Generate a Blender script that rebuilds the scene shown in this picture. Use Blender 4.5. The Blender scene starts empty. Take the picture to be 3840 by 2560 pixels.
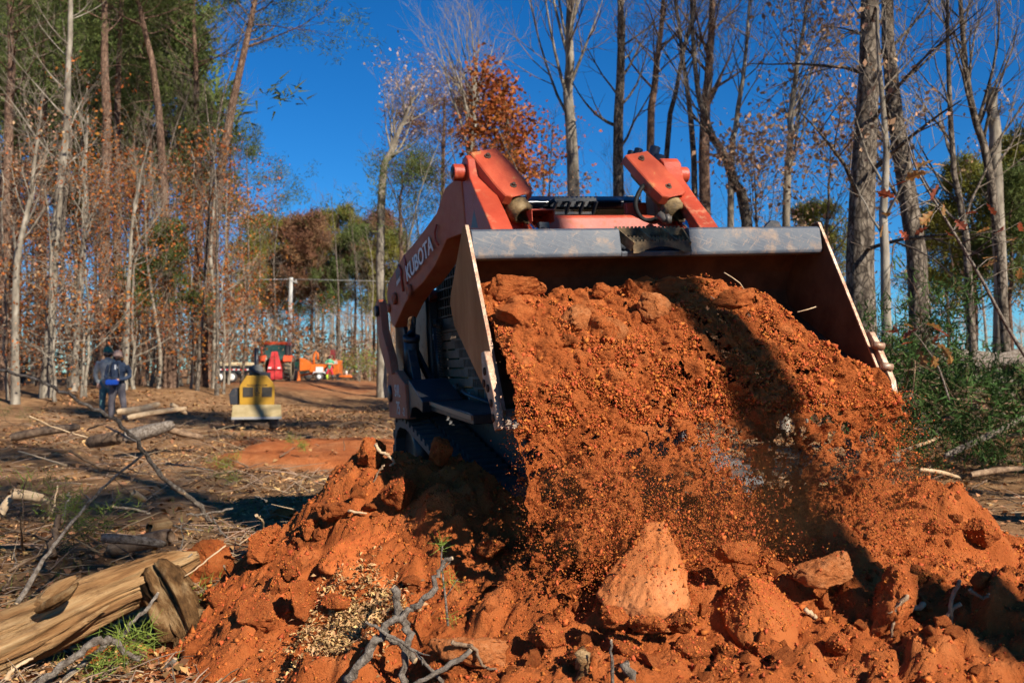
import bpy, math, random
import numpy as np
from mathutils import Vector, Matrix, Euler, noise

# ------------------------------------------------------------------ camera, sky, sun, exposure
SC = bpy.context.scene
FPX, HZ, CAMZ = 3500.0, 1395.0, 1.25          # focal length in photo pixels, horizon row, eye height
PIT = math.atan((HZ - 1280.0) / FPX)
cd = bpy.data.cameras.new('camera'); cam = bpy.data.objects.new('camera', cd)
SC.collection.objects.link(cam); SC.camera = cam
cd.sensor_width = 36.0; cd.lens = FPX / 3840.0 * 36.0
cd.clip_start = 0.05; cd.clip_end = 3000.0
cam.location = (0, 0, CAMZ); cam.rotation_euler = (math.pi / 2 + PIT, 0, 0)
cd.dof.use_dof = True; cd.dof.focus_distance = 4.2; cd.dof.aperture_fstop = 4.0

SUN_AZ, SUN_EL = math.radians(39.0), math.radians(34.0)     # to the right of straight behind the camera
SUN = Vector((math.sin(SUN_AZ) * math.cos(SUN_EL), -math.cos(SUN_AZ) * math.cos(SUN_EL), math.sin(SUN_EL)))
W = bpy.data.worlds.new('World'); SC.world = W; W.use_nodes = True
nt = W.node_tree; nt.nodes.clear()
wo = nt.nodes.new('ShaderNodeOutputWorld'); bg = nt.nodes.new('ShaderNodeBackground')
sky = nt.nodes.new('ShaderNodeTexSky'); sky.sky_type = 'NISHITA'; sky.sun_disc = False
sky.sun_elevation = SUN_EL; sky.sun_rotation = math.atan2(SUN.x, SUN.y)
sky.altitude = 1500.0; sky.air_density = 1.0; sky.dust_density = 0.15; sky.ozone_density = 4.0
hs = nt.nodes.new('ShaderNodeHueSaturation'); hs.inputs['Saturation'].default_value = 1.3
hs.inputs['Value'].default_value = 1.0
tn_ = nt.nodes.new('ShaderNodeMix'); tn_.data_type = 'RGBA'; tn_.blend_type = 'MULTIPLY'; tn_.inputs[0].default_value = 1.0
tn_.inputs[7].default_value = (.50, .96, 1.16, 1)                 # clear dry air: less red in the sky light
nt.links.new(sky.outputs[0], hs.inputs['Color']); nt.links.new(hs.outputs[0], tn_.inputs[6]); nt.links.new(tn_.outputs[2], bg.inputs['Color'])
nt.links.new(bg.outputs[0], wo.inputs[0]); bg.inputs['Strength'].default_value = 0.06
sl = bpy.data.lights.new('sun', 'SUN'); sl.energy = 5.0; sl.angle = math.radians(0.53); sl.color = (1.0, 0.93, 0.82)
so = bpy.data.objects.new('sun', sl); SC.collection.objects.link(so)
so.rotation_euler = SUN.to_track_quat('Z', 'Y').to_euler(); so.location = (20, -20, 30)
SC.view_settings.view_transform = 'Standard'; SC.view_settings.look = 'None'
SC.view_settings.exposure = 0.80; SC.view_settings.gamma = 1.0; SC.view_settings.use_curve_mapping = False
SC.cycles.use_denoising = True; SC.cycles.use_light_tree = False
SC.cycles.use_adaptive_sampling = True; SC.cycles.adaptive_threshold = 0.02
SC.cycles.max_bounces = 4; SC.cycles.diffuse_bounces = 2; SC.cycles.glossy_bounces = 2
SC.cycles.transparent_max_bounces = 8; SC.cycles.transmission_bounces = 4
SC.cycles.caustics_reflective = False; SC.cycles.caustics_refractive = False

# ------------------------------------------------------------------ helpers
C = SC.collection
rnd = random.Random(7)
def ray(px, py):
    x = (px - 1920) / FPX; u = (1280 - py) / FPX; c, s = math.cos(PIT), math.sin(PIT)
    return Vector((x, c - u * s, s + u * c))
def P(px, py, d):                    # the point seen at photo pixel (px, py), d metres ahead
    return Vector((0, 0, CAMZ)) + ray(px, py) * d
def tag(o, label=None, cat=None, group=None, kind=None):
    if label: o['label'] = label
    if cat: o['category'] = cat
    if group: o['group'] = group
    if kind: o['kind'] = kind
    return o
def empty(name, loc=(0, 0, 0), rot=(0, 0, 0), label=None, cat=None, group=None):
    o = bpy.data.objects.new(name, None); C.objects.link(o)
    o.location = loc; o.rotation_euler = rot; o.empty_display_size = 0.2
    return tag(o, label, cat, group)
def link(name, me, parent=None, mat=None):
    o = bpy.data.objects.new(name, me); C.objects.link(o)
    if parent is not None: o.parent = parent
    if mat is not None and len(me.materials) == 0:
        for m in (mat if isinstance(mat, (list, tuple)) else [mat]): me.materials.append(m)
    return o
def mesh_np(name, V, F, mat=None, smooth=False, midx=None, attr=None):
    """V n x 3, F m x k, all faces with the same number of corners"""
    V = np.asarray(V, np.float32); F = np.asarray(F, np.int32)
    me = bpy.data.meshes.new(name); me.vertices.add(len(V)); me.vertices.foreach_set('co', V.ravel())
    m, k = F.shape
    me.loops.add(m * k); me.loops.foreach_set('vertex_index', F.ravel())
    me.polygons.add(m); me.polygons.foreach_set('loop_start', np.arange(m, dtype=np.int32) * k)
    me.polygons.foreach_set('loop_total', np.full(m, k, np.int32))
    if smooth: me.polygons.foreach_set('use_smooth', np.ones(m, bool))
    if midx is not None: me.polygons.foreach_set('material_index', np.asarray(midx, np.int32))
    if attr is not None:
        a = me.attributes.new('tint', 'FLOAT', 'POINT'); a.data.foreach_set('value', np.asarray(attr, np.float32))
    if mat is not None:
        for q in (mat if isinstance(mat, (list, tuple)) else [mat]): me.materials.append(q)
    me.update(); me.validate()
    return me
def frame_of(d):
    d = d.normalized(); a = Vector((0, 0, 1)) if abs(d.z) < 0.9 else Vector((1, 0, 0))
    x = d.cross(a).normalized(); return x, d.cross(x)
class MB:
    """collects shapes; build() links them as one mesh object"""
    def __init__(s): s.v = []; s.f = []; s.sm = []; s.mi = []; s.cur = 0
    def add(s, vs, fs, smooth=False):
        n = len(s.v); s.v.extend(tuple(q) for q in vs)
        for f in fs: s.f.append([i + n for i in f]); s.sm.append(smooth); s.mi.append(s.cur)
        return s
    def box(s, lo, hi, M=None, taper=None):
        (a, b, c), (d, e, f) = lo, hi
        vs = [Vector(q) for q in ((a,b,c),(d,b,c),(d,e,c),(a,e,c),(a,b,f),(d,b,f),(d,e,f),(a,e,f))]
        if M is not None: vs = [M @ q for q in vs]
        return s.add(vs, [(0,3,2,1),(4,5,6,7),(0,1,5,4),(1,2,6,5),(2,3,7,6),(3,0,4,7)])
    def bar(s, a, b, w, h=None, up=(0, 0, 1)):
        a, b = Vector(a), Vector(b); h = h or w; d = (b - a).normalized(); u = Vector(up)
        if abs(d.dot(u)) > 0.98: u = Vector((0, 1, 0))
        x = d.cross(u).normalized() * (w / 2); y = x.cross(d).normalized() * (h / 2)
        vs = [a-x-y, a+x-y, a+x+y, a-x+y, b-x-y, b+x-y, b+x+y, b-x+y]
        return s.add(vs, [(0,1,2,3),(7,6,5,4),(0,4,5,1),(1,5,6,2),(2,6,7,3),(3,7,4,0)])
    def tube(s, pts, r, n=8, caps=True, smooth=True):
        pts = [Vector(p) for p in pts]; rs = r if isinstance(r, (list, tuple)) else [r] * len(pts)
        vs, fs = [], []; x = None
        for i, p in enumerate(pts):
            d = (pts[min(i+1, len(pts)-1)] - pts[max(i-1, 0)])
            if d.length < 1e-9: d = Vector((0, 0, 1))
            if x is None: x, y = frame_of(d)
            else:
                d.normalize(); x = (x - d * x.dot(d)).normalized(); y = d.cross(x)
            for k in range(n):
                a = 2 * math.pi * k / n; vs.append(p + (x * math.cos(a) + y * math.sin(a)) * rs[i])
        for i in range(len(pts) - 1):
            for k in range(n):
                fs.append((i*n+k, i*n+(k+1) % n, (i+1)*n+(k+1) % n, (i+1)*n+k))
        s.add(vs, fs, smooth)
        if caps:
            m = len(s.v) - len(vs)
            for base, flip in ((0, True), ((len(pts)-1)*n, False)):
                f = [m + base + k for k in range(n)]
                s.f.append(f[::-1] if flip else f); s.sm.append(False); s.mi.append(s.cur)
        return s
    def cyl(s, a, b, r, n=16): return s.tube([a, b], r, n)
    def prism(s, poly, x0, x1, axis='x'):
        """polygon given in the two other axes, extruded along axis"""
        n = len(poly)
        def mk(p, t): return {'x': (t, p[0], p[1]), 'y': (p[0], t, p[1]), 'z': (p[0], p[1], t)}[axis]
        vs = [mk(p, x0) for p in poly] + [mk(p, x1) for p in poly]
        fs = [tuple(range(n)), tuple(range(2*n-1, n-1, -1))]
        fs += [(i, i+n, (i+1) % n + n, (i+1) % n) for i in range(n)]
        return s.add(vs, fs)
    def lathe(s, prof, o, ax, n=20, smooth=True):
        o = Vector(o); ax = Vector(ax).normalized(); x, y = frame_of(ax); vs, fs = [], []
        for (r, t) in prof:
            for k in range(n):
                a = 2*math.pi*k/n; vs.append(o + ax*t + (x*math.cos(a)+y*math.sin(a))*r)
        for i in range(len(prof)-1):
            for k in range(n): fs.append((i*n+k, i*n+(k+1) % n, (i+1)*n+(k+1) % n, (i+1)*n+k))
        return s.add(vs, fs, smooth)
    def mesh(s, name, off=None):
        me = bpy.data.meshes.new(name)
        v = s.v if off is None else [(a-off[0], b-off[1], c-off[2]) for a, b, c in s.v]
        me.from_pydata(v, [], s.f)
        me.polygons.foreach_set('use_smooth', s.sm); me.polygons.foreach_set('material_index', s.mi)
        me.update(); return me
    def build(s, name, mat, parent=None, off=None, bevel=0.0, fixn=True):
        me = s.mesh(name, off)
        if fixn:
            import bmesh
            bm = bmesh.new(); bm.from_mesh(me); bmesh.ops.recalc_face_normals(bm, faces=bm.faces); bm.to_mesh(me); bm.free()
        o = link(name, me, parent, mat)
        if bevel > 0:
            b = o.modifiers.new('bevel', 'BEVEL'); b.width = bevel; b.segments = 2; b.limit_method = 'ANGLE'; b.angle_limit = math.radians(40)
            for p in me.polygons: p.use_smooth = True
            o.modifiers.new('wn', 'WEIGHTED_NORMAL')
        return o
def copy_tree(o, parent=None):
    c = o.copy(); C.objects.link(c); c.parent = parent
    for ch in list(o.children): copy_tree(ch, c)
    return c

# ------------------------------------------------------------------ materials
def mat(name, col, rough=0.7, metal=0.0, spec=0.3, noise_amt=0.0, nscale=6.0, col2=None, bump=0.0, bscale=20.0, detail=6.0,
        stops=None, scale3=None, coat=0.0, dirt=None, rand=0.0, trans=0.0, tint=False, voro=0.0, crack=None):
    m = bpy.data.materials.new(name); m.use_nodes = True; t = m.node_tree; n = t.nodes; b = n['Principled BSDF']
    L = t.links.new
    b.inputs['Roughness'].default_value = rough; b.inputs['Metallic'].default_value = metal
    b.inputs['Specular IOR Level'].default_value = spec; b.inputs['Base Color'].default_value = (*col, 1)
    if coat: b.inputs['Coat Weight'].default_value = coat; b.inputs['Coat Roughness'].default_value = 0.25
    tc = n.new('ShaderNodeTexCoord'); src = tc.outputs['Object']
    if scale3:
        mp = n.new('ShaderNodeMapping'); mp.inputs['Scale'].default_value = scale3; L(src, mp.inputs[0]); src = mp.outputs[0]
    out = None
    if col2 is not None or stops:
        nz = n.new('ShaderNodeTexNoise'); nz.inputs['Scale'].default_value = nscale; nz.inputs['Detail'].default_value = detail
        nz.inputs['Roughness'].default_value = 0.65; L(src, nz.inputs['Vector'])
        cr = n.new('ShaderNodeValToRGB'); L(nz.outputs['Fac'], cr.inputs[0])
        st = stops or [(0.38, col), (0.62, col2)]
        e = cr.color_ramp.elements
        while len(e) < len(st): e.new(0.5)
        for el, (p, c) in zip(e, st): el.position = p; el.color = (*c, 1)
        out = cr.outputs[0]
    if dirt:                                  # (colour, threshold, scale): worn or dusty patches
        dc, th, ds = dirt
        nz = n.new('ShaderNodeTexNoise'); nz.inputs['Scale'].default_value = ds; nz.inputs['Detail'].default_value = 9
        nz.inputs['Roughness'].default_value = 0.75; L(tc.outputs['Object'], nz.inputs['Vector'])
        mr = n.new('ShaderNodeMapRange'); mr.inputs[1].default_value = th; mr.inputs[2].default_value = th + 0.16
        L(nz.outputs['Fac'], mr.inputs[0]); mx = n.new('ShaderNodeMix'); mx.data_type = 'RGBA'
        L(mr.outputs[0], mx.inputs[0])
        if out is None: mx.inputs[6].default_value = (*col, 1)
        else: L(out, mx.inputs[6])
        mx.inputs[7].default_value = (*dc, 1); out = mx.outputs[2]
        rm = n.new('ShaderNodeMapRange'); rm.inputs[3].default_value = rough; rm.inputs[4].default_value = 0.9
        L(mr.outputs[0], rm.inputs[0]); L(rm.outputs[0], b.inputs['Roughness'])
    if crack:                                 # (scale, width, colour): furrows between bark plates
        vo = n.new('ShaderNodeTexVoronoi'); vo.feature = 'DISTANCE_TO_EDGE'; vo.inputs['Scale'].default_value = crack[0]; nd = n.new('ShaderNodeTexNoise'); nd.inputs['Scale'].default_value = 3.0
        va = n.new('ShaderNodeVectorMath'); va.operation = 'MULTIPLY_ADD'; va.inputs[1].default_value = (.25, .25, .25); L(tc.outputs['Object'], nd.inputs['Vector']); L(nd.outputs['Color'], va.inputs[0]); L(src, va.inputs[2]); L(va.outputs[0], vo.inputs['Vector'])
        mr = n.new('ShaderNodeMapRange'); mr.inputs[2].default_value = crack[1]; mr.inputs[3].default_value = 1; mr.inputs[4].default_value = 0; L(vo.outputs['Distance'], mr.inputs[0])
        mx = n.new('ShaderNodeMix'); mx.data_type = 'RGBA'; L(mr.outputs[0], mx.inputs[0]); L(out, mx.inputs[6]); mx.inputs[7].default_value = (*crack[2], 1); out = mx.outputs[2]; crk = mr.outputs[0]
    if rand or tint:
        hv = n.new('ShaderNodeHueSaturation')
        if tint:
            at = n.new('ShaderNodeAttribute'); at.attribute_name = 'tint'; rs = at.outputs['Fac']
        else:
            oi = n.new('ShaderNodeObjectInfo'); rs = oi.outputs['Random']
        mr = n.new('ShaderNodeMapRange'); mr.inputs[3].default_value = 1 - (rand or 0.4); mr.inputs[4].default_value = 1 + (rand or 0.4)
        L(rs, mr.inputs[0]); L(mr.outputs[0], hv.inputs['Value'])
        if tint:
            mh = n.new('ShaderNodeMapRange'); mh.inputs[3].default_value = 0.485; mh.inputs[4].default_value = 0.515
            m2 = n.new('ShaderNodeMath'); m2.operation = 'FRACT'; m3 = n.new('ShaderNodeMath'); m3.operation = 'MULTIPLY'; m3.inputs[1].default_value = 7.31
            L(rs, m3.inputs[0]); L(m3.outputs[0], m2.inputs[0]); L(m2.outputs[0], mh.inputs[0]); L(mh.outputs[0], hv.inputs['Hue'])
        if out is None: hv.inputs['Color'].default_value = (*col, 1)
        else: L(out, hv.inputs['Color'])
        out = hv.outputs[0]
    if out is not None: L(out, b.inputs['Base Color'])
    if bump:
        nz = n.new('ShaderNodeTexNoise'); nz.inputs['Scale'].default_value = bscale; nz.inputs['Detail'].default_value = 8
        nz.inputs['Roughness'].default_value = 0.7; L(src, nz.inputs['Vector']); h = nz.outputs['Fac']
        if voro:
            vo = n.new('ShaderNodeTexVoronoi'); vo.inputs['Scale'].default_value = voro; L(src, vo.inputs['Vector'])
            ad = n.new('ShaderNodeMath'); ad.operation = 'ADD'; L(h, ad.inputs[0]); L(vo.outputs['Distance'], ad.inputs[1]); h = ad.outputs[0]
        bp = n.new('ShaderNodeBump'); bp.inputs['Strength'].default_value = min(1.0, bump); bp.inputs['Distance'].default_value = 0.02 * max(1.0, bump)
        L(h, bp.inputs['Height']); L(bp.outputs[0], b.inputs['Normal'])
    if trans:                                  # thin leaf: some light comes through
        ts = n.new('ShaderNodeBsdfTranslucent'); mxs = n.new('ShaderNodeMixShader'); mxs.inputs[0].default_value = trans
        if out is not None: L(out, ts.inputs[0])
        else: ts.inputs[0].default_value = (*col, 1)
        L(b.outputs[0], mxs.inputs[1]); L(ts.outputs[0], mxs.inputs[2]); L(mxs.outputs[0], n['Material Output'].inputs[0])
    return m
CLAY = mat('red_clay', (.30, .075, .020), 0.95, spec=.1, stops=[(.25, (.23, .053, .013)), (.5, (.40, .104, .026)), (.78, (.51, .168, .052))], nscale=5, detail=10, bump=1.0, bscale=70)
CLAYD = mat('red_clay_clod', (.30, .075, .02), 0.95, spec=.1, stops=[(.28, (.17, .040, .011)), (.47, (.37, .094, .024)), (.62, (.43, .125, .034)), (.8, (.54, .195, .068))], nscale=2.2, detail=12, bump=1.0, bscale=11, rand=.22)
GRAIN = mat('red_clay_crumbs', (.42, .108, .027), 0.95, spec=.1, tint=True, rand=.28)
REDP = mat('loader_paint', (.40, .052, .020), 0.45, spec=.4, stops=[(.35, (.34, .040, .015)), (.65, (.45, .066, .026))], nscale=3, dirt=((.44, .19, .09), .545, 13.0), bump=.2, bscale=50)
REDD = mat('loader_paint_dusty', (.46, .11, .05), 0.6, spec=.3, stops=[(.32, (.38, .095, .042)), (.66, (.48, .155, .075))], nscale=4, dirt=((.42, .20, .10), .55, 14.0), bump=.2, bscale=60)
REDW = mat('guard_paint_worn', (.46, .062, .022), 0.45, spec=.45, stops=[(.35, (.40, .055, .02)), (.6, (.50, .085, .032)), (.66, (.52, .21, .07)), (.78, (.55, .33, .15))], nscale=11, detail=14, bump=.3, bscale=80, scale3=(1, 1, .5))
STEELB = mat('scuffed_bucket_steel', (.09, .10, .115), 0.5, metal=.0, spec=.35, stops=[(.30, (.05, .065, .085)), (.47, (.115, .13, .15)), (.56, (.20, .185, .165)), (.66, (.40, .27, .18))], nscale=24, detail=15, scale3=(.6, 1, 1), bump=.3, bscale=60)
STEELT = mat('muddy_bucket_plate', (.40, .20, .085), 0.9, spec=.06, stops=[(.3, (.30, .14, .055)), (.55, (.42, .215, .09)), (.75, (.52, .31, .15))], nscale=5, detail=12, bump=.25, bscale=40, dirt=((.22, .07, .03), .66, 14.0), scale3=(1, 1, .35))
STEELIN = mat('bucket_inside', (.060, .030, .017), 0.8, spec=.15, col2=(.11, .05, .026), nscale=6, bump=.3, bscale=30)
WORN = mat('worn_edge_steel', (.50, .36, .26), 0.45, metal=.4, spec=.5, stops=[(.35, (.28, .13, .07)), (.55, (.40, .26, .17)), (.72, (.52, .42, .34))], nscale=14, bump=.3, bscale=50)
BRIGHT = mat('polished_edge_steel', (.60, .57, .53), 0.35, metal=.6, spec=.5, col2=(.55, .50, .45), nscale=20)
BLACK = mat('black_paint', (.020, .021, .024), 0.42, spec=.5, dirt=((.13, .08, .05), .55, 10.0))
BLACKG = mat('black_gloss', (.008, .010, .016), 0.15, spec=.6)
RUBBER = mat('track_rubber', (.05, .047, .046), 0.6, spec=.45, dirt=((.22, .12, .065), .55, 9.0), bump=.2, bscale=40)
DUSTB = mat('dusty_black_panel', (.13, .09, .06), 0.7, spec=.25, col2=(.24, .165, .11), nscale=5)
CHROME = mat('chrome_rod', (.75, .78, .82), 0.06, metal=1.0)
HYDB = mat('cylinder_barrel', (.16, .10, .045), 0.65, spec=.3, stops=[(.35, (.05, .04, .03)), (.5, (.20, .125, .05)), (.7, (.36, .25, .12))], nscale=18, detail=10, bump=.4, bscale=60)
HOSE = mat('hydraulic_hose', (.014, .013, .012), 0.65, spec=.2)
GLASS = mat('cab_glass', (.015, .05, .035), 0.06, spec=.6)
LETTER = mat('lettering_grey', (.78, .70, .60), 0.55)
DECALW = mat('decal_white', (.60, .52, .45), 0.6)
DECALG = mat('decal_grey', (.16, .11, .09), 0.6)
BOLTM = mat('bolt_steel', (.12, .085, .06), 0.5, metal=.6)
PALE = mat('pale_grey_bark', (.22, .185, .14), 0.9, spec=.15, stops=[(.33, (.08, .065, .05)), (.5, (.21, .175, .13)), (.7, (.38, .33, .26))], nscale=5, bump=.6, bscale=14, scale3=(1, 1, .35))
GREYB = mat('grey_brown_bark', (.17, .13, .10), 0.95, spec=.1, stops=[(.35, (.06, .046, .036)), (.52, (.17, .135, .10)), (.7, (.30, .245, .19))], nscale=9, bump=1.6, bscale=18, scale3=(1, 1, .45), voro=9, crack=(13, .16, (.035, .026, .02)))
PINEB = mat('pine_bark', (.17, .10, .066), 0.95, spec=.1, stops=[(.35, (.06, .036, .025)), (.52, (.165, .10, .066)), (.72, (.27, .175, .12))], nscale=8, bump=1.2, bscale=14, scale3=(1, 1, .4), voro=8, crack=(9, .12, (.06, .034, .024)))
TWIGP = mat('pale_twigs', (.22, .175, .13), 0.9, spec=.1, rand=.2)
TWIGD = mat('dark_twigs', (.12, .088, .066), 0.9, spec=.1, rand=.2)
NEEDLE = mat('pine_needles', (.085, .108, .026), 0.7, spec=.2, tint=True, rand=.45, trans=.25)
NEEDLEY = mat('olive_pine_needles', (.17, .155, .025), 0.7, spec=.2, tint=True, rand=.4, trans=.25)
NEEDLER = mat('russet_pine_needles', (.19, .095, .048), 0.75, spec=.15, tint=True, rand=.4, trans=.2)
LEAFO = mat('orange_beech_leaves', (.31, .10, .022), 0.7, spec=.2, tint=True, rand=.65, trans=.35)
LEAFR = mat('russet_oak_leaves', (.31, .092, .020), 0.65, spec=.2, tint=True, rand=.45, trans=.35)
LEAFT = mat('tan_dead_leaves', (.40, .235, .135), 0.75, spec=.15, tint=True, rand=.4, trans=.3)
LEAFP = mat('pale_seed_tufts', (.36, .26, .22), 0.8, tint=True, rand=.3, trans=.3)
CEDAR = mat('cedar_foliage', (.045, .085, .018), 0.75, spec=.15, tint=True, rand=.45, trans=.15)
GREENL = mat('yellow_green_leaves', (.19, .24, .035), 0.7, tint=True, rand=.4, trans=.3)
WOOD = mat('weathered_bare_wood', (.42, .27, .13), 0.85, spec=.15, stops=[(.30, (.09, .04, .015)), (.43, (.25, .125, .048)), (.55, (.38, .22, .095)), (.70, (.52, .37, .20))], nscale=16, detail=15, bump=1.8, bscale=30, scale3=(.10, 1, 1), dirt=((.14, .07, .03), .55, 6.0))
STICK = mat('grey_stick_bark', (.23, .185, .145), 0.92, spec=.1, stops=[(.34, (.07, .05, .036)), (.5, (.22, .175, .135)), (.7, (.38, .325, .265))], nscale=34, detail=12, bump=1.3, bscale=70)
STICKB = mat('brown_stick_bark', (.22, .14, .085), 0.9, spec=.12, stops=[(.35, (.11, .065, .04)), (.6, (.27, .175, .105)), (.8, (.40, .29, .19))], nscale=18, bump=.7, bscale=50, rand=.2)
CUTW = mat('fresh_split_wood', (.36, .23, .12), 0.85, col2=(.52, .37, .22), nscale=12, bump=.4, bscale=30)
CHIP = mat('wood_chips', (.46, .27, .115), 0.9, spec=.1, tint=True, rand=.42)
LITTER = mat('leaf_litter', (.30, .15, .062), 0.9, spec=.1, tint=True, rand=.6)
TWIGS = mat('ground_twigs', (.27, .185, .12), 0.9, spec=.1, tint=True, rand=.55)
ROT = mat('rotten_wood', (.22, .12, .05), .95, spec=.1, stops=[(.34, (.035, .018, .008)), (.5, (.15, .075, .028)), (.68, (.36, .23, .11))], nscale=16, detail=14, bump=1.8, bscale=30, scale3=(.55, 1, 1))
DARKPL = mat('shaded_side_plate', (.08, .045, .025), .85, spec=.1, stops=[(.3, (.05, .026, .014)), (.6, (.10, .055, .03))], nscale=5, bump=.25, bscale=40)  # shade of the bucket interior put into the right plate's colour
CLAYP = mat('pale_dry_clay', (.44, .15, .05), .95, spec=.1, stops=[(.3, (.30, .085, .024)), (.5, (.43, .14, .043)), (.72, (.55, .225, .09))], nscale=2.6, detail=12, bump=.9, bscale=14)
def scuffed(name):
    """blue-grey steel with fine scratches in two directions and tan scuffs"""
    m = bpy.data.materials.new(name); m.use_nodes = True; t = m.node_tree; n = t.nodes; L = t.links.new; b = n['Principled BSDF']; tc = n.new('ShaderNodeTexCoord')
    b.inputs['Specular IOR Level'].default_value = .4; b.inputs['Roughness'].default_value = .55
    def layer(prev, rot, scl, scale, lo, hi, col, amt=1.0, det=8):
        mp = n.new('ShaderNodeMapping'); mp.vector_type = 'TEXTURE'; mp.inputs['Rotation'].default_value = rot; mp.inputs['Scale'].default_value = scl; L(tc.outputs['Object'], mp.inputs[0])
        q = n.new('ShaderNodeTexNoise'); q.inputs['Scale'].default_value = scale; q.inputs['Detail'].default_value = det; q.inputs['Roughness'].default_value = .7; L(mp.outputs[0], q.inputs['Vector'])
        r = n.new('ShaderNodeMapRange'); r.inputs[1].default_value = lo; r.inputs[2].default_value = hi; r.inputs[4].default_value = amt; L(q.outputs['Fac'], r.inputs[0])
        x = n.new('ShaderNodeMix'); x.data_type = 'RGBA'; L(r.outputs[0], x.inputs[0]); x.inputs[7].default_value = (*col, 1)
        if isinstance(prev, tuple): x.inputs[6].default_value = (*prev, 1)
        else: L(prev, x.inputs[6])
        return x.outputs[2], q.outputs['Fac']
    c, _ = layer((.055, .066, .085), (0, 0, 0), (1, 1, 1), 2.2, .45, .60, (.10, .107, .115))
    c, _ = layer(c, (0, 0, 0), (1, 1, 1), 9, .52, .66, (.22, .145, .095), .9, 14)
    c, f = layer(c, (0, .35, 0), (14, 1, 1), 70, .57, .63, (.21, .18, .15), .45)
    c, _ = layer(c, (0, -.8, 0), (12, 1, 1), 80, .59, .64, (.27, .18, .12), .5)
    c, _ = layer(c, (0, 1.3, 0), (10, 1, 1), 60, .60, .65, (.19, .15, .12), .4)
    L(c, b.inputs['Base Color']); bp = n.new('ShaderNodeBump'); bp.inputs['Strength'].default_value = .35; bp.inputs['Distance'].default_value = .004; L(f, bp.inputs['Height']); L(bp.outputs[0], b.inputs['Normal']); return m
STEELB = scuffed('scuffed_top_bar')
# ------------------------------------------------------------------ noise in numpy
def _hash(ix, iy, iz, s):
    h = (ix.astype(np.int64) * 374761393 + iy.astype(np.int64) * 668265263 + iz.astype(np.int64) * 2147483647 + s * 974634777) & 0xFFFFFFFF
    h = ((h ^ (h >> 13)) * 1274126177) & 0xFFFFFFFF
    h = ((h ^ (h >> 16)) * 2246822519) & 0xFFFFFFFF
    return ((h ^ (h >> 15)) & 0xFFFFFF) / float(0xFFFFFF)
def vn3(x, y, z, s=0):
    fx, fy, fz = np.floor(x), np.floor(y), np.floor(z); u, v, w = x - fx, y - fy, z - fz
    u = u*u*(3-2*u); v = v*v*(3-2*v); w = w*w*(3-2*w); r = 0
    for a in (0, 1):
        for b in (0, 1):
            for c in (0, 1):
                r = r + _hash(fx+a, fy+b, fz+c, s) * (u if a else 1-u) * (v if b else 1-v) * (w if c else 1-w)
    return r * 2 - 1
def fbm(x, y, z, oct=5, s=0, gain=0.5):
    r, a = 0, 1.0
    for i in range(oct):
        r = r + a * vn3(x, y, z, s + i); x, y, z, a = x*2.03+1.7, y*2.03+3.1, z*2.03+5.3, a*gain
    return r
def lumps(x, y, cell, s=0, keep=1.0):
    """rounded stones of random size in a jittered grid: 0..1"""
    cx, cy = np.floor(x / cell), np.floor(y / cell); best = np.zeros_like(x)
    for a in (-1, 0, 1):
        for b in (-1, 0, 1):
            ix, iy = cx + a, cy + b; z0 = np.zeros_like(ix)
            px = (ix + _hash(ix, iy, z0, s)) * cell; py = (iy + _hash(ix, iy, z0, s+1)) * cell
            rr = cell * (0.25 + 0.5 * _hash(ix, iy, z0, s+2)); on = _hash(ix, iy, z0, s+3) < keep
            q = 1 - ((x-px)**2 + (y-py)**2) / rr**2
            best = np.maximum(best, np.where(on, np.sqrt(np.maximum(q, 0)) * rr / cell, 0))
    return best
def shards(x, y, cell, s=0, keep=1.0, steep=2.0):
    """broken slabs: flat tilted tops with steep sides, 0..~.7"""
    cx, cy = np.floor(x / cell), np.floor(y / cell); best = np.zeros_like(x)
    for a in (-1, 0, 1):
        for b in (-1, 0, 1):
            ix, iy = cx + a, cy + b; z0 = np.zeros_like(ix); h = lambda k: _hash(ix, iy, z0, s+k)
            dx = (x - (ix + h(0))*cell)/cell; dy = (y - (iy + h(1))*cell)/cell; rr = .28 + .42*h(2); th = h(4)*6.283
            ca, sa = np.cos(th), np.sin(th); u, v = (dx*ca + dy*sa)/(1 + .5*h(5)), -dx*sa + dy*ca
            dist = np.maximum(np.maximum(np.abs(u), np.abs(v)), (np.abs(u) + np.abs(v))*.72 + .08*(h(6)-.5))
            top = rr*.62 + (h(7)-.5)*1.1*u + (h(8)-.5)*1.1*v
            best = np.maximum(best, np.where(h(3) < keep, np.clip(np.minimum(top, (rr - dist)*steep), 0, None), 0))
    return best
def ss(t, a, b):
    u = np.clip((t - a) / (b - a), 0, 1); return u*u*(3-2*u)
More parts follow.
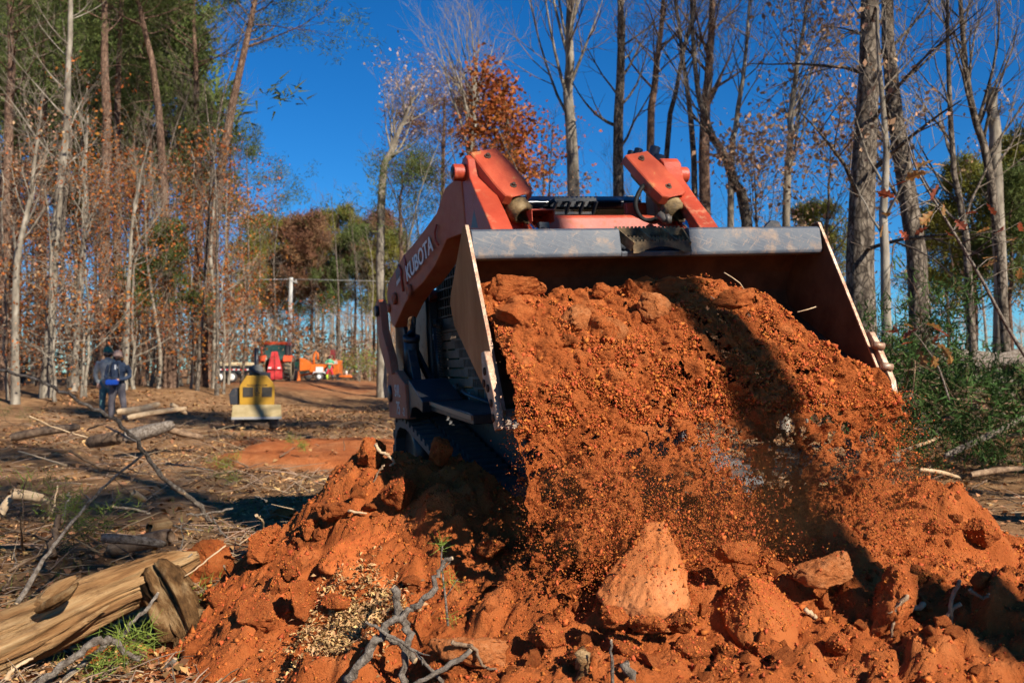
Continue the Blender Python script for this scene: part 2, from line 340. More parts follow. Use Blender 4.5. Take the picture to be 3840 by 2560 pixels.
# ------------------------------------------------------------------ terrain
def hbase(x, y):
    x = np.asarray(x, float); y = np.asarray(y, float)
    z = 0.62 * ss(-x, 7.0, 13.5) * ss(y, 20, 36)
    z = z + 0.30 * ss(y, 38, 56) * (1 - ss(y, 60, 75)) * ss(x, -16, -10)
    z = z + 0.35 * ss(x, 6.0, 9.0) * ss(y, 11, 15)
    pad = ss(x, -1.9, -1.0) * (1 - ss(x, 2.6, 3.6)) * ss(y, 4.0, 4.6) * (1 - ss(y, 7.8, 8.8))
    z = z + 0.2 * pad
    rp = ss(x, -4.1, -3.8) * (1 - ss(x, -0.6, 0.6)) * ss(y, 12.0, 12.35) * (1 - ss(y, 15.5, 16.2))
    z = z + 0.16 * rp
    return z
def hgt(x, y):
    x = np.asarray(x, float); y = np.asarray(y, float)
    n = 0.05 * fbm(x*.9, y*.9, 0*x, 4, 11) + 0.012 * fbm(x*6, y*6, 0*x, 3, 31)
    lane = ss(y, 9, 14) * (1 - ss(np.abs(x + 5 + 0.03*y), 4, 8))
    rut = 0.05 * fbm(x*.5, y*1.3, 0*x, 3, 71) * lane
    far = 0.4 * fbm(x*.02, y*.02, 0*x, 3, 91) * ss(np.hypot(x, y), 70, 200)
    return hbase(x, y) + n + rut + far
def gz(x, y): return float(hgt(np.array([x]), np.array([y]))[0])
def ground_mesh():
    N = 280; u = np.linspace(-1, 1, N + 1)
    gx = 14*u + 40*u**3 + 1200*u**9; gy = 9 + 14*u + 50*u**3 + 1400*u**9
    X, Y = np.meshgrid(gx, gy); Z = hgt(X, Y)
    V = np.stack([X, Y, Z], -1).reshape(-1, 3)
    i = np.arange(N); a = (i[:, None]*(N+1) + i[None, :]).ravel(); F = np.stack([a, a+1, a+N+2, a+N+1], 1)
    # where the subsoil lies bare
    clay = np.maximum(ss(X, -4.2, -3.7) * (1-ss(X, -0.6, 1.5)) * ss(Y, 11.9, 12.3) * (1-ss(Y, 15.5, 16.4)),
                      ss(X, -2.2, -1.2) * (1-ss(X, 3.2, 4.2)) * ss(Y, 2.6, 3.4) * (1-ss(Y, 8.3, 9.2)))
    clay = np.maximum(clay, .75 * (1-ss(np.abs(Y-17.0), .35, .75)) * (1-ss(np.abs(X+2.7), 1.8, 2.6)))
    clay = np.maximum(clay, 0.4 * ss(Y, 40, 50) * (1-ss(Y, 60, 80)) * (1-ss(np.abs(X+11), 4, 9)))
    clay = np.clip(clay + 0.25 * fbm(X*2.2, Y*2.2, 0*X, 4, 5) * (clay > .02), 0, 1)
    return mesh_np('ground', V, F, None, True, None, clay.ravel())
def ground_material():
    m = bpy.data.materials.new('woodland_floor'); m.use_nodes = True; t = m.node_tree; n = t.nodes; L = t.links.new; b = n['Principled BSDF']
    b.inputs['Roughness'].default_value = .95; b.inputs['Specular IOR Level'].default_value = .1
    tc = n.new('ShaderNodeTexCoord'); at = n.new('ShaderNodeAttribute'); at.attribute_name = 'tint'
    def nz(sc, det, ro=.65):
        q = n.new('ShaderNodeTexNoise'); q.inputs['Scale'].default_value = sc; q.inputs['Detail'].default_value = det; q.inputs['Roughness'].default_value = ro
        L(tc.outputs['Object'], q.inputs['Vector']); return q.outputs['Fac']
    def ramp(src, st):
        c = n.new('ShaderNodeValToRGB'); L(src, c.inputs[0]); e = c.color_ramp.elements
        while len(e) < len(st): e.new(.5)
        for el, (p, q) in zip(e, st): el.position = p; el.color = (*q, 1)
        return c.outputs[0]
    a = ramp(nz(3.5, 12, .75), [(.30, (.08, .042, .021)), (.46, (.24, .135, .065)), (.57, (.37, .23, .12)), (.71, (.52, .36, .21))])
    bb = ramp(nz(.35, 5), [(.35, (.62, .55, .5)), (.65, (1.15, 1.05, .95))])
    mu = n.new('ShaderNodeMix'); mu.data_type = 'RGBA'; mu.blend_type = 'MULTIPLY'; mu.inputs[0].default_value = 1; L(a, mu.inputs[6]); L(bb, mu.inputs[7])
    c = ramp(nz(4, 12, .7), [(.28, (.24, .06, .018)), (.5, (.42, .12, .034)), (.75, (.54, .20, .075))])
    mx = n.new('ShaderNodeMix'); mx.data_type = 'RGBA'; L(at.outputs['Fac'], mx.inputs[0]); L(mu.outputs[2], mx.inputs[6]); L(c, mx.inputs[7])
    L(mx.outputs[2], b.inputs['Base Color'])
    bp = n.new('ShaderNodeBump'); bp.inputs['Strength'].default_value = 1; bp.inputs['Distance'].default_value = .05; L(nz(14, 10, .75), bp.inputs['Height']); L(bp.outputs[0], b.inputs['Normal'])
    return m
gm = ground_mesh(); gm.materials.append(ground_material()); ground = link('ground', gm); tag(ground, kind='structure')

# ------------------------------------------------------------------ the mound of clay
MC = [(1380,1690,4.75),(1480,1680,4.7),(1600,1690,4.65),(1700,1750,4.5),(1750,1900,4.25),(1600,1850,4.4),(1450,1850,4.45),(1300,1830,4.6),(1150,1900,4.6),
      (1000,2060,4.55),(880,2190,4.55),(1150,2050,4.35),(1300,2050,4.25),(1450,2050,4.15),(1600,2050,4.1),(1250,2200,4.05),(1450,2200,3.95),(1050,2250,4.2),
      (900,2330,4.2),(1100,2400,3.9),(1350,2350,3.85),(1550,2350,3.75),(1750,2300,3.75),(1900,2150,3.85),(2050,2050,3.85),(2200,2030,3.85),(2400,2030,3.8),(2600,2010,3.85),
      (2800,1960,4.0),(3000,1900,4.15),(3200,1850,4.3),(3400,1830,4.5),(3550,1880,4.7),(3700,1960,4.9),(3820,2050,4.9),(3900,2150,4.6),(2700,2150,3.7),(2900,2150,3.75),(3100,2150,3.75),(3300,2150,3.8),
      (3500,2100,4.0),(2300,2250,3.55),(2500,2300,3.5),(2700,2350,3.45),(2900,2350,3.45),(3100,2330,3.45),(3300,2330,3.45),(3500,2300,3.5),(3650,2250,3.5),(3800,2180,3.5),(3900,2300,3.3),
      (2000,2300,3.6),(2000,2450,3.3),(1750,2450,3.4),(1500,2480,3.5),(1250,2500,3.65),(2250,2450,3.25),(2500,2480,3.2),(2750,2500,3.15),(3000,2500,3.15),(3250,2500,3.15),(3500,2450,3.2),(3750,2450,3.15),
      (2000,2600,3.05),(1700,2620,3.15),(1400,2640,3.3),(2400,2620,3.0),(2800,2640,2.95),(3200,2640,2.95),(3600,2640,2.95),(3950,2600,2.95)]
MCP = np.array([tuple(P(*q)) for q in MC])
EXTRA = [(-.4,5.2,.55),(0,5.2,.5),(.5,4.7,.5),(1.0,4.6,.5),(1.5,4.9,.5),(2.1,5.2,.5),(.3,4.2,.6),(.8,4.2,.62),(1.3,4.4,.6),(2.6,5.5,.3),(-1.9,4.9,-.12),(-1.75,4.55,-.1),(-1.55,4.15,-.08),(-2.1,4.2,-.12),(-1.6,3.7,-.1),(-1.1,3.4,-.06),(-1.0,5.3,.05),(-1.5,5.4,-.12),
         (0,2.4,.05),(1,2.4,.1),(2,2.4,.15),(-.6,2.6,.05),(-1.2,2.9,-.12),(0,6.2,.0),(1,6.2,0),(2,6.2,0),(3.2,6,-.1),(3.5,5,-.1),(3.4,4.2,.0),(3.2,3.2,.2),(0,1.8,-.1),(1,1.8,-.1),(2,1.8,-.1),(-1,6,-.12)]
MCP = np.vstack([MCP, np.array(EXTRA)])
def mound_raw(x, y):
    x = np.asarray(x, float); y = np.asarray(y, float); num = np.full(x.shape, -0.12 * 0.05); den = np.full(x.shape, 0.05)
    for cx, cy, cz in MCP:
        w = np.exp(-((x-cx)**2 + (y-cy)**2) / (2 * .17**2)); num = num + w*cz; den = den + w
    return num / den
def mound(x, y):
    z = mound_raw(x, y)
    big = fbm(x*2.2, y*2.2, z*2, 4, 3)
    z = z + .055*big
    wx, wy = x + .03*fbm(x*9, y*9, 0*x, 2, 55), y + .03*fbm(x*9+4, y*9, 0*x, 2, 56)
    z = z + .13*shards(wx, wy, .24, 20, .45) + .085*shards(wx+.3, wy, .12, 30, .5) + .036*shards(wx, wy, .055, 40, .55) + .014*lumps(x, y, .025, 50, .7)
    return z + .012*fbm(x*22, y*22, 0*x, 3, 9)
def mound_mesh():
    gx = np.arange(-2.3, 3.55, .0125); gy = np.concatenate([np.arange(1.9, 5.0, .0105), np.arange(5.0, 6.2, .03)])
    X, Y = np.meshgrid(gx, gy); jr = np.random.default_rng(2); X = X + jr.uniform(-.005, .005, X.shape); Y = Y + jr.uniform(-.004, .004, X.shape); Z = mound(X, Y) + jr.normal(0, .0016, X.shape); n = len(gx); m = len(gy)
    V = np.stack([X, Y, Z], -1).reshape(-1, 3)
    a = (np.arange(m-1)[:, None]*n + np.arange(n-1)[None, :]).ravel(); F = np.stack([a, a+1, a+n+1, a+n], 1)
    keep = (V[F][:, :, 2].max(1) > hgt(V[F[:, 0], 0], V[F[:, 0], 1]) - .06)
    T3 = F[keep]; return mesh_np('clay_mound', V, np.vstack([T3[:, :3], T3[:, [0, 2, 3]]]), CLAY, False)
mo = link('clay_mound', mound_mesh())
tag(mo, 'broad mound of fresh orange clay heaped below the loader bucket', 'dirt mound')
_gx, _gy = np.arange(-2.4, 3.6, .02), np.arange(1.8, 6.3, .02); _gm = mound(*np.meshgrid(_gx, _gy))
def mz(x, y):
    h = gz(x, y)
    if not (-2.3 < x < 3.5 and 1.9 < y < 6.2): return h
    return max(float(_gm[int((y-1.8)/.02), int((x+2.4)/.02)]), h)
def mzv(X, Y):
    h = hgt(X, Y); ok = (X > -2.3) & (X < 3.5) & (Y > 1.9) & (Y < 6.2); j = np.clip(((Y-1.8)/.02).astype(int), 0, len(_gy)-1); i = np.clip(((X+2.4)/.02).astype(int), 0, len(_gx)-1)
    return np.maximum(h, np.where(ok, _gm[j, i], -9))
def hit(px, py, d0=2.2, d1=60.0):
    """where the line of sight at a photo pixel meets mound or ground"""
    ds = np.concatenate([np.arange(d0, 7, .03), np.arange(7, d1, .25)]); r = ray(px, py)
    X, Y, Z = r.x*ds, r.y*ds, CAMZ + r.z*ds
    h = np.maximum(np.where(Y < 6.2, mound_raw(X, Y) + .03, -1), hgt(X, Y)); k = np.argmax(Z <= h)
    return (Vector((X[k], Y[k], Z[k])), float(ds[k])) if Z[k] <= h[k] else (None, None)

# ------------------------------------------------------------------ clods
def ico(sub):
    import bmesh
    bm = bmesh.new(); bmesh.ops.create_icosphere(bm, subdivisions=sub, radius=1.0)
    bm.verts.ensure_lookup_table()
    V = np.array([v.co[:] for v in bm.verts]); F = np.array([[v.index for v in f.verts] for f in bm.faces]); bm.free(); return V, F
ICO = {k: ico(k) for k in (1, 2, 3, 4, 5, 6)}
def clod_mesh(name, seed, sub, planes=7, rough=.10, fine=.03, mt=None, smooth=False):
    V, F = ICO[sub]; V = V.copy(); r = random.Random(seed)
    for k in range(planes):                                # broken faces
        nrm = np.array([r.gauss(0, 1) for _ in range(3)]); nrm /= np.linalg.norm(nrm); h = r.uniform(.42, .82)
        d = V @ nrm - h; V = V - np.where(d > 0, d, 0)[:, None] * nrm * .98
    o = seed * 13.7
    N = V / np.linalg.norm(V, axis=1)[:, None]
    x, y, z = V.T
    dsp = rough*.55 * fbm(x*2.2+o, y*2.2, z*2.2, 3, seed % 97) + fine * fbm(x*6+o, y*6, z*6, 3, 5)
    if sub >= 4:
        rg = 1 - np.abs(fbm(x*3.3+o, y*3.3, z*3.3, 3, 17)); dsp = dsp - .10*np.maximum(0, rg-.86)/.14*rough*4
        dsp = dsp + .03*fbm(x*13+o, y*13, z*13, 3, 6)
        dsp = dsp + .05*lumps(x*1.0+z*.7+o, y+z*.4, .16, 33, .5) + .028*lumps(x+z*.6+o, y-z*.7, .08, 34, .6)
    V = V + N * dsp[:, None]
    return mesh_np(name, V, F, mt or CLAYD, smooth)
def rock_mesh(name, seed, npts, edge, m, rough=1.0, maxf=22000):
    """angular block about one unit in radius: hull of scattered corners, edges broken, faces roughened"""
    import bmesh
    r = random.Random(seed); bm = bmesh.new()
    for k in range(npts):
        v = Vector((r.gauss(0, 1), r.gauss(0, 1), r.gauss(0, 1))).normalized(); bm.verts.new(v * r.uniform(.82, 1.12))
    bmesh.ops.convex_hull(bm, input=bm.verts); bmesh.ops.delete(bm, geom=[v for v in bm.verts if not v.link_faces], context='VERTS')
    bmesh.ops.bevel(bm, geom=list(bm.edges), offset=.055, segments=1, affect='EDGES', clamp_overlap=True); bmesh.ops.triangulate(bm, faces=bm.faces)
    for _ in range(7):
        ed = [e_ for e_ in bm.edges if e_.calc_length() > edge]
        if not ed or len(bm.faces) > maxf: break
        bmesh.ops.subdivide_edges(bm, edges=ed, cuts=1); bmesh.ops.triangulate(bm, faces=bm.faces)
    bm.normal_update(); V = np.array([v.co[:] for v in bm.verts]); N = np.array([v.normal[:] for v in bm.verts]); F = np.array([[v.index for v in f.verts] for f in bm.faces]); bm.free()
    x, y, z = V.T; o = seed*3.1; rg = 1 - np.abs(fbm(x*1.7+o, y*1.7, z*1.7, 3, 17))
    d = .085*fbm(x*1.5+o, y*1.5, z*1.5, 3, 2) + .05*fbm(x*4+o, y*4, z*4, 3, 5) + .022*fbm(x*11, y*11, z*11, 3, 6) - .07*np.maximum(0, rg-.86)/.14
    return mesh_np(name, V + N*(d*rough)[:, None], F, m, True)
CLOD_SMALL = [rock_mesh('clay_clod', 100+i, 12, .42, CLAYD, 1.2, 500) for i in range(12)]
BIGS = [  # photo pixel of the centre, size in photo pixels, label, rotation z, tilt
 (1400,2095,420,230,'long flat-topped clay slab overhanging a dark hollow'), (1500,1850,125,135,'upright rounded clay block halfway up the mound beside the loader track'),
 (1395,1712,125,110,'clay lump with root grooves standing on the mound crest by the loader track'), (1265,1880,190,140,'smooth sloping clay slab on the shoulder of the mound'),
 (995,2055,170,140,'squarish clay boulder at the edge of the mound next to bare leaf litter'), (1055,1938,100,62,'low clay lump at the top of the mound edge above the squarish boulder'),
 (1152,1985,88,68,'small rounded clod wedged above the flat-topped slab'), (1050,2195,70,76,'round clod below the squarish boulder'),
 (1112,2148,90,86,'knobbly clod leaning on the end of the flat-topped slab'), (1125,2268,100,145,'narrow pointed clay block standing below the flat-topped slab'),
 (1257,2265,105,68,'dark clod lying on the wood chips under the flat-topped slab'), (972,2315,155,145,'slanted clay boulder with a stick lying on top near the broken stump'),
 (1142,2470,84,72,'round clod on the chips at the bottom of the picture'), (1572,2338,90,112,'clay block just behind the forked grey branch'),
 (1770,2430,255,180,'flat clay slab with a root along its edge low in the picture'), (1680,2505,135,100,'clay block under the root-edged slab'),
 (1950,2200,150,135,'lumpy clod at the foot of the falling soil'), (773,2135,175,185,'dark red boulder behind the end of the barkless log'),
 (815,2248,98,72,'dark red clod below the boulder by the barkless log'), (2430,2145,300,330,'tall pale orange wedge of clay, the largest block under the bucket'),
 (2602,2000,70,66,'small square clod right behind the tall pale wedge'), (2765,2075,135,125,'rough clod in the dusty soil beside the tall pale wedge'),
 (3060,2135,235,160,'broad humped clay block in the sun below the shadowed soil'), (3105,2030,105,68,'rounded clod lying alone on the shadowed soil'),
 (2830,2300,255,310,'sharp-cornered clay block with one black shaded face'), (3305,2268,235,265,'big blocky clay boulder with a pale chipped corner'),
 (2548,2278,135,108,'rounded clod tucked under the tall pale wedge'), (3667,2005,135,92,'flat brick-shaped clod at the far end of the mound'),
 (2855,2452,128,106,'clod with a notch below the black-faced block'), (2735,2452,108,78,'angular clod below the black-faced block'),
 (2605,2440,150,80,'long clod lying in the shade of the black-faced block'), (3150,2428,105,88,'round clod below the broad humped block'),
 (3425,2452,108,78,'shaded round clod below the big blocky boulder'), (2712,2518,135,86,'clod at the bottom edge under the angular ones'),
 (2050,2390,120,110,'clod above the two sawn stakes at the bottom edge'), (2180,2480,130,90,'clod between the two sawn stakes'), (3000,2540,150,80,'clod at the bottom edge with a splinter of wood beside it'),
 (1590,1640,110,95,'dark shaded clod lying against the loader track'), (1660,1700,80,110,'tall shaded clod below the loader track'), (1850,2050,110,90,'clod in the hollow next to the falling soil'),
 (3540,1990,120,80,'lumpy clod on the far crest of the mound beyond the shadow'), (3420,1880,120,90,'rounded clod on the crest where the falling soil lands'), (3480,2180,140,100,'shaded clod in the dark hollow of the mound'),
 (2010,1985,100,70,'small clod at the edge of the falling grains'),
 (2310,2322,130,100,'clod at the lower corner of the tall pale wedge'), (2440,2352,150,95,'clod in front of the foot of the tall pale wedge'), (2560,2335,110,90,'clod at the black-faced side of the tall pale wedge'), (2330,2440,140,100,'flat clod above the grey sawn stake')]
DEPTH = {44: 3.22, 45: 3.12, 46: 3.18, 19: 3.36, 21: 3.45, 0: 3.95, 24: 3.3, 25: 3.35, 22: 3.5}
for i, (px, py, w, h, lab) in enumerate(BIGS):
    q, d = hit(px, py + h*.30)
    if q is None: continue
    if i in DEPTH: d = DEPTH[i]
    k = d / FPX; c = P(px, py, d); r = random.Random(i)
    me = rock_mesh('clay_boulder', 300+i*7, r.choice((11, 13, 16)), (.095 if w > 150 else .12), CLAYP if i in (14, 22) else CLAYD)
    o = link('clay_boulder' if w > 110 else 'clay_clod', me)
    o.location = c + Vector((0, .06*w*k, .06*h*k)); o.scale = (w*k*.60, (w+h)*.5*k*.62, h*k*.62)
    o.rotation_euler = (r.uniform(-.25, .25), r.uniform(-.25, .25), r.uniform(-.6, .6))
    tag(o, lab, 'clay boulder' if w > 110 else 'clod', 'clay lumps on the mound')
# the three blocks with a shape of their own: hulls of their corners, broken up
def hull_block(corners, start, seed, m):
    import bmesh
    W_ = [P(*c) for c in corners]; o0 = sum(W_, Vector()) / len(W_); bm = bmesh.new()
    for q in W_: bm.verts.new(q - o0)
    res = bmesh.ops.convex_hull(bm, input=bm.verts); bmesh.ops.delete(bm, geom=[v for v in bm.verts if not v.link_faces], context='VERTS')
    bmesh.ops.bevel(bm, geom=list(bm.edges), offset=.006, segments=1, affect='EDGES'); bmesh.ops.triangulate(bm, faces=bm.faces)
    for _ in range(6):
        ed = [e_ for e_ in bm.edges if e_.calc_length() > .011]
        if not ed or len(bm.faces) > 26000: break
        bmesh.ops.subdivide_edges(bm, edges=ed, cuts=1); bmesh.ops.triangulate(bm, faces=bm.faces)
    bm.normal_update(); V = np.array([v.co[:] for v in bm.verts]); N = np.array([v.normal[:] for v in bm.verts]); F = np.array([[v.index for v in f.verts] for f in bm.faces]); bm.free()
    x, y, z = V.T*9; rg = 1 - np.abs(fbm(x*.9+seed, y*.9, z*.9, 3, 17))
    d = .010*fbm(x*.7+seed, y*.7, z*.7, 3, 2) + .006*fbm(x*2.5+seed, y*2.5, z*2.5, 3, 5) + .0035*fbm(x*8, y*8, z*8, 2, 6) - .004*np.maximum(0, rg-.87)/.13
    V = V + N*d[:, None]
    for o in C.objects:
        if o.get('label', '').startswith(start):
            o.data = mesh_np('clay_boulder', V, F, m, True); o.location = o0; o.scale = (1, 1, 1); o.rotation_euler = (0, 0, 0)
hull_block([(2418,1968,3.60),(2495,1955,3.60),(2540,2040,3.50),(2236,2225,3.42),(2262,2262,3.34),(2430,2290,3.24),(2532,2285,3.26),(2588,2255,3.38),(2570,2110,3.48),(2450,1975,3.8),(2300,2330,3.3),(2400,2370,3.25),(2540,2370,3.28),(2300,2300,3.7),(2590,2330,3.7)], 'tall pale', 5, CLAYP)
hull_block([(2785,2150,3.42),(2820,2165,3.36),(2700,2262,3.40),(2715,2330,3.34),(2800,2440,3.2),(2930,2485,3.16),(2985,2440,3.22),(3000,2300,3.36),(2905,2190,3.46),(2800,2170,3.7),(2700,2400,3.6),(3010,2440,3.6)], 'sharp-cornered', 8, CLAYD)
hull_block([(1188,2128,4.10),(1250,2050,4.16),(1330,1985,4.30),(1480,1985,4.30),(1610,2015,4.26),(1640,2100,4.12),(1560,2200,3.98),(1440,2208,3.94),(1300,2185,3.98),(1330,2000,4.5),(1600,2030,4.5),(1250,2190,4.3),(1560,2215,4.3)], 'long flat-topped', 11, CLAYD)
r = random.Random(5); cnt = 0
while cnt < 215:                                           # fist-sized clods
    px, py = r.uniform(650, 3840), r.uniform(1660, 2560)
    if px < 1000 and py < 2000: continue
    q, d = hit(px, py)
    if q is None or d > 6 or float(mound_raw(np.array([q.x]), np.array([q.y]))[0]) < float(hgt(np.array([q.x]), np.array([q.y]))[0]) - .02: continue
    s = r.uniform(.012, .034) * (1.5 if r.random() < .22 else 1)
    o = link('clay_clod', r.choice(CLOD_SMALL)); o.location = (q.x, q.y, mz(q.x, q.y) + s*.35)
    o.scale = (s*r.uniform(.8, 1.4), s*r.uniform(.8, 1.3), s*r.uniform(.7, 1.1)); o.rotation_euler = (r.uniform(0, 6), r.uniform(0, 6), r.uniform(0, 6))
    tag(o, 'fist-sized orange clod loose on the clay mound', 'clod', 'small clods on the mound'); cnt += 1
def grains(name, pos, size, tint, mt=GRAIN, sub=1, seed=0):
    """thousands of crumbs as one mesh"""
    V0, F0 = (np.array([(1,1,1),(-1,-1,1),(-1,1,-1),(1,-1,-1)], float)*.8, np.array([(0,1,2),(0,3,1),(0,2,3),(1,3,2)])) if sub else (np.array([(1,0,0),(-1,0,0),(0,1,0),(0,-1,0),(0,0,1),(0,0,-1)], float), np.array([(0,2,4),(2,1,4),(1,3,4),(3,0,4),(2,0,5),(1,2,5),(3,1,5),(0,3,5)]))
    g = np.random.default_rng(seed); n = len(pos)
    a = g.normal(size=(n, 4)); a /= np.linalg.norm(a, axis=1)[:, None]; w, x, y, z = a.T
    R = np.stack([1-2*(y*y+z*z), 2*(x*y-w*z), 2*(x*z+w*y), 2*(x*y+w*z), 1-2*(x*x+z*z), 2*(y*z-w*x), 2*(x*z-w*y), 2*(y*z+w*x), 1-2*(x*x+y*y)], -1).reshape(n, 3, 3)
    sc = size[:, None] * g.uniform(.65, 1.35, (n, 3))
    jit = g.uniform(.75, 1.25, (n, len(V0), 1))
    V = np.einsum('nij,nkj->nki', R, V0[None]*jit*sc[:, None, :]) + pos[:, None, :]
    F = (F0[None] + (np.arange(n)*len(V0))[:, None, None]).reshape(-1, 3)
    return link(name, mesh_np(name, V.reshape(-1, 3), F, mt, False, None, np.repeat(tint, len(V0))))
g = np.random.default_rng(3)
CP = []
for o in list(C.objects):
    if o.get('group') == 'clay lumps on the mound':
        me = o.data; a = np.zeros(len(me.vertices)*3, np.float32); me.vertices.foreach_get('co', a); a = a.reshape(-1, 3); mw = np.array(Matrix.LocRotScale(o.location, o.rotation_euler, o.scale))
        a = a[g.integers(0, len(a), int((650 if o.data.materials[0] != CLAYP else 120)*max(o.scale)/.12))] @ mw[:3, :3].T + mw[:3, 3]; CP.append(a[a[:, 2] > o.location.z - .01])
CP = np.vstack(CP)
n = 42000; X = g.uniform(-1.7, 3.2, n); Y = 2.6 + 2.6*g.random(n)**.8
Z = mound(X, Y); ok = (Z > hgt(X, Y) - .01); X, Y, Z = X[ok], Y[ok], Z[ok]
S = .0020 + .0055*g.random(len(X))**3 + .009*(g.random(len(X)) < .025)
S2 = .0018 + .0045*g.random(len(CP))**3
o = grains('soil_crumbs', np.vstack([np.stack([X, Y, Z + S*.4], -1), CP]), np.concatenate([S, S2]), g.random(len(X)+len(CP)), sub=1)
tag(o, 'fine orange crumbs strewn over the clay mound', 'soil crumbs', kind='stuff')
# ------------------------------------------------------------------ the compact track loader
YAW, ROLL = .31138, .0557
LT = Vector((.682, 4.523, 1.947)); LM = (Matrix.Rotation(YAW, 3, 'Z') @ Matrix.Rotation(-ROLL, 3, 'Y'))
OFF = Vector((0, 1.4, -1.75))                       # base of the machine in bucket coordinates (x across, y back, z up, 0 = bucket top edge)
def Lw(p): return LM @ Vector(p) + LT
ld = empty('track_loader', Lw(OFF), (0, 0, 0), 'orange-red compact track loader tipping soil from its raised bucket', 'track loader')
ld.rotation_mode = 'QUATERNION'; ld.rotation_quaternion = LM.to_quaternion()
def part(mb, name, m, parent=ld, bevel=0.0, label=None):
    o = mb.build(name, m, parent, OFF, bevel)
    if label: o['label'] = label
    return o
BW = .94
# bucket -----------------------------------------------------------
b = MB()
prof = [(.03, -.005), (.16, -.10), (.255, -.20), (.30, -.29), (.285, -.37), (.20, -.44), (-.40, -.80)]
inner = [(y - .016, z - .004) for y, z in prof]; inner[-1] = (prof[-1][0], prof[-1][1] + .018)
for i in range(len(prof) - 1):
    (a1, a2), (b1, b2) = prof[i], prof[i+1]; (c1, c2), (d1, d2) = inner[i], inner[i+1]
    b.add([(-BW+.01, a1, a2), (BW-.01, a1, a2), (BW-.01, b1, b2), (-BW+.01, b1, b2)], [(0, 1, 2, 3)], True)
    b.add([(-BW+.01, c1, c2), (BW-.01, c1, c2), (BW-.01, d1, d2), (-BW+.01, d1, d2)], [(3, 2, 1, 0)], True)
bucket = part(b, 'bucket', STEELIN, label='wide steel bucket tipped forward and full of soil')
for s in (-1, 1):
    b = MB(); pl = [(.025, .022), (.31, -.265), (.335, -.31), (.27, -.425), (-.30, -.79), (-.455, -.86), (-.44, -.80), (-.02, .022)]
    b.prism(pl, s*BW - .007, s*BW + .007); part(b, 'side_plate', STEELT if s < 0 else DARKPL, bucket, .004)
    b = MB(); b.prism([(-.020, .024), (-.028, .020), (-.446, -.80), (-.437, -.802)], s*BW - .0078, s*BW + .0078)
    part(b, 'worn_rim', WORN, bucket)
    b = MB()                                          # wear block at the lip
    wb = [(-.30, -.56), (-.345, -.555), (-.375, -.60), (-.475, -.79), (-.485, -.875), (-.44, -.885), (-.40, -.80), (-.30, -.66)]
    b.prism(wb, s*(BW+.0125), s*(BW+.045)); wbk = part(b, 'wear_block', WORN, bucket, .006)
    for (y, z) in ((-.35, -.64), (-.385, -.71), (-.42, -.77), (-.44, -.83), (-.33, -.69)):
        b = MB(); b.lathe([(0, 0), (.017, 0), (.017, .004), (.010, .006), (0, .006)], (s*(BW+.0455), y, z), (s, 0, 0), 12)
        part(b, 'bolt_hole', STEELIN, bucket)
    for z in ((-.62, -.72) if s > 0 else ()):                            # ridges seen on the inside corner
        b = MB(); y = -.36 - (-.62 - z)*.5
        b.tube([(s*(BW-.008), y-.03, z), (s*(BW+.042), y-.045, z-.01)], .018, 10); part(b, 'edge_rib', WORN, bucket)
b = MB(); b.prism([(-.30, -.765), (-.505, -.885), (-.515, -.872), (-.31, -.745)], -BW-.012, BW+.012); part(b, 'cutting_edge', WORN, bucket, .003)
b = MB(); b.box((BW-.055, -.535, -.90), (BW+.02, -.40, -.872), None); ce = part(b, 'edge_end', BRIGHT, bucket, .006)
SX0, SX1 = -.195, .172                                # pocket with the step
barp = [(.05, .0), (-.03, .0), (-.047, -.010), (-.062, -.118), (-.052, -.138), (-.02, -.142), (.09, -.125), (.09, -.06)]
b = MB(); b.prism(barp, -BW+.012, SX0); part(b, 'top_bar', STEELB, bucket, .006)
b = MB(); b.prism(barp, SX1, BW-.012); part(b, 'top_bar', STEELB, bucket, .006)
b = MB(); b.prism([(.05, -.10), (-.052, -.112), (-.062, -.120), (-.052, -.1385), (-.02, -.1425), (.09, -.1255)], SX0, SX1)
b.box((SX0, .030, -.10), (SX1, .05, -.004)); part(b, 'pocket', STEELB, bucket, .003)
stp = MB()                                            # serrated step: three bars, end plates and two ties
def serr(mb, x0, x1, y, z0, z1, n, th=.008, arch=0.0):
    N = n*2; 
    for k in range(N):
        xa, xb = x0 + (x1-x0)*k/N, x0 + (x1-x0)*(k+1)/N; zt = z1 + (.008 if k % 2 == 0 else 0)
        u = ((xa+xb)/2 - x0)/(x1-x0); zb = z0 + (arch*max(0, 1-((u-.5)/.40)**2) if arch else 0)
        mb.box((xa, y-th/2, zb), (xb + .0002, y+th/2, zt))
serr(stp, -.150, .152, -.088, -.128, -.072, 15, arch=.030); serr(stp, -.165, .156, -.040, -.072, -.048, 16)
serr(stp, -.192, .165, .012, -.030, .006, 17)
for (xa, xb) in ((-.192, -.150), (.165, .152)): stp.bar((xa, .012, -.012), (xb, -.088, -.098), .008, .045)
for xa in (-.075, .05): stp.bar((xa, .012, -.005), (xa+.03, -.088, -.08), .010, .03)
part(stp, 'bucket_step', mat('muddy_step_steel', (.09, .06, .035), .7, stops=[(.35, (.035, .027, .018)), (.5, (.13, .085, .04)), (.7, (.32, .20, .09))], nscale=16, bump=.3), bucket)
b = MB(); b.prism([(.62, .0), (.66, .035), (.70, .03), (.72, .0)], -.02, 0, 'y'); b.cyl((.66, -.01, .012), (.66, .01, .012), .012)
part(b, 'latch_tip', BLACK, bucket)
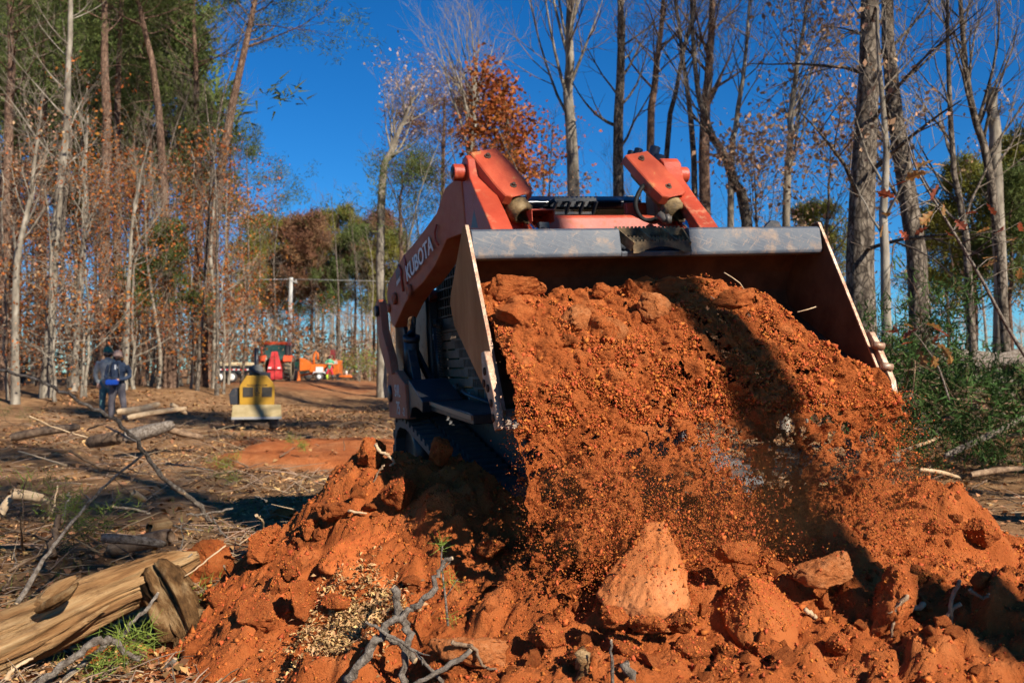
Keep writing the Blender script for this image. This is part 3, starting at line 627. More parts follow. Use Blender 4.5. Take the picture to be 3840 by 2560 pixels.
# arms -------------------------------------------------------------
UP = [(2.494,-.091,.858),(2.42,-.02,.857),(2.198,.037,.854),(1.924,.113,.843),(1.753,.147,.825),(1.494,.219,.792),(1.312,.294,.753),(1.198,.421,.722),(1.086,.450,.690),(1.012,.470,.672)]
LO = [(2.479,-.172,.858),(2.36,-.32,.857),(2.302,-.343,.854),(1.94,-.20,.843),(1.762,-.141,.825),(1.600,-.096,.792),(1.42,-.01,.753),(1.226,.121,.722),(1.10,.128,.690),(.98,.125,.672)]
def knee_poly(): return [(1.08, .455), (1.04, .50), (.99, .548), (.925, .556), (.885, .52), (.862, .42), (.74, .30), (.58, .16), (.46, .04), (.33, -.20), (.24, -.40), (.36, -.46), (.56, -.16), (.80, .06), (1.02, .125)]
for s in (-1, 1):
    b = MB(); vs = []
    for (u, l) in zip(UP, LO):
        xo, xi = s*u[2], s*(u[2] - .13); vs += [(xo, u[0], u[1]), (xo, l[0], l[1]), (xi, l[0], l[1]), (xi, u[0], u[1])]
    n = len(UP); fs = [(0, 1, 2, 3), (4*n-1, 4*n-2, 4*n-3, 4*n-4)]
    for i in range(n-1):
        for k in range(4): fs.append((i*4+k, i*4+(k+1) % 4, i*4+4+(k+1) % 4, i*4+4+k))
    b.add(vs, fs); arm = part(b, 'loader_arm', REDD, bevel=.008)
    b = MB(); b.prism(knee_poly(), s*.665, s*.545); part(b, 'knee', REDP, arm, .009)
    b = MB(); b.cyl((s*.66, .955, .462), (s*.735, .955, .462), .048, 20); part(b, 'pin_boss', REDP, arm, .006)
    b = MB(); b.lathe([(0, 0), (.030, 0), (.030, .004), (0, .004)], (s*.7355, .955, .462), (s, 0, 0), 16); part(b, 'pin_cap', BLACK, arm)
    for (y, z, rr) in ((1.80, -.13, .045), (2.18, -.15, .042), (2.40, -.20, .03)):
        b = MB(); b.lathe([(0, 0), (rr, 0), (rr, .02), (rr*.6, .022), (rr*.55, .012), (0, .012)], (s*.857 if y > 2 else s*.832, y, z), (s, 0, 0), 18); part(b, 'pin_boss', REDD, arm)
    # stamped ribs on the outer plate
    b = MB(); b.tube([(s*.857, 2.03, .06), (s*.852, 1.96, .02), (s*.853, 1.97, -.03), (s*.852, 1.93, -.12)], .008, 6); part(b, 'stamped_rib', REDP, arm)
    b = MB(); b.tube([(s*.837, 1.90, .112), (s*.841, 1.86, .06), (s*.842, 1.86, -.03), (s*.84, 1.84, -.09)], .008, 6); part(b, 'stamped_rib', REDP, arm)
    b = MB(); b.tube([(s*.757, 1.30, .22), (s*.764, 1.335, .18), (s*.762, 1.33, .13), (s*.756, 1.29, .10)], .007, 6); part(b, 'stamped_rib', REDP, arm)
    # triangular window of the knee
    b = MB(); b.prism([(.88, .14), (.74, .12), (.80, .23)], s*.6655, s*.660); part(b, 'knee_window', BLACK, arm)
    # rear link, lift cylinder
    b = MB(); b.prism([(2.70, -.14), (2.62, -.12), (2.56, -.17), (2.52, -.36), (2.30, -.54), (2.24, -.66), (2.40, -.66), (2.66, -.46), (2.74, -.28)], s*.90, s*.845)
    lk = part(b, 'rear_link', REDD, bevel=.006)
    b = MB(); b.cyl((s*.90, 2.63, -.205), (s*.925, 2.63, -.205), .04, 18); part(b, 'link_pin', BLACK, lk)
    b = MB(); b.prism([(2.32, -.30), (2.60, -.30), (2.62, -.60), (2.30, -.95), (1.95, -.95), (2.10, -.62)], s*.79, s*.73); part(b, 'rear_tower', BLACK, bevel=.006)
    b = MB(); b.prism([(2.44, -.18), (2.58, -.30), (2.56, -.56), (2.40, -.50), (2.36, -.30)], s*.60, s*.57); part(b, 'inner_link', REDP, bevel=.005)
    b = MB(); b.cyl((s*.755, 2.30, -.68), (s*.755, 2.20, -.42), .052, 18); lc = part(b, 'lift_cylinder', BLACK)
    b = MB(); b.cyl((s*.755, 2.22, -.43), (s*.755, 2.12, -.15), .030, 16); part(b, 'rod', CHROME, lc)
    b = MB(); b.lathe([(.030, 0), (.058, 0), (.058, .035), (.030, .035)], (s*.755, 2.214, -.44), (0, -.36, .93), 18); part(b, 'gland', BLACK, lc)
    # tilt cylinder with its guard
    A, B = (Vector((-.535, .96, .485)), Vector((-.405, .70, .165))) if s < 0 else (Vector((.415, .96, .485)), Vector((.535, .70, .165))); E2 = B + (B-A)*.75; B = A.lerp(B, .90); dv = (B-A).normalized()
    b = MB(); b.cyl(A, B, .055, 20); tcl = part(b, 'tilt_cylinder', HYDB)
    b = MB(); b.lathe([(.02, -.012), (.066, -.012), (.070, .0), (.070, .055), (.058, .07), (.045, .075), (.040, .062), (.02, .062)], B - dv*.05, dv, 20); part(b, 'gland', HYDB, tcl)
    b = MB(); b.cyl(B - dv*.02, E2, .030, 18); part(b, 'rod', CHROME, tcl)
    b = MB(); gv, gf = [], []; ax = -dv; nrm = Vector((0, -.72, .70)); lat = ax.cross(nrm).normalized()
    if lat.x < 0: lat = -lat
    nrm = lat.cross(ax).normalized()
    if nrm.y > 0: nrm = -nrm
    def gp(t, w, h): return A + Vector((0, -.01, .015)) + dv*t + lat*w + nrm*h
    st = [(-.080, .070, .030), (-.060, .088, .066), (.08, .098, .072), (.25, .098, .072), (.325, .088, .070), (.345, .05, .068)]
    rows = []
    for (t, w, h) in st: rows.append([gp(t, -w-.008, h-.055), gp(t, -w, h-.006), gp(t, -w+.007, h), gp(t, w-.007, h), gp(t, w, h-.006), gp(t, w+.008, h-.055)])
    for rw in rows: gv += rw
    for i in range(len(rows)-1):
        for k in range(5): gf.append((i*6+k, i*6+k+1, i*6+6+k+1, i*6+6+k))
    b.add(gv, gf, False); go = part(b, 'cylinder_guard', REDW)
    sd = go.modifiers.new('thick', 'SOLIDIFY'); sd.thickness = .008
    for (t, w) in ((.0, -.01), (.265, .0)):
        b = MB(); b.lathe([(0, .016), (.010, .016), (.012, .004), (.020, .003), (.020, -.004), (0, -.004)], gp(t, w, .0725), nrm, 8, False); part(b, 'guard_bolt', BOLTM, go)
# lettering on the arm that shows
def text_on(body, parent, name, origin, xdir, ydir, size, m, depth=.0015, bold=True, sx=1.0, align='LEFT'):
    cu = bpy.data.curves.new(name, 'FONT'); cu.body = body; cu.size = size; cu.extrude = depth; cu.offset = .012*size if bold else 0; cu.align_x = align
    tmp = bpy.data.objects.new(name, cu); C.objects.link(tmp); bpy.context.view_layer.update()
    me = bpy.data.meshes.new_from_object(tmp.evaluated_get(bpy.context.evaluated_depsgraph_get())); bpy.data.objects.remove(tmp); bpy.data.curves.remove(cu)
    me.name = name; me.materials.clear(); me.materials.append(m)
    x = Vector(xdir).normalized(); y = Vector(ydir); y = (y - x*y.dot(x)).normalized(); z = x.cross(y)
    Mx = Matrix((( x.x*sx, y.x, z.x, origin[0]), (x.y*sx, y.y, z.y, origin[1]), (x.z*sx, y.z, z.z, origin[2]), (0, 0, 0, 1)))
    me.transform(Mx); return link(name, me, parent)
arm_l = [o for o in C.objects if o.name.startswith('loader_arm')][0]
oo = Vector((-.836, 1.815, -.070)) - OFF
text_on('KUBOTA', arm_l, 'lettering', oo + Vector((-.013, 0, 0)), Vector((.072, -.425, .140)), Vector((-.0, .14, .43)), .150, LETTER, sx=.80)['label'] = 'pale grey block lettering on the arm'
b = MB(); b.add([(-.8605, 2.10, -.035), (-.8535, 1.985, .005), (-.8535, 2.005, .065), (-.8605, 2.12, .03)], [(0, 1, 2, 3)]); dq = part(b, 'warning_decal', DECALG, arm_l)
b = MB(); b.add([(-.8625, 2.09, -.075), (-.8555, 1.965, -.035), (-.8555, 1.975, -.008), (-.8625, 2.098, -.045)], [(0, 1, 2, 3)]); part(b, 'white_decal', DECALW, arm_l)
# cross tube, brackets, hoses ---------------------------------------
b = MB(); b.prism([(.78, .17), (.80, .195), (.93, .205), (.97, .17), (.97, .0), (.80, -.02), (.75, .02)], -.55, .55); xt = part(b, 'cross_tube', REDP, bevel=.012)
b = MB(); b.box((-.405, .60, .190), (-.27, .80, .198)); b.box((-.405, .60, .130), (-.398, .80, .19)); b.box((-.277, .60, .130), (-.27, .80, .19)); br = part(b, 'hose_bracket', REDP, xt, .003)
b = MB(); b.lathe([(0, .010), (.009, .010), (.012, .002), (.012, 0), (0, 0)], (-.335, .63, .198), (0, 0, 1), 8, False); b.lathe([(0, .010), (.009, .010), (.012, .002), (.012, 0), (0, 0)], (-.345, .74, .198), (0, 0, 1), 8, False); part(b, 'bracket_bolt', BOLTM, xt)
b = MB(); b.box((-.365, .60, .07), (-.305, .66, .128)); b.tube([(-.335, .61, .09), (-.335, .585, .04), (-.32, .57, -.02)], .028, 10); part(b, 'hose_clamp', BLACK, xt, .004)
def hose(pts, rr=.017):
    pts = [Vector(p) for p in pts]; out = []
    for i in range(len(pts)-1):
        p0, p1, p2, p3 = pts[max(i-1, 0)], pts[i], pts[i+1], pts[min(i+2, len(pts)-1)]
        for k in range(6):
            t = k/6; out.append(.5*((2*p1) + (p2-p0)*t + (2*p0-5*p1+4*p2-p3)*t*t + (3*p1-p0-3*p2+p3)*t**3))
    out.append(pts[-1]); b = MB(); b.tube(out, rr, 8); return part(b, 'hose', HOSE)
hose([(-.03, .77, .02), (-.02, .74, .045), (.04, .73, .062), (.10, .74, .045), (.11, .78, .01)], .013)
hose([(.46, .86, .40), (.36, .80, .36), (.30, .78, .27), (.31, .78, .20), (.36, .78, .16), (.44, .74, .18), (.47, .72, .27), (.44, .76, .36)], .0135)
#hose([(-.52, .90, .40), (-.49, .85, .30), (-.46, .80, .22)], .016)
b = MB(); b.tube([(.40, .70, .185), (.425, .68, .15), (.46, .66, .145)], [.022, .026, .022], 10); b.lathe([(.0, -.012), (.03, -.012), (.03, .012), (0, .012)], (.44, .675, .15), (.9, -.2, .1), 10); part(b, 'elbow_fitting', mat('fitting_zinc', (.13, .11, .09), .5, metal=.4))
b = MB(); b.box((.33, .98, .0), (.47, 1.02, .30)); part(b, 'knee_web', REDP, bevel=.01)
for (x, y, z, l, rr) in ((.425, 1.10, .575, .06, .022), (.465, 1.08, .580, .065, .027), (.555, 1.04, .575, .075, .032), (.575, 1.0, .56, .03, .034)):   # couplers on top of the arm
    b = MB(); dd = Vector((.25, -.15, .95)).normalized()
    b.lathe([(0, -.02), (rr*1.25, -.02), (rr*1.25, l*.35), (rr, l*.42), (rr, l), (rr*.8, l+.004), (0, l)], (x, y, z), dd, 14); part(b, 'hose_coupler', BLACKG)
b = MB(); b.tube([(.80, .30, .02), (.84, .28, .045), (.88, .27, .045), (.885, .27, .01)], .010, 8); part(b, 'latch_handle', REDP)
b = MB(); b.cyl((-.60, 2.30, -.13), (.60, 2.30, -.13), .042, 20); part(b, 'rear_cross_tube', REDP)
b = MB(); b.prism([(.34, -.10), (.42, .0), (.46, -.02), (.40, -.42), (.30, -.45)], -.56, .56); part(b, 'coupler_plate', BLACK, bevel=.01)
# cab ----------------------------------------------------------------
CX = .52
b = MB()
for s in (-1, 1):
    b.bar((s*CX, 1.30, .37), (s*(CX+.01), 1.12, -.84), .055, .055); b.bar((s*CX, 2.26, .37), (s*CX, 2.30, -.84), .05, .05)
    b.bar((s*CX, 1.30, .37), (s*CX, 2.26, .37), .05, .06); b.bar((s*CX, 1.26, -.34), (s*CX, 2.28, -.34), .045, .08)
b.bar((-CX, 2.28, -.34), (CX, 2.28, -.34), .05, .05); b.bar((-CX, 1.30, .36), (CX, 1.30, .36), .05, .05); b.bar((-CX, 1.12, -.8), (CX, 1.12, -.8), .06, .1)
cab = part(b, 'cab', BLACK, bevel=.006, label='black cab frame with mesh sides behind the arms')
b = MB(); b.prism([(1.22, .30), (1.20, .345), (1.26, .385), (2.28, .40), (2.32, .36), (2.30, .33)], -CX-.03, CX+.03); part(b, 'roof', BLACKG, cab, .012)
b = MB(); serr(b, -.07, .20, 1.12, .330, .350, 9); serr(b, -.07, .20, 1.20, .31, .345, 9)
for x in (-.065, .02, .11, .195): b.bar((x, 1.10, .325), (x-.012, 1.14, .262), .012, .02); b.bar((x, 1.12, .34), (x, 1.21, .335), .012, .02)
b.bar((-.085, 1.15, .262), (.19, 1.15, .262), .02, .015); part(b, 'roof_step', BLACK, cab)
for s in (-1, 1):
    b = MB()
    for k in range(15):
        y = 1.33 + k*.064; b.bar((s*(CX+.016), y, .35), (s*(CX+.016), y, -.30), .007, .010)
    for k in range(11):
        z = -.29 + k*.062; b.bar((s*(CX+.024), 1.28, z), (s*(CX+.024), 2.27, z), .008, .010)
    part(b, 'window_mesh', BLACK, cab)
    b = MB(); b.box((s*(CX-.025)-.004, 1.33, -.30), (s*(CX-.025)+.004, 2.24, .34)); part(b, 'window_glass', GLASS, cab)
    # lower side panel with rows of slots: bars left between the openings
    b = MB(); x0, x1 = s*(CX+.004), s*(CX+.016); lo, hi = min(x0, x1), max(x0, x1)
    rowz = [-.40 - k*.062 for k in range(7)]
    b.box((lo, 1.16, -.885), (hi, 2.28, rowz[-1] - .05)); b.box((lo, 1.16, rowz[0] + .005), (hi, 2.28, -.36))
    for k, z in enumerate(rowz):
        ya, yb = 1.24, 1.98 - k*.10
        b.box((lo, 1.16, z-.05), (hi, ya, z)); b.box((lo, yb, z-.05), (hi, 2.28, z)); b.box((lo, ya, z-.062), (hi, yb, z-.05)) if k < 6 else None
        n = max(2, int((yb-ya)/.036))
        for j in range(1, n): y = ya + (yb-ya)*j/n; b.box((lo, y-.005, z-.05), (hi, y+.005, z))
    part(b, 'slotted_panel', DUSTB, cab)
    b = MB(); b.box((s*(CX-.03)-.004, 1.2, -.86), (s*(CX-.03)+.004, 2.25, -.38)); part(b, 'panel_backing', mat('glass_green_reflection', (.35, .60, .45), .18, metal=.7, col2=(.5, .7, .5), nscale=10), cab)  # green reflection in the slots is put into the backing's colour
    b = MB(); b.cyl((s*.575, 2.24, -.36), (s*.575, 2.18, -.82), .022, 12); b.cyl((s*.575, 2.235, -.30), (s*.575, 2.24, -.36), .014, 10); sp = part(b, 'gas_strut', BLACK)
    b = MB(); b.cyl((s*.575, 2.24, -.40), (s*.575, 2.236, -.44), .0235, 12); part(b, 'strut_collar', DECALW, sp)
    b = MB(); hx = []
    for k in range(200):
        t = k/199; a = t*2*math.pi*22; hx.append((s*(.575) + .020*math.cos(a), 2.14 - .05*t + .020*math.sin(a), -.33 - .40*t))
    b.tube(hx, .0045, 4); part(b, 'coil_spring', BOLTM)
    b = MB(); b.prism([(2.30, -.42), (2.42, -.40), (2.52, -.46), (2.56, -.62), (2.50, -.90), (2.20, -.90)], s*.55, s*.50); part(b, 'side_shield', BLACK, bevel=.008)
    b = MB(); b.lathe([(0, .02), (.035, .02), (.045, .0), (.045, -.03), (0, -.03)], (s*.60, 2.28, -.80), (s, -.3, 0), 14); part(b, 'work_lamp', mat('lamp_lens', (.30, .40, .30), .15, spec=.6))
    b = MB(); b.bar((s*.70, 2.36, -.50), (s*.62, 2.02, -.86), .03, .045); part(b, 'brace', BLACK)
    # chassis side: rear panel, fender, step
    b = MB(); b.prism([(2.46, -.64), (2.22, -.64), (1.92, -.73), (1.90, -.955), (2.54, -.975), (2.56, -.72)], s*.875, s*.815); rp = part(b, 'rear_panel', REDD, bevel=.006)
    b = MB(); b.lathe([(0, .018), (.045, .018), (.06, .012), (.06, 0), (0, 0)], (s*.8755, 2.44, -.80), (s, 0, 0), 20); part(b, 'hub_cap', BLACK, rp)
    if s < 0:
        for (body, zz, sz, y0) in (('SVL', -.815, .115, 2.28), ('75', -.935, .125, 2.25), ('-2', -.935, .075, 2.035)):
            text_on(body, rp, 'lettering', Vector((-.8765, y0, zz)) - OFF, (0, -1, .0), (0, 0, 1), sz, DECALW, sx=1.05)
    arcp = [(1.90, -.70), (1.84, -.715), (1.50, -.83), (1.52, -.90), (1.60, -.885), (1.72, -.87), (1.84, -.885), (1.91, -.955)]
    b = MB(); b.prism(arcp, s*.855, s*.60); part(b, 'fender', BLACK, bevel=.006)
    b = MB(); b.prism([(1.54, -.835), (.62, -.865), (.55, -.875), (.55, -.925), (.62, -.925), (1.54, -.89)], s*.80, s*.56); ssx = part(b, 'side_step', BLACK, bevel=.006)
    b = MB(); b.bar((s*.806, 1.54, -.842), (s*.806, .55, -.888), .012, .024); part(b, 'step_rim', mat('worn_step_edge', (.30, .21, .14), .5, metal=.4), ssx)
    b = MB(); b.tube([(s*.58, 1.60, -.80), (s*.60, 1.50, -.78), (s*.60, 1.40, -.80), (s*.58, .9, -.845)], .012, 8); part(b, 'cable', BLACK)
    b = MB(); b.box((s*.565-.02, 1.66, -.88), (s*.565+.02, 1.78, -.76)); b.cyl((s*.585, 1.72, -.74), (s*.585, 1.72, -.84), .018, 10); part(b, 'latch_block', BOLTM)
    b = MB(); b.box((s*.537-.001, 1.565, -.845), (s*.537+.001, 1.60, -.795)); part(b, 'small_decal', DECALW)
    # rubber track: belt, lugs, wheels
    XT0, XT1 = s*.835, s*.50
    path = [(2.52, -1.02), (2.40, -.985), (2.20, -.99), (1.8, -1.06), (1.2, -1.18), (.62, -1.30), (.50, -1.36), (.44, -1.47), (.46, -1.60), (.56, -1.70), (.75, -1.735), (1.4, -1.74), (2.1, -1.735), (2.35, -1.68), (2.58, -1.42), (2.64, -1.22), (2.60, -1.09)]
    n = len(path); b = MB(); cen = (1.5, -1.4); vs, fs = [], []
    for (y, z) in path:
        iy, iz = y + (cen[0]-y)*.045, z + (cen[1]-z)*.12
        vs += [(XT0, y, z), (XT1, y, z), (XT1, iy, iz), (XT0, iy, iz)]
    for i in range(n):
        j = (i+1) % n
        for k in range(4): fs.append((i*4+k, i*4+(k+1) % 4, j*4+(k+1) % 4, j*4+k))
    b.add(vs, fs); trk = part(b, 'track', RUBBER)
    L = [0.0]
    for i in range(n): L.append(L[-1] + math.hypot(path[(i+1) % n][0]-path[i][0], path[(i+1) % n][1]-path[i][1]))
    def at(t):
        t %= L[-1]; i = max(k for k in range(n) if L[k] <= t); u = (t-L[i])/(L[i+1]-L[i]); a, c = path[i], path[(i+1) % n]
        dy, dz = c[0]-a[0], c[1]-a[1]; q = math.hypot(dy, dz); return a[0]+dy*u, a[1]+dz*u, dy/q, dz/q
    lug_me = None; nl = int(L[-1]/.115)
    for k in range(nl):
        for h in (0, 1):
            y, z, dy, dz = at((k + .5*h)*L[-1]/nl); ny, nz = dz, -dy                       # outward
            if (y-cen[0])*ny + (z-cen[1])*nz < 0: ny, nz = -ny, -nz
            xa, xb = (s*.838, s*.685) if h == 0 else (s*.665, s*.498)
            if lug_me is None or True:
                bb = MB(); x0, x1 = min(xa, xb), max(xa, xb)
                pl = [(y+dy*.036, z+dz*.036), (y-dy*.036, z-dz*.036), (y-dy*.022+ny*.030, z-dz*.022+nz*.030), (y+dy*.022+ny*.030, z+dz*.022+nz*.030)]
                bb.prism(pl, x0, x1); part(bb, 'lug', RUBBER, trk)
    for (y, z, rr) in ((.66, -1.52, .17), (2.40, -1.22, .19), (1.0, -1.58, .11), (1.35, -1.58, .11), (1.7, -1.58, .11), (2.05, -1.58, .11)):
        b = MB(); b.lathe([(0, -.06), (rr, -.06), (rr, .06), (rr*.8, .07), (rr*.3, .05), (0, .05)], (s*.70, y, z), (s, 0, 0), 20); part(b, 'track_wheel', BLACK, trk)
b = MB(); b.box((-.48, .70, -1.5), (.48, 2.5, -.86)); b.box((-.50, .62, -1.0), (.50, 1.2, -.80)); part(b, 'chassis', BLACK, bevel=.02)
b = MB(); b.box((-.62, 2.3, -1.1), (.62, 2.78, -.10)); part(b, 'engine_cover', BLACK, bevel=.03)
for (px, y, z) in ((.5, .58, -1.28), ): pass
# ------------------------------------------------------------------ soil in the bucket and falling from it
def heap(u, v):
    """u across -1..1, v 0 (back of the heap) .. 1 (where it breaks up below the lip); bucket coordinates"""
    x = u * (.918 + .03*np.clip(v, 0, 1)**2)
    ztop = -.275 - .40*ss(x, .48, .95) - .03*ss(x, .1, .6) + .025*np.sin(u*5+1)
    zlip = -.90 - .0*x
    z = ztop + (zlip - ztop) * v
    plane = .0 + .535*z                               # the open face of the bucket (y at height z)
    bulge = -.135*np.sin(np.clip(v, 0, 1)*math.pi*.82)**1.0 * (1 - .55*ss(x, .45, .95))
    back = .17*(1-v)**3
    y = plane + bulge + back - .02*v
    return x, y, z
def heap_surface():
    nu, nv = 400, 520
    U, Vv = np.meshgrid(np.linspace(-1, 1, nu), np.linspace(-.14, 2.25, nv))
    vc = np.clip(Vv, 0, 1); x, y, z = heap(U, vc)
    y = y + np.where(Vv < 0, -Vv*1.4, 0); z = z + np.where(Vv < 0, Vv*.55, 0)          # back slope into the dark of the bucket
    over = np.maximum(Vv - 1, 0); y = y - .16*over**.75; z = z - over*.66; x = x*(1 - .02*np.minimum(over, 1))
    t = z*1.0
    wx, wt = x + .012*fbm(x*18, t*18, 0*x, 2, 3), t + .012*fbm(x*18+7, t*18, 0*x, 2, 4)
    d = .040*fbm(x*4, t*4, y*3, 4, 61) + .10*shards(wx, wt, .14, 70, .35)*np.clip(1.3-1.2*vc, .2, 1) + .050*lumps(wx, wt, .075, 80, .4) + .032*lumps(wx, wt, .036, 84, .5) + .016*lumps(wx, wt, .019, 88, .55) + .006*fbm(x*45, t*45, 0*x, 2, 71)
    fl = ss(Vv, .85, 1.35); d = d + fl*(.055*fbm(x*9, t*4, 0*x, 3, 21) + .045*lumps(wx, wt*.7, .05, 91, .6) + .03*lumps(wx, wt*.8, .022, 92, .7))
    y = y - d*.8; z = z + d*.45
    x = x + .01*fbm(x*20, t*20, y*5, 2, 77)
    jr = np.random.default_rng(3); x = x + jr.uniform(-.0018, .0018, x.shape); z = z + jr.uniform(-.0018, .0018, x.shape); y = y + jr.normal(0, .0016, x.shape)
    Vt = np.stack([x, y, z], -1).reshape(-1, 3)
    a = (np.arange(nv-1)[:, None]*nu + np.arange(nu-1)[None, :]).ravel(); Fc = np.stack([a, a+1, a+nu+1, a+nu], 1)
    # ragged lower edge
    hole = fbm(U.ravel()*26, Vv.ravel()*17, U.ravel()*0, 4, 15) * .55 + .5*fbm(U.ravel()*7, Vv.ravel()*3, U.ravel()*0, 2, 18)
    hole = hole + .30*fbm(U.ravel()*55, Vv.ravel()*38, U.ravel()*0, 2, 19)
    keep = (np.maximum(Vv.ravel() - 1.0, 0)**.8 * .52 - .50 + .30*ss(U.ravel(), .40, .75)*ss(Vv.ravel(), 1.0, 1.3) < hole)[Fc].all(1)
    Wd = Vt @ np.array(LM).T + np.array(LT)
    return Wd, Fc[keep]
hv, hf = heap_surface()
hp = link('soil_heap', mesh_np('soil_heap', hv, np.vstack([hf[:, :3], hf[:, [0, 2, 3]]]), CLAY, False)); tag(hp, 'heap of orange soil sliding out of the tipped bucket', 'soil heap')
LMn, LTn = np.array(LM), np.array(LT)
g = np.random.default_rng(12)
n = 30000; u = g.uniform(-1, 1, n); v = g.random(n)**.7; x, y, z = heap(u, v)
d = .045*fbm(x*4, z*4, y*3, 4, 61) + .055*lumps(x, z, .07, 80, .6)
S = .0018 + .0048*g.random(n)**3 + .008*(g.random(n) < .02)
pos = np.stack([x, y - d*.8 - .008 - .012*g.random(n), z + d*.45], -1) @ LMn.T + LTn
o = grains('heap_crumbs', pos, S, g.random(n), sub=1, seed=4); tag(o, 'crumbs on the face of the soil in the bucket', 'soil crumbs', kind='stuff')
# the curtain of falling grains
n = 128000; u = g.uniform(-1.0, 1.0, n); tt = g.random(n)**.85                     # tt 0 at lip .. 1 at the mound
dens = .5 + .6*fbm(u*7, tt*1.2, 0*u, 3, 44) + .5*fbm(u*24, tt*2.2, 0*u, 3, 45); ok = g.random(n) < np.clip(dens*1.25 - .30*ss(u, .45, .8)*ss(tt, .25, .7), .10, 1)
u, tt = u[ok], tt[ok]; n = len(u)
z = -.80 - tt*(.78 + .12*u); spread = .045 + .10*tt
y = -.50 - .20*tt**.7 + g.normal(size=n)*spread*1.1; x = u*(.925 - .01*tt) + g.normal(size=n)*.012*(1+tt)
S = (.0013 + .0040*g.random(n)**3.5 + .007*(g.random(n) < .016)) * (1 - .25*ss(u, .4, .8))
o = grains('falling_soil', np.stack([x, y, z], -1) @ LMn.T + LTn, S, g.random(n), sub=1, seed=6)
tag(o, 'curtain of orange soil grains falling from the bucket lip', 'falling soil', kind='stuff')
n = 16000; u = g.uniform(-1.06, 1.08, n); tt = g.random(n)**.8                     # fine spray and dust round the curtain
z = -.82 - tt*.82; y = -.52 - .26*tt + g.normal(size=n)*(.06+.12*tt); x = u*(.92-.01*tt) + g.normal(size=n)*.03*(.4+tt)
o = grains('soil_spray', np.stack([x, y, z], -1) @ LMn.T + LTn, .0016 + .002*g.random(n)**2, g.random(n), sub=1, seed=8)
tag(o, 'fine spray of soil specks round the falling curtain', 'soil spray', kind='stuff')
# larger lumps in the bucket and in the air
LUMPS = [(1940,1085,200,120,'large clod resting high in the bucket corner by the pale side plate'),(2130,1197,195,105,'oblong clod on the soil in the bucket below the corner clod'),(2295,1237,110,112,'wedge-shaped clod in the middle of the soil heap'),(2455,1155,135,105,'angular clod high on the soil heap with a pale chip'),
 (2520,1078,180,62,'flat slab of clay lying under the step side of the bucket rim'),(2750,1117,155,72,'dark oval clod in the shade with a thin root across it'),(2370,1072,48,62,'small upright clod at the back of the heap'),(1925,1190,140,110,'smooth mound-like clod against the pale side plate'),
 (2130,1275,62,42,'small split clod under the oblong one'),(2600,1060,90,40,'shaded clod at the back edge of the heap'),(2250,1085,80,50,'clod at the back of the heap beside the upright one')]
def on_plane(px, py, yl):
    d = LM.transposed() @ ray(px, py); o = LM.transposed() @ (Vector((0, 0, CAMZ)) - LT); t = (yl - o.y)/d.y; return o + d*t, t
for i, (px, py, w, h, lab) in enumerate(LUMPS):
    vz = on_plane(px, py, -.2)[0].z; yl = float(heap(np.array([0.]), np.clip(np.array([(vz + .275)/-.625]), 0, 1))[1][0]) - .085
    q, t = on_plane(px, py, yl); k = t/FPX
    o = link('clay_lump', rock_mesh('clay_lump', 900+i*3, 14, .10, CLAYP if i in (1, 2, 3) else CLAYD)); o.location = LM @ q + LT; o.scale = (w*k*.60, (w+h)*.25*k, h*k*.64)
    o.rotation_euler = (random.Random(i).uniform(-.3, .3), random.Random(i+9).uniform(-.2, .2), YAW); tag(o, lab, 'clod', 'clay lumps in the bucket')
r = random.Random(21)
for i in range(46):
    if i == 0: px, py, w = 2885, 1735, 52
    elif i == 1: px, py, w = 2700, 1868, 50
    elif i == 2: px, py, w = 2630, 1802, 40
    elif i == 3: px, py, w = 2738, 1818, 44
    else: px, py, w = r.uniform(1920, 3250), r.uniform(1250, 1900), r.uniform(16, 34)
    lowr = py > 1480
    q, t = on_plane(px, py, -.60 if lowr else -.36 - (py-1250)/230*.14); k = t/FPX
    o = link('clay_lump', r.choice(CLOD_SMALL)); o.location = LM @ q + LT; s = w*k*.55; o.scale = (s, s*.9, s*r.uniform(.7, 1.1)); o.rotation_euler = (r.uniform(0, 6), r.uniform(0, 6), 0)
    lab = {0: 'round clod caught in mid-air over the shadowed soil, larger than those near it', 1: 'oval clod in mid-air just above the pale wedge', 2: 'thin flake of clay dropping beside the curtain of grains', 3: 'chip of clay falling above the oval clod'}.get(i, 'small clod tumbling among the falling grains' if lowr else 'small clod rolling down the soil heap')
    tag(o, lab, 'clod', 'clods falling with the soil' if lowr else 'clods on the soil heap')
for pts in ([(2715,1022),(2745,1040),(2775,1062),(2790,1085)], [(2665,1112),(2700,1135),(2740,1142),(2780,1130),(2815,1122)], [(3060,1150),(3030,1160),(2990,1170)]):
    b = MB(); b.tube([LM @ on_plane(a, c, -.17)[0] + LT for a, c in pts], .0028, 5); o = b.build('root_thread', CUTW)
    tag(o, {2715: 'pale root sticking up from the soil in the bucket shadow', 2665: 'thin pale root draped round the dark oval clod', 3060: 'short pale root by the sloping end of the heap'}[pts[0][0]], 'root')
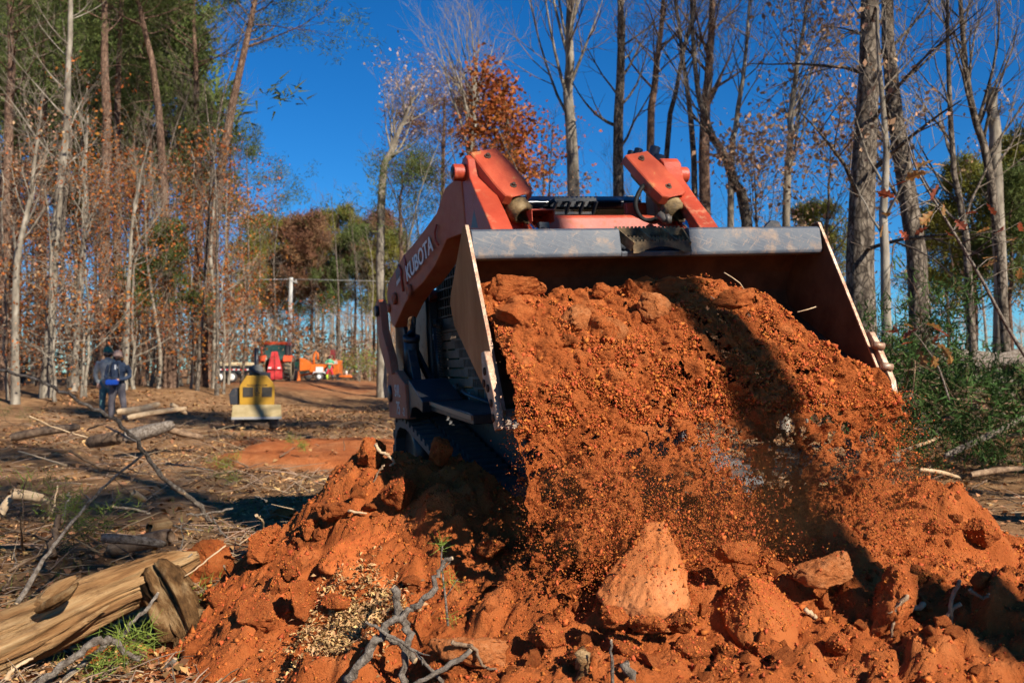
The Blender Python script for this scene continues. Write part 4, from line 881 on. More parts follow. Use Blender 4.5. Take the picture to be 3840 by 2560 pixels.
# thin dust hanging where the soil lands
V, F = ICO[4]; x, y, z = V.T; V = V*(1 + .35*fbm(x*1.8, y*1.8, z*1.8, 3, 4))[:, None]*np.array([1.0, .26, .22])
dm = bpy.data.materials.new('orange_dust'); dm.use_nodes = True; dn = dm.node_tree.nodes; dn.remove(dn['Principled BSDF']); pv = dn.new('ShaderNodeVolumePrincipled'); pv.inputs['Color'].default_value = (.85, .40, .16, 1); pv.inputs['Density'].default_value = .24; pv.inputs['Anisotropy'].default_value = .3
dm.node_tree.links.new(pv.outputs[0], dn['Material Output'].inputs['Volume'])
o = link('dust_cloud', mesh_np('dust_cloud', V, F, dm, True)); o.location = P(2840, 1880, 3.72); o.rotation_euler = (0, 0, YAW); tag(o, 'thin orange dust hanging where the falling soil lands', 'dust', kind='stuff')
# ------------------------------------------------------------------ trees
class Sk:
    """a grown skeleton: thick tubes, twig tubes, leaf points"""
    def __init__(s, seed): s.r = random.Random(seed); s.thick = []; s.thin = []; s.tips = []
def rvec(r, k=1.0): return Vector((r.gauss(0, k), r.gauss(0, k), r.gauss(0, k)))
def grow(sk, p, d, L, r0, lev, maxlev, up=.12, wob=.16, nch=(4, 6), ang=(.5, .9), ratio=(.42, .62), droop=0.0, segs=5, minr=.006):
    r = sk.r; pts, rs = [p.copy()], [r0]; d = d.normalized(); dirs = [d]
    for i in range(segs):
        d = (d + rvec(r, wob) * .55 + Vector((0, 0, up - droop*(1-i/segs)))).normalized(); p = p + d*(L/segs)
        pts.append(p.copy()); rs.append(max(minr*.6, r0*(1-.80*(i+1)/segs))); dirs.append(d)
    (sk.thick if lev <= 1 else sk.thin).append((pts, rs))
    if lev >= maxlev:
        sk.tips.append((pts[-1], d)); sk.tips.append((pts[-2], d)); return
    for k in range(r.randint(*nch)):
        t = r.uniform(.25, 1.0) if lev else r.uniform(.3, 1.0); i = min(segs-1, int(t*segs)); f = t*segs - i
        q = pts[i].lerp(pts[i+1], f); dd = dirs[i]; a, b = frame_of(dd); th = r.uniform(0, 2*math.pi); an = r.uniform(*ang)
        nd = dd*math.cos(an) + (a*math.cos(th) + b*math.sin(th))*math.sin(an)
        grow(sk, q, nd, L*r.uniform(*ratio), max(minr, rs[i]*r.uniform(.45, .65)), lev+1, maxlev, up, wob, nch, ang, ratio, droop, max(3, segs-1), minr)
def trunk(sk, ctrl, r0, r1=None, n=14, wob=0.0):
    """ctrl: points of the axis; returns sampler"""
    c = [Vector(q) for q in ctrl]; pts = []
    for i in range(len(c)-1):
        p0, p1, p2, p3 = c[max(i-1, 0)], c[i], c[i+1], c[min(i+2, len(c)-1)]; m = max(2, n//(len(c)-1))
        for k in range(m):
            t = k/m; pts.append(.5*((2*p1)+(p2-p0)*t+(2*p0-5*p1+4*p2-p3)*t*t+(3*p1-p0-3*p2+p3)*t**3) + Vector((sk.r.gauss(0, wob), sk.r.gauss(0, wob), 0)))
    pts.append(c[-1]); N = len(pts)-1; r1 = r0*.22 if r1 is None else r1
    rs = [r0 + (r1-r0)*(i/N)**1.1 for i in range(N+1)]; rs[0] *= 1.25
    sk.thick.append((pts, rs)); sk.tr = (pts, rs); return pts, rs
def at_t(tr, t):
    pts, rs = tr; N = len(pts)-1; i = min(N-1, int(t*N)); f = t*N-i
    return pts[i].lerp(pts[i+1], f), rs[i]+(rs[i+1]-rs[i])*f, (pts[i+1]-pts[i]).normalized()
def limbs(sk, n, t0, t1, Lf, ang=(.5, 1.0), maxlev=3, rr=.45, side=None, **kw):
    for k in range(n):
        t = t0 + (t1-t0)*(k + sk.r.random())/n; p, rad, d = at_t(sk.tr, t); th = sk.r.uniform(0, 6.283); a, b = frame_of(d); an = sk.r.uniform(*ang)
        h = a*math.cos(th) + b*math.sin(th)
        grow(sk, p, d*math.cos(an) + h*math.sin(an), Lf(t)*sk.r.uniform(.7, 1.25), min(rad*.7, rad*rr*sk.r.uniform(.7, 1.1)), 1, maxlev, **kw)
def tubes_mesh(name, tubes, n, mt):
    """tubes as one mesh: list of (points, radii); those with equally many points are done together"""
    Vs, Fs, base = [], [], 0; ang = np.arange(n)*2*np.pi/n; ca, sa = np.cos(ang), np.sin(ang); byn = {}
    for t in tubes: byn.setdefault(len(t[0]), []).append(t)
    for m, ts in byn.items():
        Pn = np.array([[q[:] for q in t[0]] for t in ts]); R = np.array([t[1] for t in ts]); N = len(ts)
        D = np.gradient(Pn, axis=1); D /= np.linalg.norm(D, axis=2)[..., None] + 1e-9
        mean = D.mean(1); ref = np.where(np.abs(mean[:, 2:3]) < .8*np.linalg.norm(mean, axis=1)[:, None], np.array([[0., 0, 1]]), np.array([[1., 0, 0]]))
        X = np.cross(D, ref[:, None, :] + np.array([.02, .05, .03])); X /= np.linalg.norm(X, axis=2)[..., None] + 1e-9; Yv = np.cross(D, X)
        V = Pn[:, :, None, :] + R[:, :, None, None]*(X[:, :, None, :]*ca[None, None, :, None] + Yv[:, :, None, :]*sa[None, None, :, None])
        i = np.arange(m-1)[:, None]*n; k = np.arange(n)[None, :]; k2 = (k+1) % n
        q = np.stack([i+k, i+k2, i+n+k2, i+n+k], -1).reshape(-1, 4)
        Vs.append(V.reshape(-1, 3)); Fs.append((q[None] + (np.arange(N)*m*n)[:, None, None]).reshape(-1, 4) + base); base += N*m*n
    return mesh_np(name, np.vstack(Vs), np.vstack(Fs), mt, True)
def quads(cent, size, g, aspect=.6, dirs=None, flat=0.0):
    """leaf-sized faces, slightly folded: 4 corners each"""
    n = len(cent); a = g.normal(size=(n, 3)); 
    if dirs is not None: a = a*.6 + dirs
    a /= np.linalg.norm(a, axis=1)[:, None]; b = g.normal(size=(n, 3)); b[:, 2] += flat*0; b -= a*(a*b).sum(1)[:, None]; b /= np.linalg.norm(b, axis=1)[:, None]
    s = (size*g.uniform(.6, 1.4, n))[:, None]; c = np.cross(a, b)
    V = np.stack([cent, cent + a*s*.55 + b*s*aspect*.5 + c*s*.1, cent + a*s, cent + a*s*.5 - b*s*aspect*.5 + c*s*.1], 1)
    return V.reshape(-1, 3), np.arange(n*4).reshape(n, 4)
def leaf_mesh(name, cent, size, seed, mt, aspect=.6, dirs=None):
    g = np.random.default_rng(seed); V, F = quads(np.asarray(cent), size, g, aspect, dirs)
    return mesh_np(name, V, F, mt, False, None, np.repeat(g.random(len(F)), 4))
def needle_mesh(name, tips, seed, mt, per=16, length=.22, width=.02, clump=.10, extra=None):
    g = np.random.default_rng(seed); c = np.array([q[0][:] for q in tips]); d = np.array([q[1][:] for q in tips]); n = len(c)
    C2 = np.repeat(c, per, 0) + g.normal(size=(n*per, 3))*clump; D = np.repeat(d, per, 0)*.55 + g.normal(size=(n*per, 3))*.75 + np.array([0, 0, .25]); D /= np.linalg.norm(D, axis=1)[:, None]
    b = g.normal(size=D.shape); b = np.cross(D, b); b /= np.linalg.norm(b, axis=1)[:, None]; s = (length*g.uniform(.6, 1.3, len(C2)))[:, None]; w = width*.5
    V = np.stack([C2 - b*w, C2 + b*w, C2 + D*s + b*w*.4], 1).reshape(-1, 3); F = np.arange(len(V)).reshape(-1, 3)
    tn = np.repeat(np.repeat(np.clip(g.normal(.5, .22, n), 0, 1), per), 3)
    return mesh_np(name, V, F, mt, False, None, tn)
def make_tree(name, sk, loc, bark, twig, crown_meshes, label, cat='tree', group=None, tn=8, wn=3):
    e = empty(name, loc, (0, 0, 0), label, cat, group)
    link('trunk', tubes_mesh('trunk', sk.thick, tn, bark), e)
    if sk.thin: link('crown', tubes_mesh('crown', sk.thin, wn, twig), e)
    for cm in crown_meshes: link('foliage', cm, e)
    return e
def rel(path, d, base_py=None, dd=0.0):
    """photo path of a trunk -> points relative to the foot of the tree, and the foot"""
    w = [P(px, py, d + dd*i) for i, (px, py) in enumerate(path)]; foot = w[0].copy(); foot.z = gz(foot.x, foot.y) - .05
    pts = [q - foot for q in w]; pts[0] = Vector((0, 0, 0)); return foot, pts
# ---- trees one can tell apart -------------------------------------
def bare(name, path, d, r0, seed, label, bark=GREYB, twig=TWIGD, n=12, t0=.35, Lk=.22, ang=(.45, .85), maxlev=3, nch=(3, 5), up=.12, tn=10, leaves=None, lsize=.07, lfrac=1.0, group=None, wob=.17, rr=.42, dd=0.0, r1=None, extra_tops=True, per=3):
    foot, pts = rel(path, d, dd=dd); sk = Sk(seed); trunk(sk, pts, r0, r1, wob=r0*.12); H = pts[-1].z
    limbs(sk, int(n*(1.3 if d < 30 else 1.0)), t0, .98, lambda t: H*Lk*(1.15-.7*t), ang, maxlev, rr, up=up, nch=nch, wob=wob)
    cm = []
    if leaves:
        g = np.random.default_rng(seed); c = np.array([q[0][:] for q in sk.tips]); c = c[g.random(len(c)) < lfrac]
        c = np.repeat(c, per, 0) + g.normal(size=(len(c)*per, 3))*.16; cm.append(leaf_mesh('crown', c, lsize, seed, leaves))
    return make_tree(name, sk, foot, bark, twig, cm, label, group=group, tn=tn)
bare('oak_tree', [(3238,1440),(3232,1000),(3245,500),(3262,0),(3268,-700),(3280,-1300)], 14, .235, 1, 'thickest rough-barked trunk, standing beside the tilted edge of the bucket', n=13, t0=.22, Lk=.20, ang=(.9, 1.45), up=-.02, tn=18, rr=.22)
bare('oak_tree', [(3462,1430),(3430,950),(3362,450),(3335,150),(3310,-500),(3290,-1000)], 16, .19, 2, 'dark leaning trunk close behind the thickest trunk', n=13, t0=.25, Lk=.22, ang=(.6, 1.1), tn=14, rr=.28)
bare('sapling', [(3350,1500),(3322,1150),(3312,800),(3322,560),(3300,250),(3290,0)], 12.5, .075, 3, 'slim pale stem between the two dark trunks', PALE, TWIGP, n=9, t0=.3, Lk=.20, rr=.4, leaves=LEAFT, lsize=.09, lfrac=.18)
bare('dead_snag', [(3742,1320),(3745,900),(3728,500),(3716,335)], 18, .13, 4, 'grey dead trunk snapped off at the top', PALE, TWIGP, n=5, t0=.3, Lk=.10, rr=.3, r1=.10)
bare('young_tree', [(3655,1320),(3622,900),(3575,650),(3560,300),(3552,0),(3540,-300)], 15, .065, 5, 'thin dark stem right of the two large trunks', GREYB, TWIGP, n=14, t0=.2, Lk=.26, rr=.5)
bare('young_tree', [(3790,1300),(3720,680),(3640,380),(3600,0),(3570,-300)], 16, .085, 6, 'thin stem bending across in front of the dead snag', GREYB, TWIGP, n=15, t0=.25, Lk=.26, rr=.5)
bare('poplar_tree', [(2152,1400),(2148,750),(2135,350),(2142,0),(2150,-500)], 26, .215, 7, 'tall pale trunk with steep limbs left of the dark trunks behind the loader', PALE, TWIGD, n=17, t0=.42, Lk=.30, ang=(.25, .6), tn=12, rr=.4, nch=(4, 6))
bare('oak_tree', [(2322,1400),(2318,800),(2325,300),(2332,0),(2335,-500)], 24, .175, 8, 'straight dark trunk with short stubs above the loader roof', GREYB, TWIGD, n=15, t0=.35, Lk=.16, ang=(.6, 1.2), tn=14, rr=.35)
bare('pine_tree', [(2425,1400),(2438,560),(2462,250),(2492,0),(2520,-400)], 28, .14, 9, 'slender reddish trunk directly behind the hose couplers', PINEB, TWIGD, n=16, t0=.4, Lk=.17, ang=(.8, 1.3), tn=10)
bare('oak_tree', [(2500,1400),(2497,600),(2535,350),(2572,150),(2608,0),(2650,-350)], 25, .085, 10, 'thin dark trunk leaning out behind the raised arm', GREYB, TWIGD, n=12, t0=.45, Lk=.22, tn=8)
bare('oak_tree', [(2622,1400),(2602,600),(2570,300),(2532,0),(2505,-350)], 22, .085, 11, 'thin trunk crossing the leaning one in an X', GREYB, TWIGD, n=12, t0=.45, Lk=.22, tn=8)
bare('pine_tree', [(2650,1400),(2642,600),(2655,300),(2667,0),(2672,-500)], 24, .175, 12, 'straight pinkish trunk beside the end of the bucket cross tube', PINEB, TWIGD, n=16, t0=.38, Lk=.17, ang=(.7, 1.25), tn=12)
bare('crooked_tree', [(2822,1420),(2800,830),(2755,690),(2722,590),(2672,520),(2642,430),(2612,340),(2600,80),(2590,-100)], 20, .125, 13, 'crooked trunk that bends twice above the bucket rim', GREYB, TWIGP, n=10, t0=.45, Lk=.20, tn=10, rr=.35)
bare('young_tree', [(2735,1400),(2742,640),(2760,480),(2785,300),(2808,60),(2820,-150)], 21, .085, 14, 'smooth pale stem rising from the bend of the crooked trunk', PALE, TWIGP, n=11, t0=.45, Lk=.22, tn=8)
bare('oak_sapling', [(2940,1420),(2948,800),(2958,520),(2975,350),(3012,100),(3030,-50)], 20, .10, 15, 'slim oak keeping tan leaves low down, over the bucket end', PALE, TWIGP, n=22, t0=.25, Lk=.28, tn=8, leaves=LEAFT, lsize=.12, lfrac=.5, per=2, rr=.38)
bare('oak_sapling', [(2830,1420),(2840,1000),(2835,800),(2830,650)], 19, .04, 16, 'low tan-leaved oak sprout behind the crooked trunk', GREYB, TWIGP, n=12, t0=.3, Lk=.35, tn=6, leaves=LEAFT, lsize=.11, lfrac=.6)
bare('oak_sapling', [(3090,1420),(3095,1000),(3110,700),(3115,560)], 21, .05, 17, 'tan-leaved oak sprout against the thickest trunk', GREYB, TWIGP, n=16, t0=.25, Lk=.36, tn=6, leaves=LEAFT, lsize=.12, lfrac=.6)
bare('poplar_tree', [(1765,1420),(1768,700),(1775,420),(1785,220)], 46, .27, 18, 'tall white-limbed bare tree behind the orange oak', PALE, TWIGP, n=15, t0=.38, Lk=.36, ang=(.22, .5), maxlev=3, nch=(4, 6), tn=8, rr=.5)
bare('poplar_tree', [(1435,1420),(1432,720),(1465,570),(1515,450),(1555,360)], 44, .22, 19, 'leaning bare tree with pale seed tufts at its tips', PALE, TWIGP, n=16, t0=.35, Lk=.25, ang=(.3, .7), nch=(4, 6), tn=8, rr=.45, leaves=LEAFP, lsize=.14, lfrac=.28, per=3)
def oak(path, d, r0, seed, label, leaf, ls=.30, n=20, t0=.45, Lk=.30, per=7, sp=.38, ang=(.6, 1.2), frac=1.0):
    foot, pts = rel(path, d); sk = Sk(seed); trunk(sk, pts, r0, wob=.05); H = pts[-1].z
    limbs(sk, n, t0, .93, lambda t: H*Lk*(1.25-.85*t)*(.55 + .9*abs(math.sin(t*31))), ang, 3, .4, up=.03, nch=(3, 4))
    g = np.random.default_rng(seed); c = np.array([q[0][:] for q in sk.tips]); c = c[g.random(len(c)) < frac]; c = np.repeat(c, per, 0) + g.normal(size=(len(c)*per, 3))*sp
    return make_tree('oak_tree', sk, foot, GREYB, TWIGD, [leaf_mesh('crown', c, ls, seed, leaf, .7)], label)
oak([(1890,1420),(1893,800),(1915,560),(1890,300)], 42, .16, 33, 'oak in full rust-orange leaf over the red arm', LEAFR, n=24, t0=.42, Lk=.125, per=7, sp=.36, ls=.20, ang=(.7, 1.5))
oak([(2030,1420),(2035,800),(2040,560)], 44, .10, 31, 'smaller rust-leaved oak between the orange oak and the pale trunk', LEAFR, n=14, t0=.4, Lk=.20, per=3, frac=.45, ls=.2)
def pine(name, path, d, r0, seed, label, needle=NEEDLE, n=26, t0=.5, Lk=.17, bark=PINEB, per=24, nl=.30, nw=.035, clump=.16, ang=(.9, 1.5), nch=(5, 7), group=None, stubs=10, ml=2, droop=0.0):
    foot, pts = rel(path, d) if d else (Vector((0, 0, 0)), [Vector(q) for q in path]); sk = Sk(seed); trunk(sk, pts, r0, wob=.04); H = pts[-1].z
    limbs(sk, n, t0, .985, lambda t: H*Lk*(1.2-.85*(t-t0)/(1-t0)), ang, ml, .3, up=.05, nch=nch, wob=.2, droop=droop)
    tips = list(sk.tips); sk.tips = []
    if stubs: limbs(sk, stubs, .2, t0, lambda t: H*.07, (1.0, 1.6), 2, .16, up=-.05, nch=(1, 2))
    return make_tree(name, sk, foot, bark, TWIGD, [needle_mesh('crown', tips, seed, needle, per, nl, nw, clump)], label, group=group)
pine('pine_tree', [(1652,1420),(1655,800),(1668,355)], 50, .20, 32, 'brown-needled pine beside the tall bare tree', NEEDLER, n=26, t0=.50, Lk=.24, nl=.32, nw=.045, clump=.26)
pine('pine_tree', [(1500,1420),(1502,950),(1508,640)], 43, .15, 33, 'pine with sparse green tufts below the seed-tufted tree', NEEDLE, n=16, t0=.5, Lk=.24, nl=.28, nw=.036, clump=.22)
# left wood: those with a shape of their own
bare('beech_tree', [(172,1500),(205,900),(250,420),(266,0),(275,-350)], 30, .165, 40, 'long pale trunk standing nearest the two men', PALE, TWIGP, n=15, t0=.30, Lk=.20, ang=(.7, 1.2), tn=10, rr=.3)
pine('pine_tree', [(772,1452),(790,1000),(845,550),(900,260),(958,0),(1000,-200)], 40, .265, 41, 'leaning pine with a clean reddish trunk at the edge of the clearing', NEEDLE, n=26, t0=.66, Lk=.17, nl=.28, nw=.038, clump=.20, stubs=12)
bare('birch_tree', [(803,1450),(806,1150),(790,980),(800,800),(812,650)], 39, .12, 42, 'white-barked thin tree right against the leaning pine', PALE, TWIGP, n=12, t0=.45, Lk=.22, ang=(.3, .7), tn=8)
pine('pine_tree', [(745,1440),(748,900),(742,450),(730,150),(735,-150)], 46, .24, 43, 'straight dark pine just left of the leaning pine', NEEDLE, n=26, t0=.60, Lk=.19, nl=.28, nw=.038, clump=.20, stubs=14)
pine('pine_tree', [(645,1445),(632,1000),(605,620),(570,220),(515,20),(480,-150)], 38, .23, 44, 'reddish pine whose trunk curves over at the top', NEEDLE, n=20, t0=.66, Lk=.16, nl=.28, nw=.038, clump=.20)
pine('pine_tree', [(392,1440),(392,900),(395,420),(388,0),(380,-400)], 36, .27, 45, 'thick pine with a knobbly dark upper trunk', NEEDLE, n=22, t0=.66, Lk=.17, nl=.28, nw=.038, clump=.20)
pine('pine_tree', [(448,1440),(446,900),(440,420),(446,0),(450,-350)], 41, .22, 46, 'pine with an orange upper trunk beside the knobbly pine', NEEDLE, n=22, t0=.64, Lk=.17, nl=.28, nw=.038, clump=.20)
bare('birch_tree', [(275,1470),(300,1100),(318,800),(322,600),(330,430)], 33, .125, 47, 'crooked white-barked tree with a forked top', PALE, TWIGP, n=13, t0=.3, Lk=.30, ang=(.4, .9), tn=8)
bare('beech_tree', [(60,1480),(58,1100),(75,900),(110,750),(135,560),(160,350)], 28, .12, 48, 'pale trunk bending to the top near the picture edge', PALE, TWIGP, n=13, t0=.25, Lk=.26, tn=8)
pine('pine_tree', [(845,1440),(850,1000),(862,700),(868,560)], 55, .15, 49, 'short pine behind the leaning pine, crown against open sky', NEEDLE, n=20, t0=.48, Lk=.26, nl=.28, nw=.036, clump=.22)
pine('pine_tree', [(20,1470),(18,900),(30,400),(45,0),(50,-300)], 34, .24, 50, 'dark pine at the very edge of the picture', NEEDLE, n=24, t0=.5, Lk=.2, nl=.28, nw=.038, clump=.20)
pine('pine_tree', [(540,1440),(545,1000),(560,600),(555,350)], 44, .17, 51, 'pine with a full dark green crown in the middle of the left wood', NEEDLE, n=30, t0=.45, Lk=.26, nl=.26, nw=.034, clump=.22)
pine('pine_tree', [(150,1460),(160,900),(165,400),(160,100)], 42, .2, 52, 'bushy pine behind the long pale trunk', NEEDLE, n=34, t0=.40, Lk=.26, nl=.26, nw=.034, clump=.24)
bare('birch_tree', [(470,1470),(480,1150),(490,900),(520,700),(560,520)], 34, .10, 53, 'slim pale tree leaning across the pines', PALE, TWIGP, n=12, t0=.3, Lk=.30, tn=8)
bare('beech_tree', [(595,1450),(600,1300),(560,1050),(545,850),(540,640)], 36, .08, 54, 'thin pale stem with a V-shaped prop leaning on it', PALE, TWIGP, n=12, t0=.3, Lk=.3, tn=8)
# ---- trees nothing tells apart: a few kinds, copied ----------------
def proto(fn, *a, **k): return fn(*a, **k)
def stock_bare(seed, H, r0, bark, twig, **k):
    sk = Sk(seed); rr = sk.r; trunk(sk, [(0, 0, 0), (rr.gauss(0, .25), rr.gauss(0, .25), H*.35), (rr.gauss(0, .6), rr.gauss(0, .6), H*.7), (rr.gauss(0, .9), rr.gauss(0, .9), H)], r0, wob=.04)
    limbs(sk, 14, .3, .98, lambda t: H*.24*(1.15-.7*t), (.4, .95), 3, .42, up=.12, nch=(3, 4))
    return sk
STOCK = {}
for i in range(4):
    sk = stock_bare(200+i, 15+i*1.5, .105, PALE, TWIGP); STOCK['bare%d' % i] = (tubes_mesh('trunk', sk.thick, 6, PALE if i == 1 else GREYB), tubes_mesh('twigs', sk.thin, 3, TWIGP if i % 2 else TWIGD), None)
for i in range(4):                                          # beech and maple understorey holding its orange leaves
    sk = Sk(220+i); H = 7.5+i; trunk(sk, [(0, 0, 0), (.1, .1, H*.4), (.3*(-1)**i, .2, H)], .07, wob=.05)
    limbs(sk, 15, .15, .98, lambda t: H*.34*(1.1-.6*t), (.8, 1.4), 3, .45, up=.02, nch=(3, 4), wob=.2)
    g = np.random.default_rng(i); c = np.array([q[0][:] for q in sk.tips]); c = c[g.random(len(c)) < .85]; c = np.repeat(c, 3, 0) + g.normal(size=(len(c)*3, 3))*.22
    STOCK['beech%d' % i] = (tubes_mesh('trunk', sk.thick, 5, PALE), tubes_mesh('twigs', sk.thin, 3, TWIGP), leaf_mesh('foliage', c, .125, i, LEAFO if i != 2 else LEAFT, .62))
for i in range(3):                                          # tall background pines
    sk = Sk(240+i); H = 18.0; trunk(sk, [(0, 0, 0), (.1, 0, H*.5), (.2*(-1)**i, .2, H)], .2, wob=.05)
    limbs(sk, 40, .40 + .05*i, .985, lambda t: H*.19*(1.22-.9*(t-.42)/.58), (.9, 1.45), 2, .3, up=.06, nch=(5, 7), wob=.2)
    nm = needle_mesh('foliage', sk.tips, i, NEEDLEY, 24, .55, .10, .30); tm = tubes_mesh('trunk', sk.thick, 6, PINEB); wm = tubes_mesh('twigs', sk.thin, 3, TWIGD)
    STOCK['olive%d' % i] = (tm, wm, nm)
    for nmk, mt in (('green', NEEDLE), ('russet', NEEDLER)):
        q = nm.copy(); q.materials.clear(); q.materials.append(mt); STOCK['%s%d' % (nmk, i)] = (tm, wm, q)
def plant(kind, x, y, h, label, name, group, rz=None, cat='tree', r=rnd, lean=0.0):
    tm, wm, cm = STOCK[kind]; H = max(v.co.z for v in (tm.vertices[0], tm.vertices[len(tm.vertices)-1])) if False else STOCKH[kind]
    e = empty(name, (x, y, gz(x, y) - .05), (r.gauss(0, lean), r.gauss(0, lean), r.uniform(0, 6.28) if rz is None else rz), label, cat, group); s = h/H; e.scale = (s, s, s)
    link('trunk', tm, e)
    if wm: link('crown', wm, e)
    if cm: link('foliage', cm, e)
    return e
STOCKH = {}
for k, (tm, wm, cm) in STOCK.items():
    a = np.zeros(len(tm.vertices)*3, np.float32); tm.vertices.foreach_get('co', a); STOCKH[k] = float(a.reshape(-1, 3)[:, 2].max())
def xat(px, d): return (px-1920)/FPX*d
# the line of pines across the end of the clearing
for (px, d, top, kind, lab) in ((925,92,905,'olive0','olive pine next to the leaning pine, farthest row'),(985,95,818,'olive1','broad yellow-olive pine beyond the dump trailer'),(1085,96,832,'russet0','reddish dead-needled pine above the utility pole'),(1165,90,808,'russet1','dark russet pine right of the utility pole'),
        (1265,93,782,'olive2','olive pine in the middle of the far row'),(1330,88,860,'green0','green pine hidden between olive crowns'),(1400,90,800,'russet2','rusty crown at the end of the far row'),(1040,112,930,'green1','dark pine far behind the tractor'),(1210,115,900,'green2','dark pine far behind the chipper'),(1470,84,880,'olive0','pine at the end of the far row against the loader arm'),(1120,118,940,'green0','dark pine seen low between russet crowns')):
    y = d; x = xat(px, d); z0 = gz(x, y); h = CAMZ + (HZ-top)/FPX*d - z0; plant(kind, x, y, h, lab, 'pine_tree', 'pines at the end of the clearing')
r = random.Random(77)
for i in range(34):                                          # thin trunks filling the left wood
    d = r.uniform(34, 62); px = r.uniform(-120, 700) if i % 4 else r.uniform(500, 930); x = xat(px, d)
    plant('bare%d' % r.randrange(4), x, d, r.uniform(12, 19), 'thin bare tree deep in the left wood', 'bare_tree', 'bare trees of the left wood', lean=.04, r=r)
for i in range(40):                                          # orange understorey
    d = r.uniform(27, 52); px = r.uniform(-100, 760) if i % 5 else r.uniform(600, 900); x = xat(px, d)
    if d < 33 and 330 < px < 560: d += 8; x = xat(px, d)
    plant('beech%d' % r.choice((0, 1, 3, 0, 1, 3, 2)), x, d, r.uniform(6.0, 10.5), 'understorey beech holding its orange leaves in the left wood', 'beech_tree', 'orange beeches of the left wood', r=r)
for i in range(7):                                           # dark pines behind the left wood
    d = r.uniform(50, 75); px = r.uniform(-120, 720); x = xat(px, d); plant('green%d' % r.randrange(3), x, d, r.uniform(20, 27), 'dark pine crown behind the front trunks of the left wood', 'pine_tree', 'dark pines of the left wood', r=r)
for i in range(26):                                          # bare trees round the far end of the clearing
    d = r.uniform(72, 110); px = r.uniform(860, 1560); x = xat(px, d); plant('bare%d' % r.randrange(4), x, d, r.uniform(9, 17), 'pale bare tree at the far end of the clearing', 'bare_tree', 'bare trees at the end of the clearing', r=r, lean=.04)
for i in range(9):
    d = r.uniform(66, 84); px = r.uniform(1130, 1500); x = xat(px, d); plant('beech%d' % r.choice((2, 2, 0)), x, d, r.uniform(3.5, 7), 'tan-leaved shrub behind the parked machines', 'beech_shrub', 'tan shrubs behind the machines', cat='shrub', r=r)
for i in range(34):                                          # thin wood behind the loader and to its right
    d = r.uniform(28, 62); px = r.uniform(1500, 4000); x = xat(px, d); plant('bare%d' % r.randrange(4), x, d, r.uniform(7, 13), 'thin bare tree in the open wood behind the loader', 'bare_tree', 'bare trees of the right wood', r=r, lean=.05)
for i in range(15):
    d = r.uniform(20, 40); px = r.choice((r.uniform(2680, 3180), r.uniform(2200, 2300), r.uniform(3300, 3840))); x = xat(px, d); plant('beech2', x, d, r.uniform(4.0, 7.0), 'tan-leaved oak brush in the right wood', 'oak_shrub', 'tan brush of the right wood', cat='shrub', r=r)
for (px, d, h, k, lab) in ((3660,22,5.8,'olive0','yellow-green young pine behind the dead snag'),(3800,20,5.2,'green1','dark young pine at the picture edge behind the brush'),(3560,26,5.5,'olive2','yellow-green young pine behind the leaning trunk'),(3080,34,7.0,'olive1','young pine glimpsed between bucket and thickest trunk'),(3860,26,7.5,'olive1','taller young pine at the picture edge')):
    plant(k, xat(px, d), d, h, lab, 'young_pine', 'young pines of the right wood')
plant('green0', xat(620, 37), 37, 6.5, 'young green pine low in the left wood near the curved pine', 'young_pine', None)
# trees that stand behind the viewer; their shadows cross the clearing
def shade_tree(x, y, H, r0, seed, lab, pine_=True, t0=.5):
    sk = Sk(seed); trunk(sk, [(0, 0, 0), (0, .05, H*.4), (.15, 0, H*.7), (.2, .1, H)], r0, wob=.03)
    if pine_: limbs(sk, 24, t0, .98, lambda t: H*.2*(1.2-.85*(t-t0)/(1-t0)), (.9, 1.5), 2, .3, nch=(4, 6))
    else: limbs(sk, 14, t0, .98, lambda t: H*.24*(1.15-.7*t), (.4, .9), 3, .4, nch=(3, 5))
    make_tree('pine_tree' if pine_ else 'oak_tree', sk, (x, y, gz(x, y)-.05), PINEB if pine_ else GREYB, TWIGD, [needle_mesh('foliage', sk.tips, seed, NEEDLE, 20, .4, .09, .25)] if pine_ else [], lab, group='trees behind the viewer')
shade_tree(4.75, 7.2, 17, .2, 330, 'pine just out of frame shading the stump grinder', True, .52)
_sh = SUN.xy.normalized()
shade_tree(1.02 + 9.2*_sh.x, 4.0 + 9.2*_sh.y, 19, .21, 301, 'trunk behind the viewer whose shadow crosses the falling soil', False, .62)
shade_tree(5.0, -5.6, 19, .2, 331, 'third pine behind the viewer shading the brush by the log', True, .6)
shade_tree(8.6, -10.5, 21, .22, 303, 'second pine behind the viewer shading the brushy ground')
for i, (x, y, H, pn) in enumerate(((9.8, 7.6, 17, False), (13.8, 10.5, 20, True), (15.0, 15.5, 21, True), (14.0, -1.5, 18, False), (18.5, 20.0, 21, True))):
    shade_tree(x, y, H, .2, 310+i, ('pine' if pn else 'bare oak') + ' out of frame, %s in the row beside the right wood' % ('first', 'second', 'third', 'fourth', 'fifth', 'sixth', 'seventh', 'eighth', 'last')[i], pn, .45)
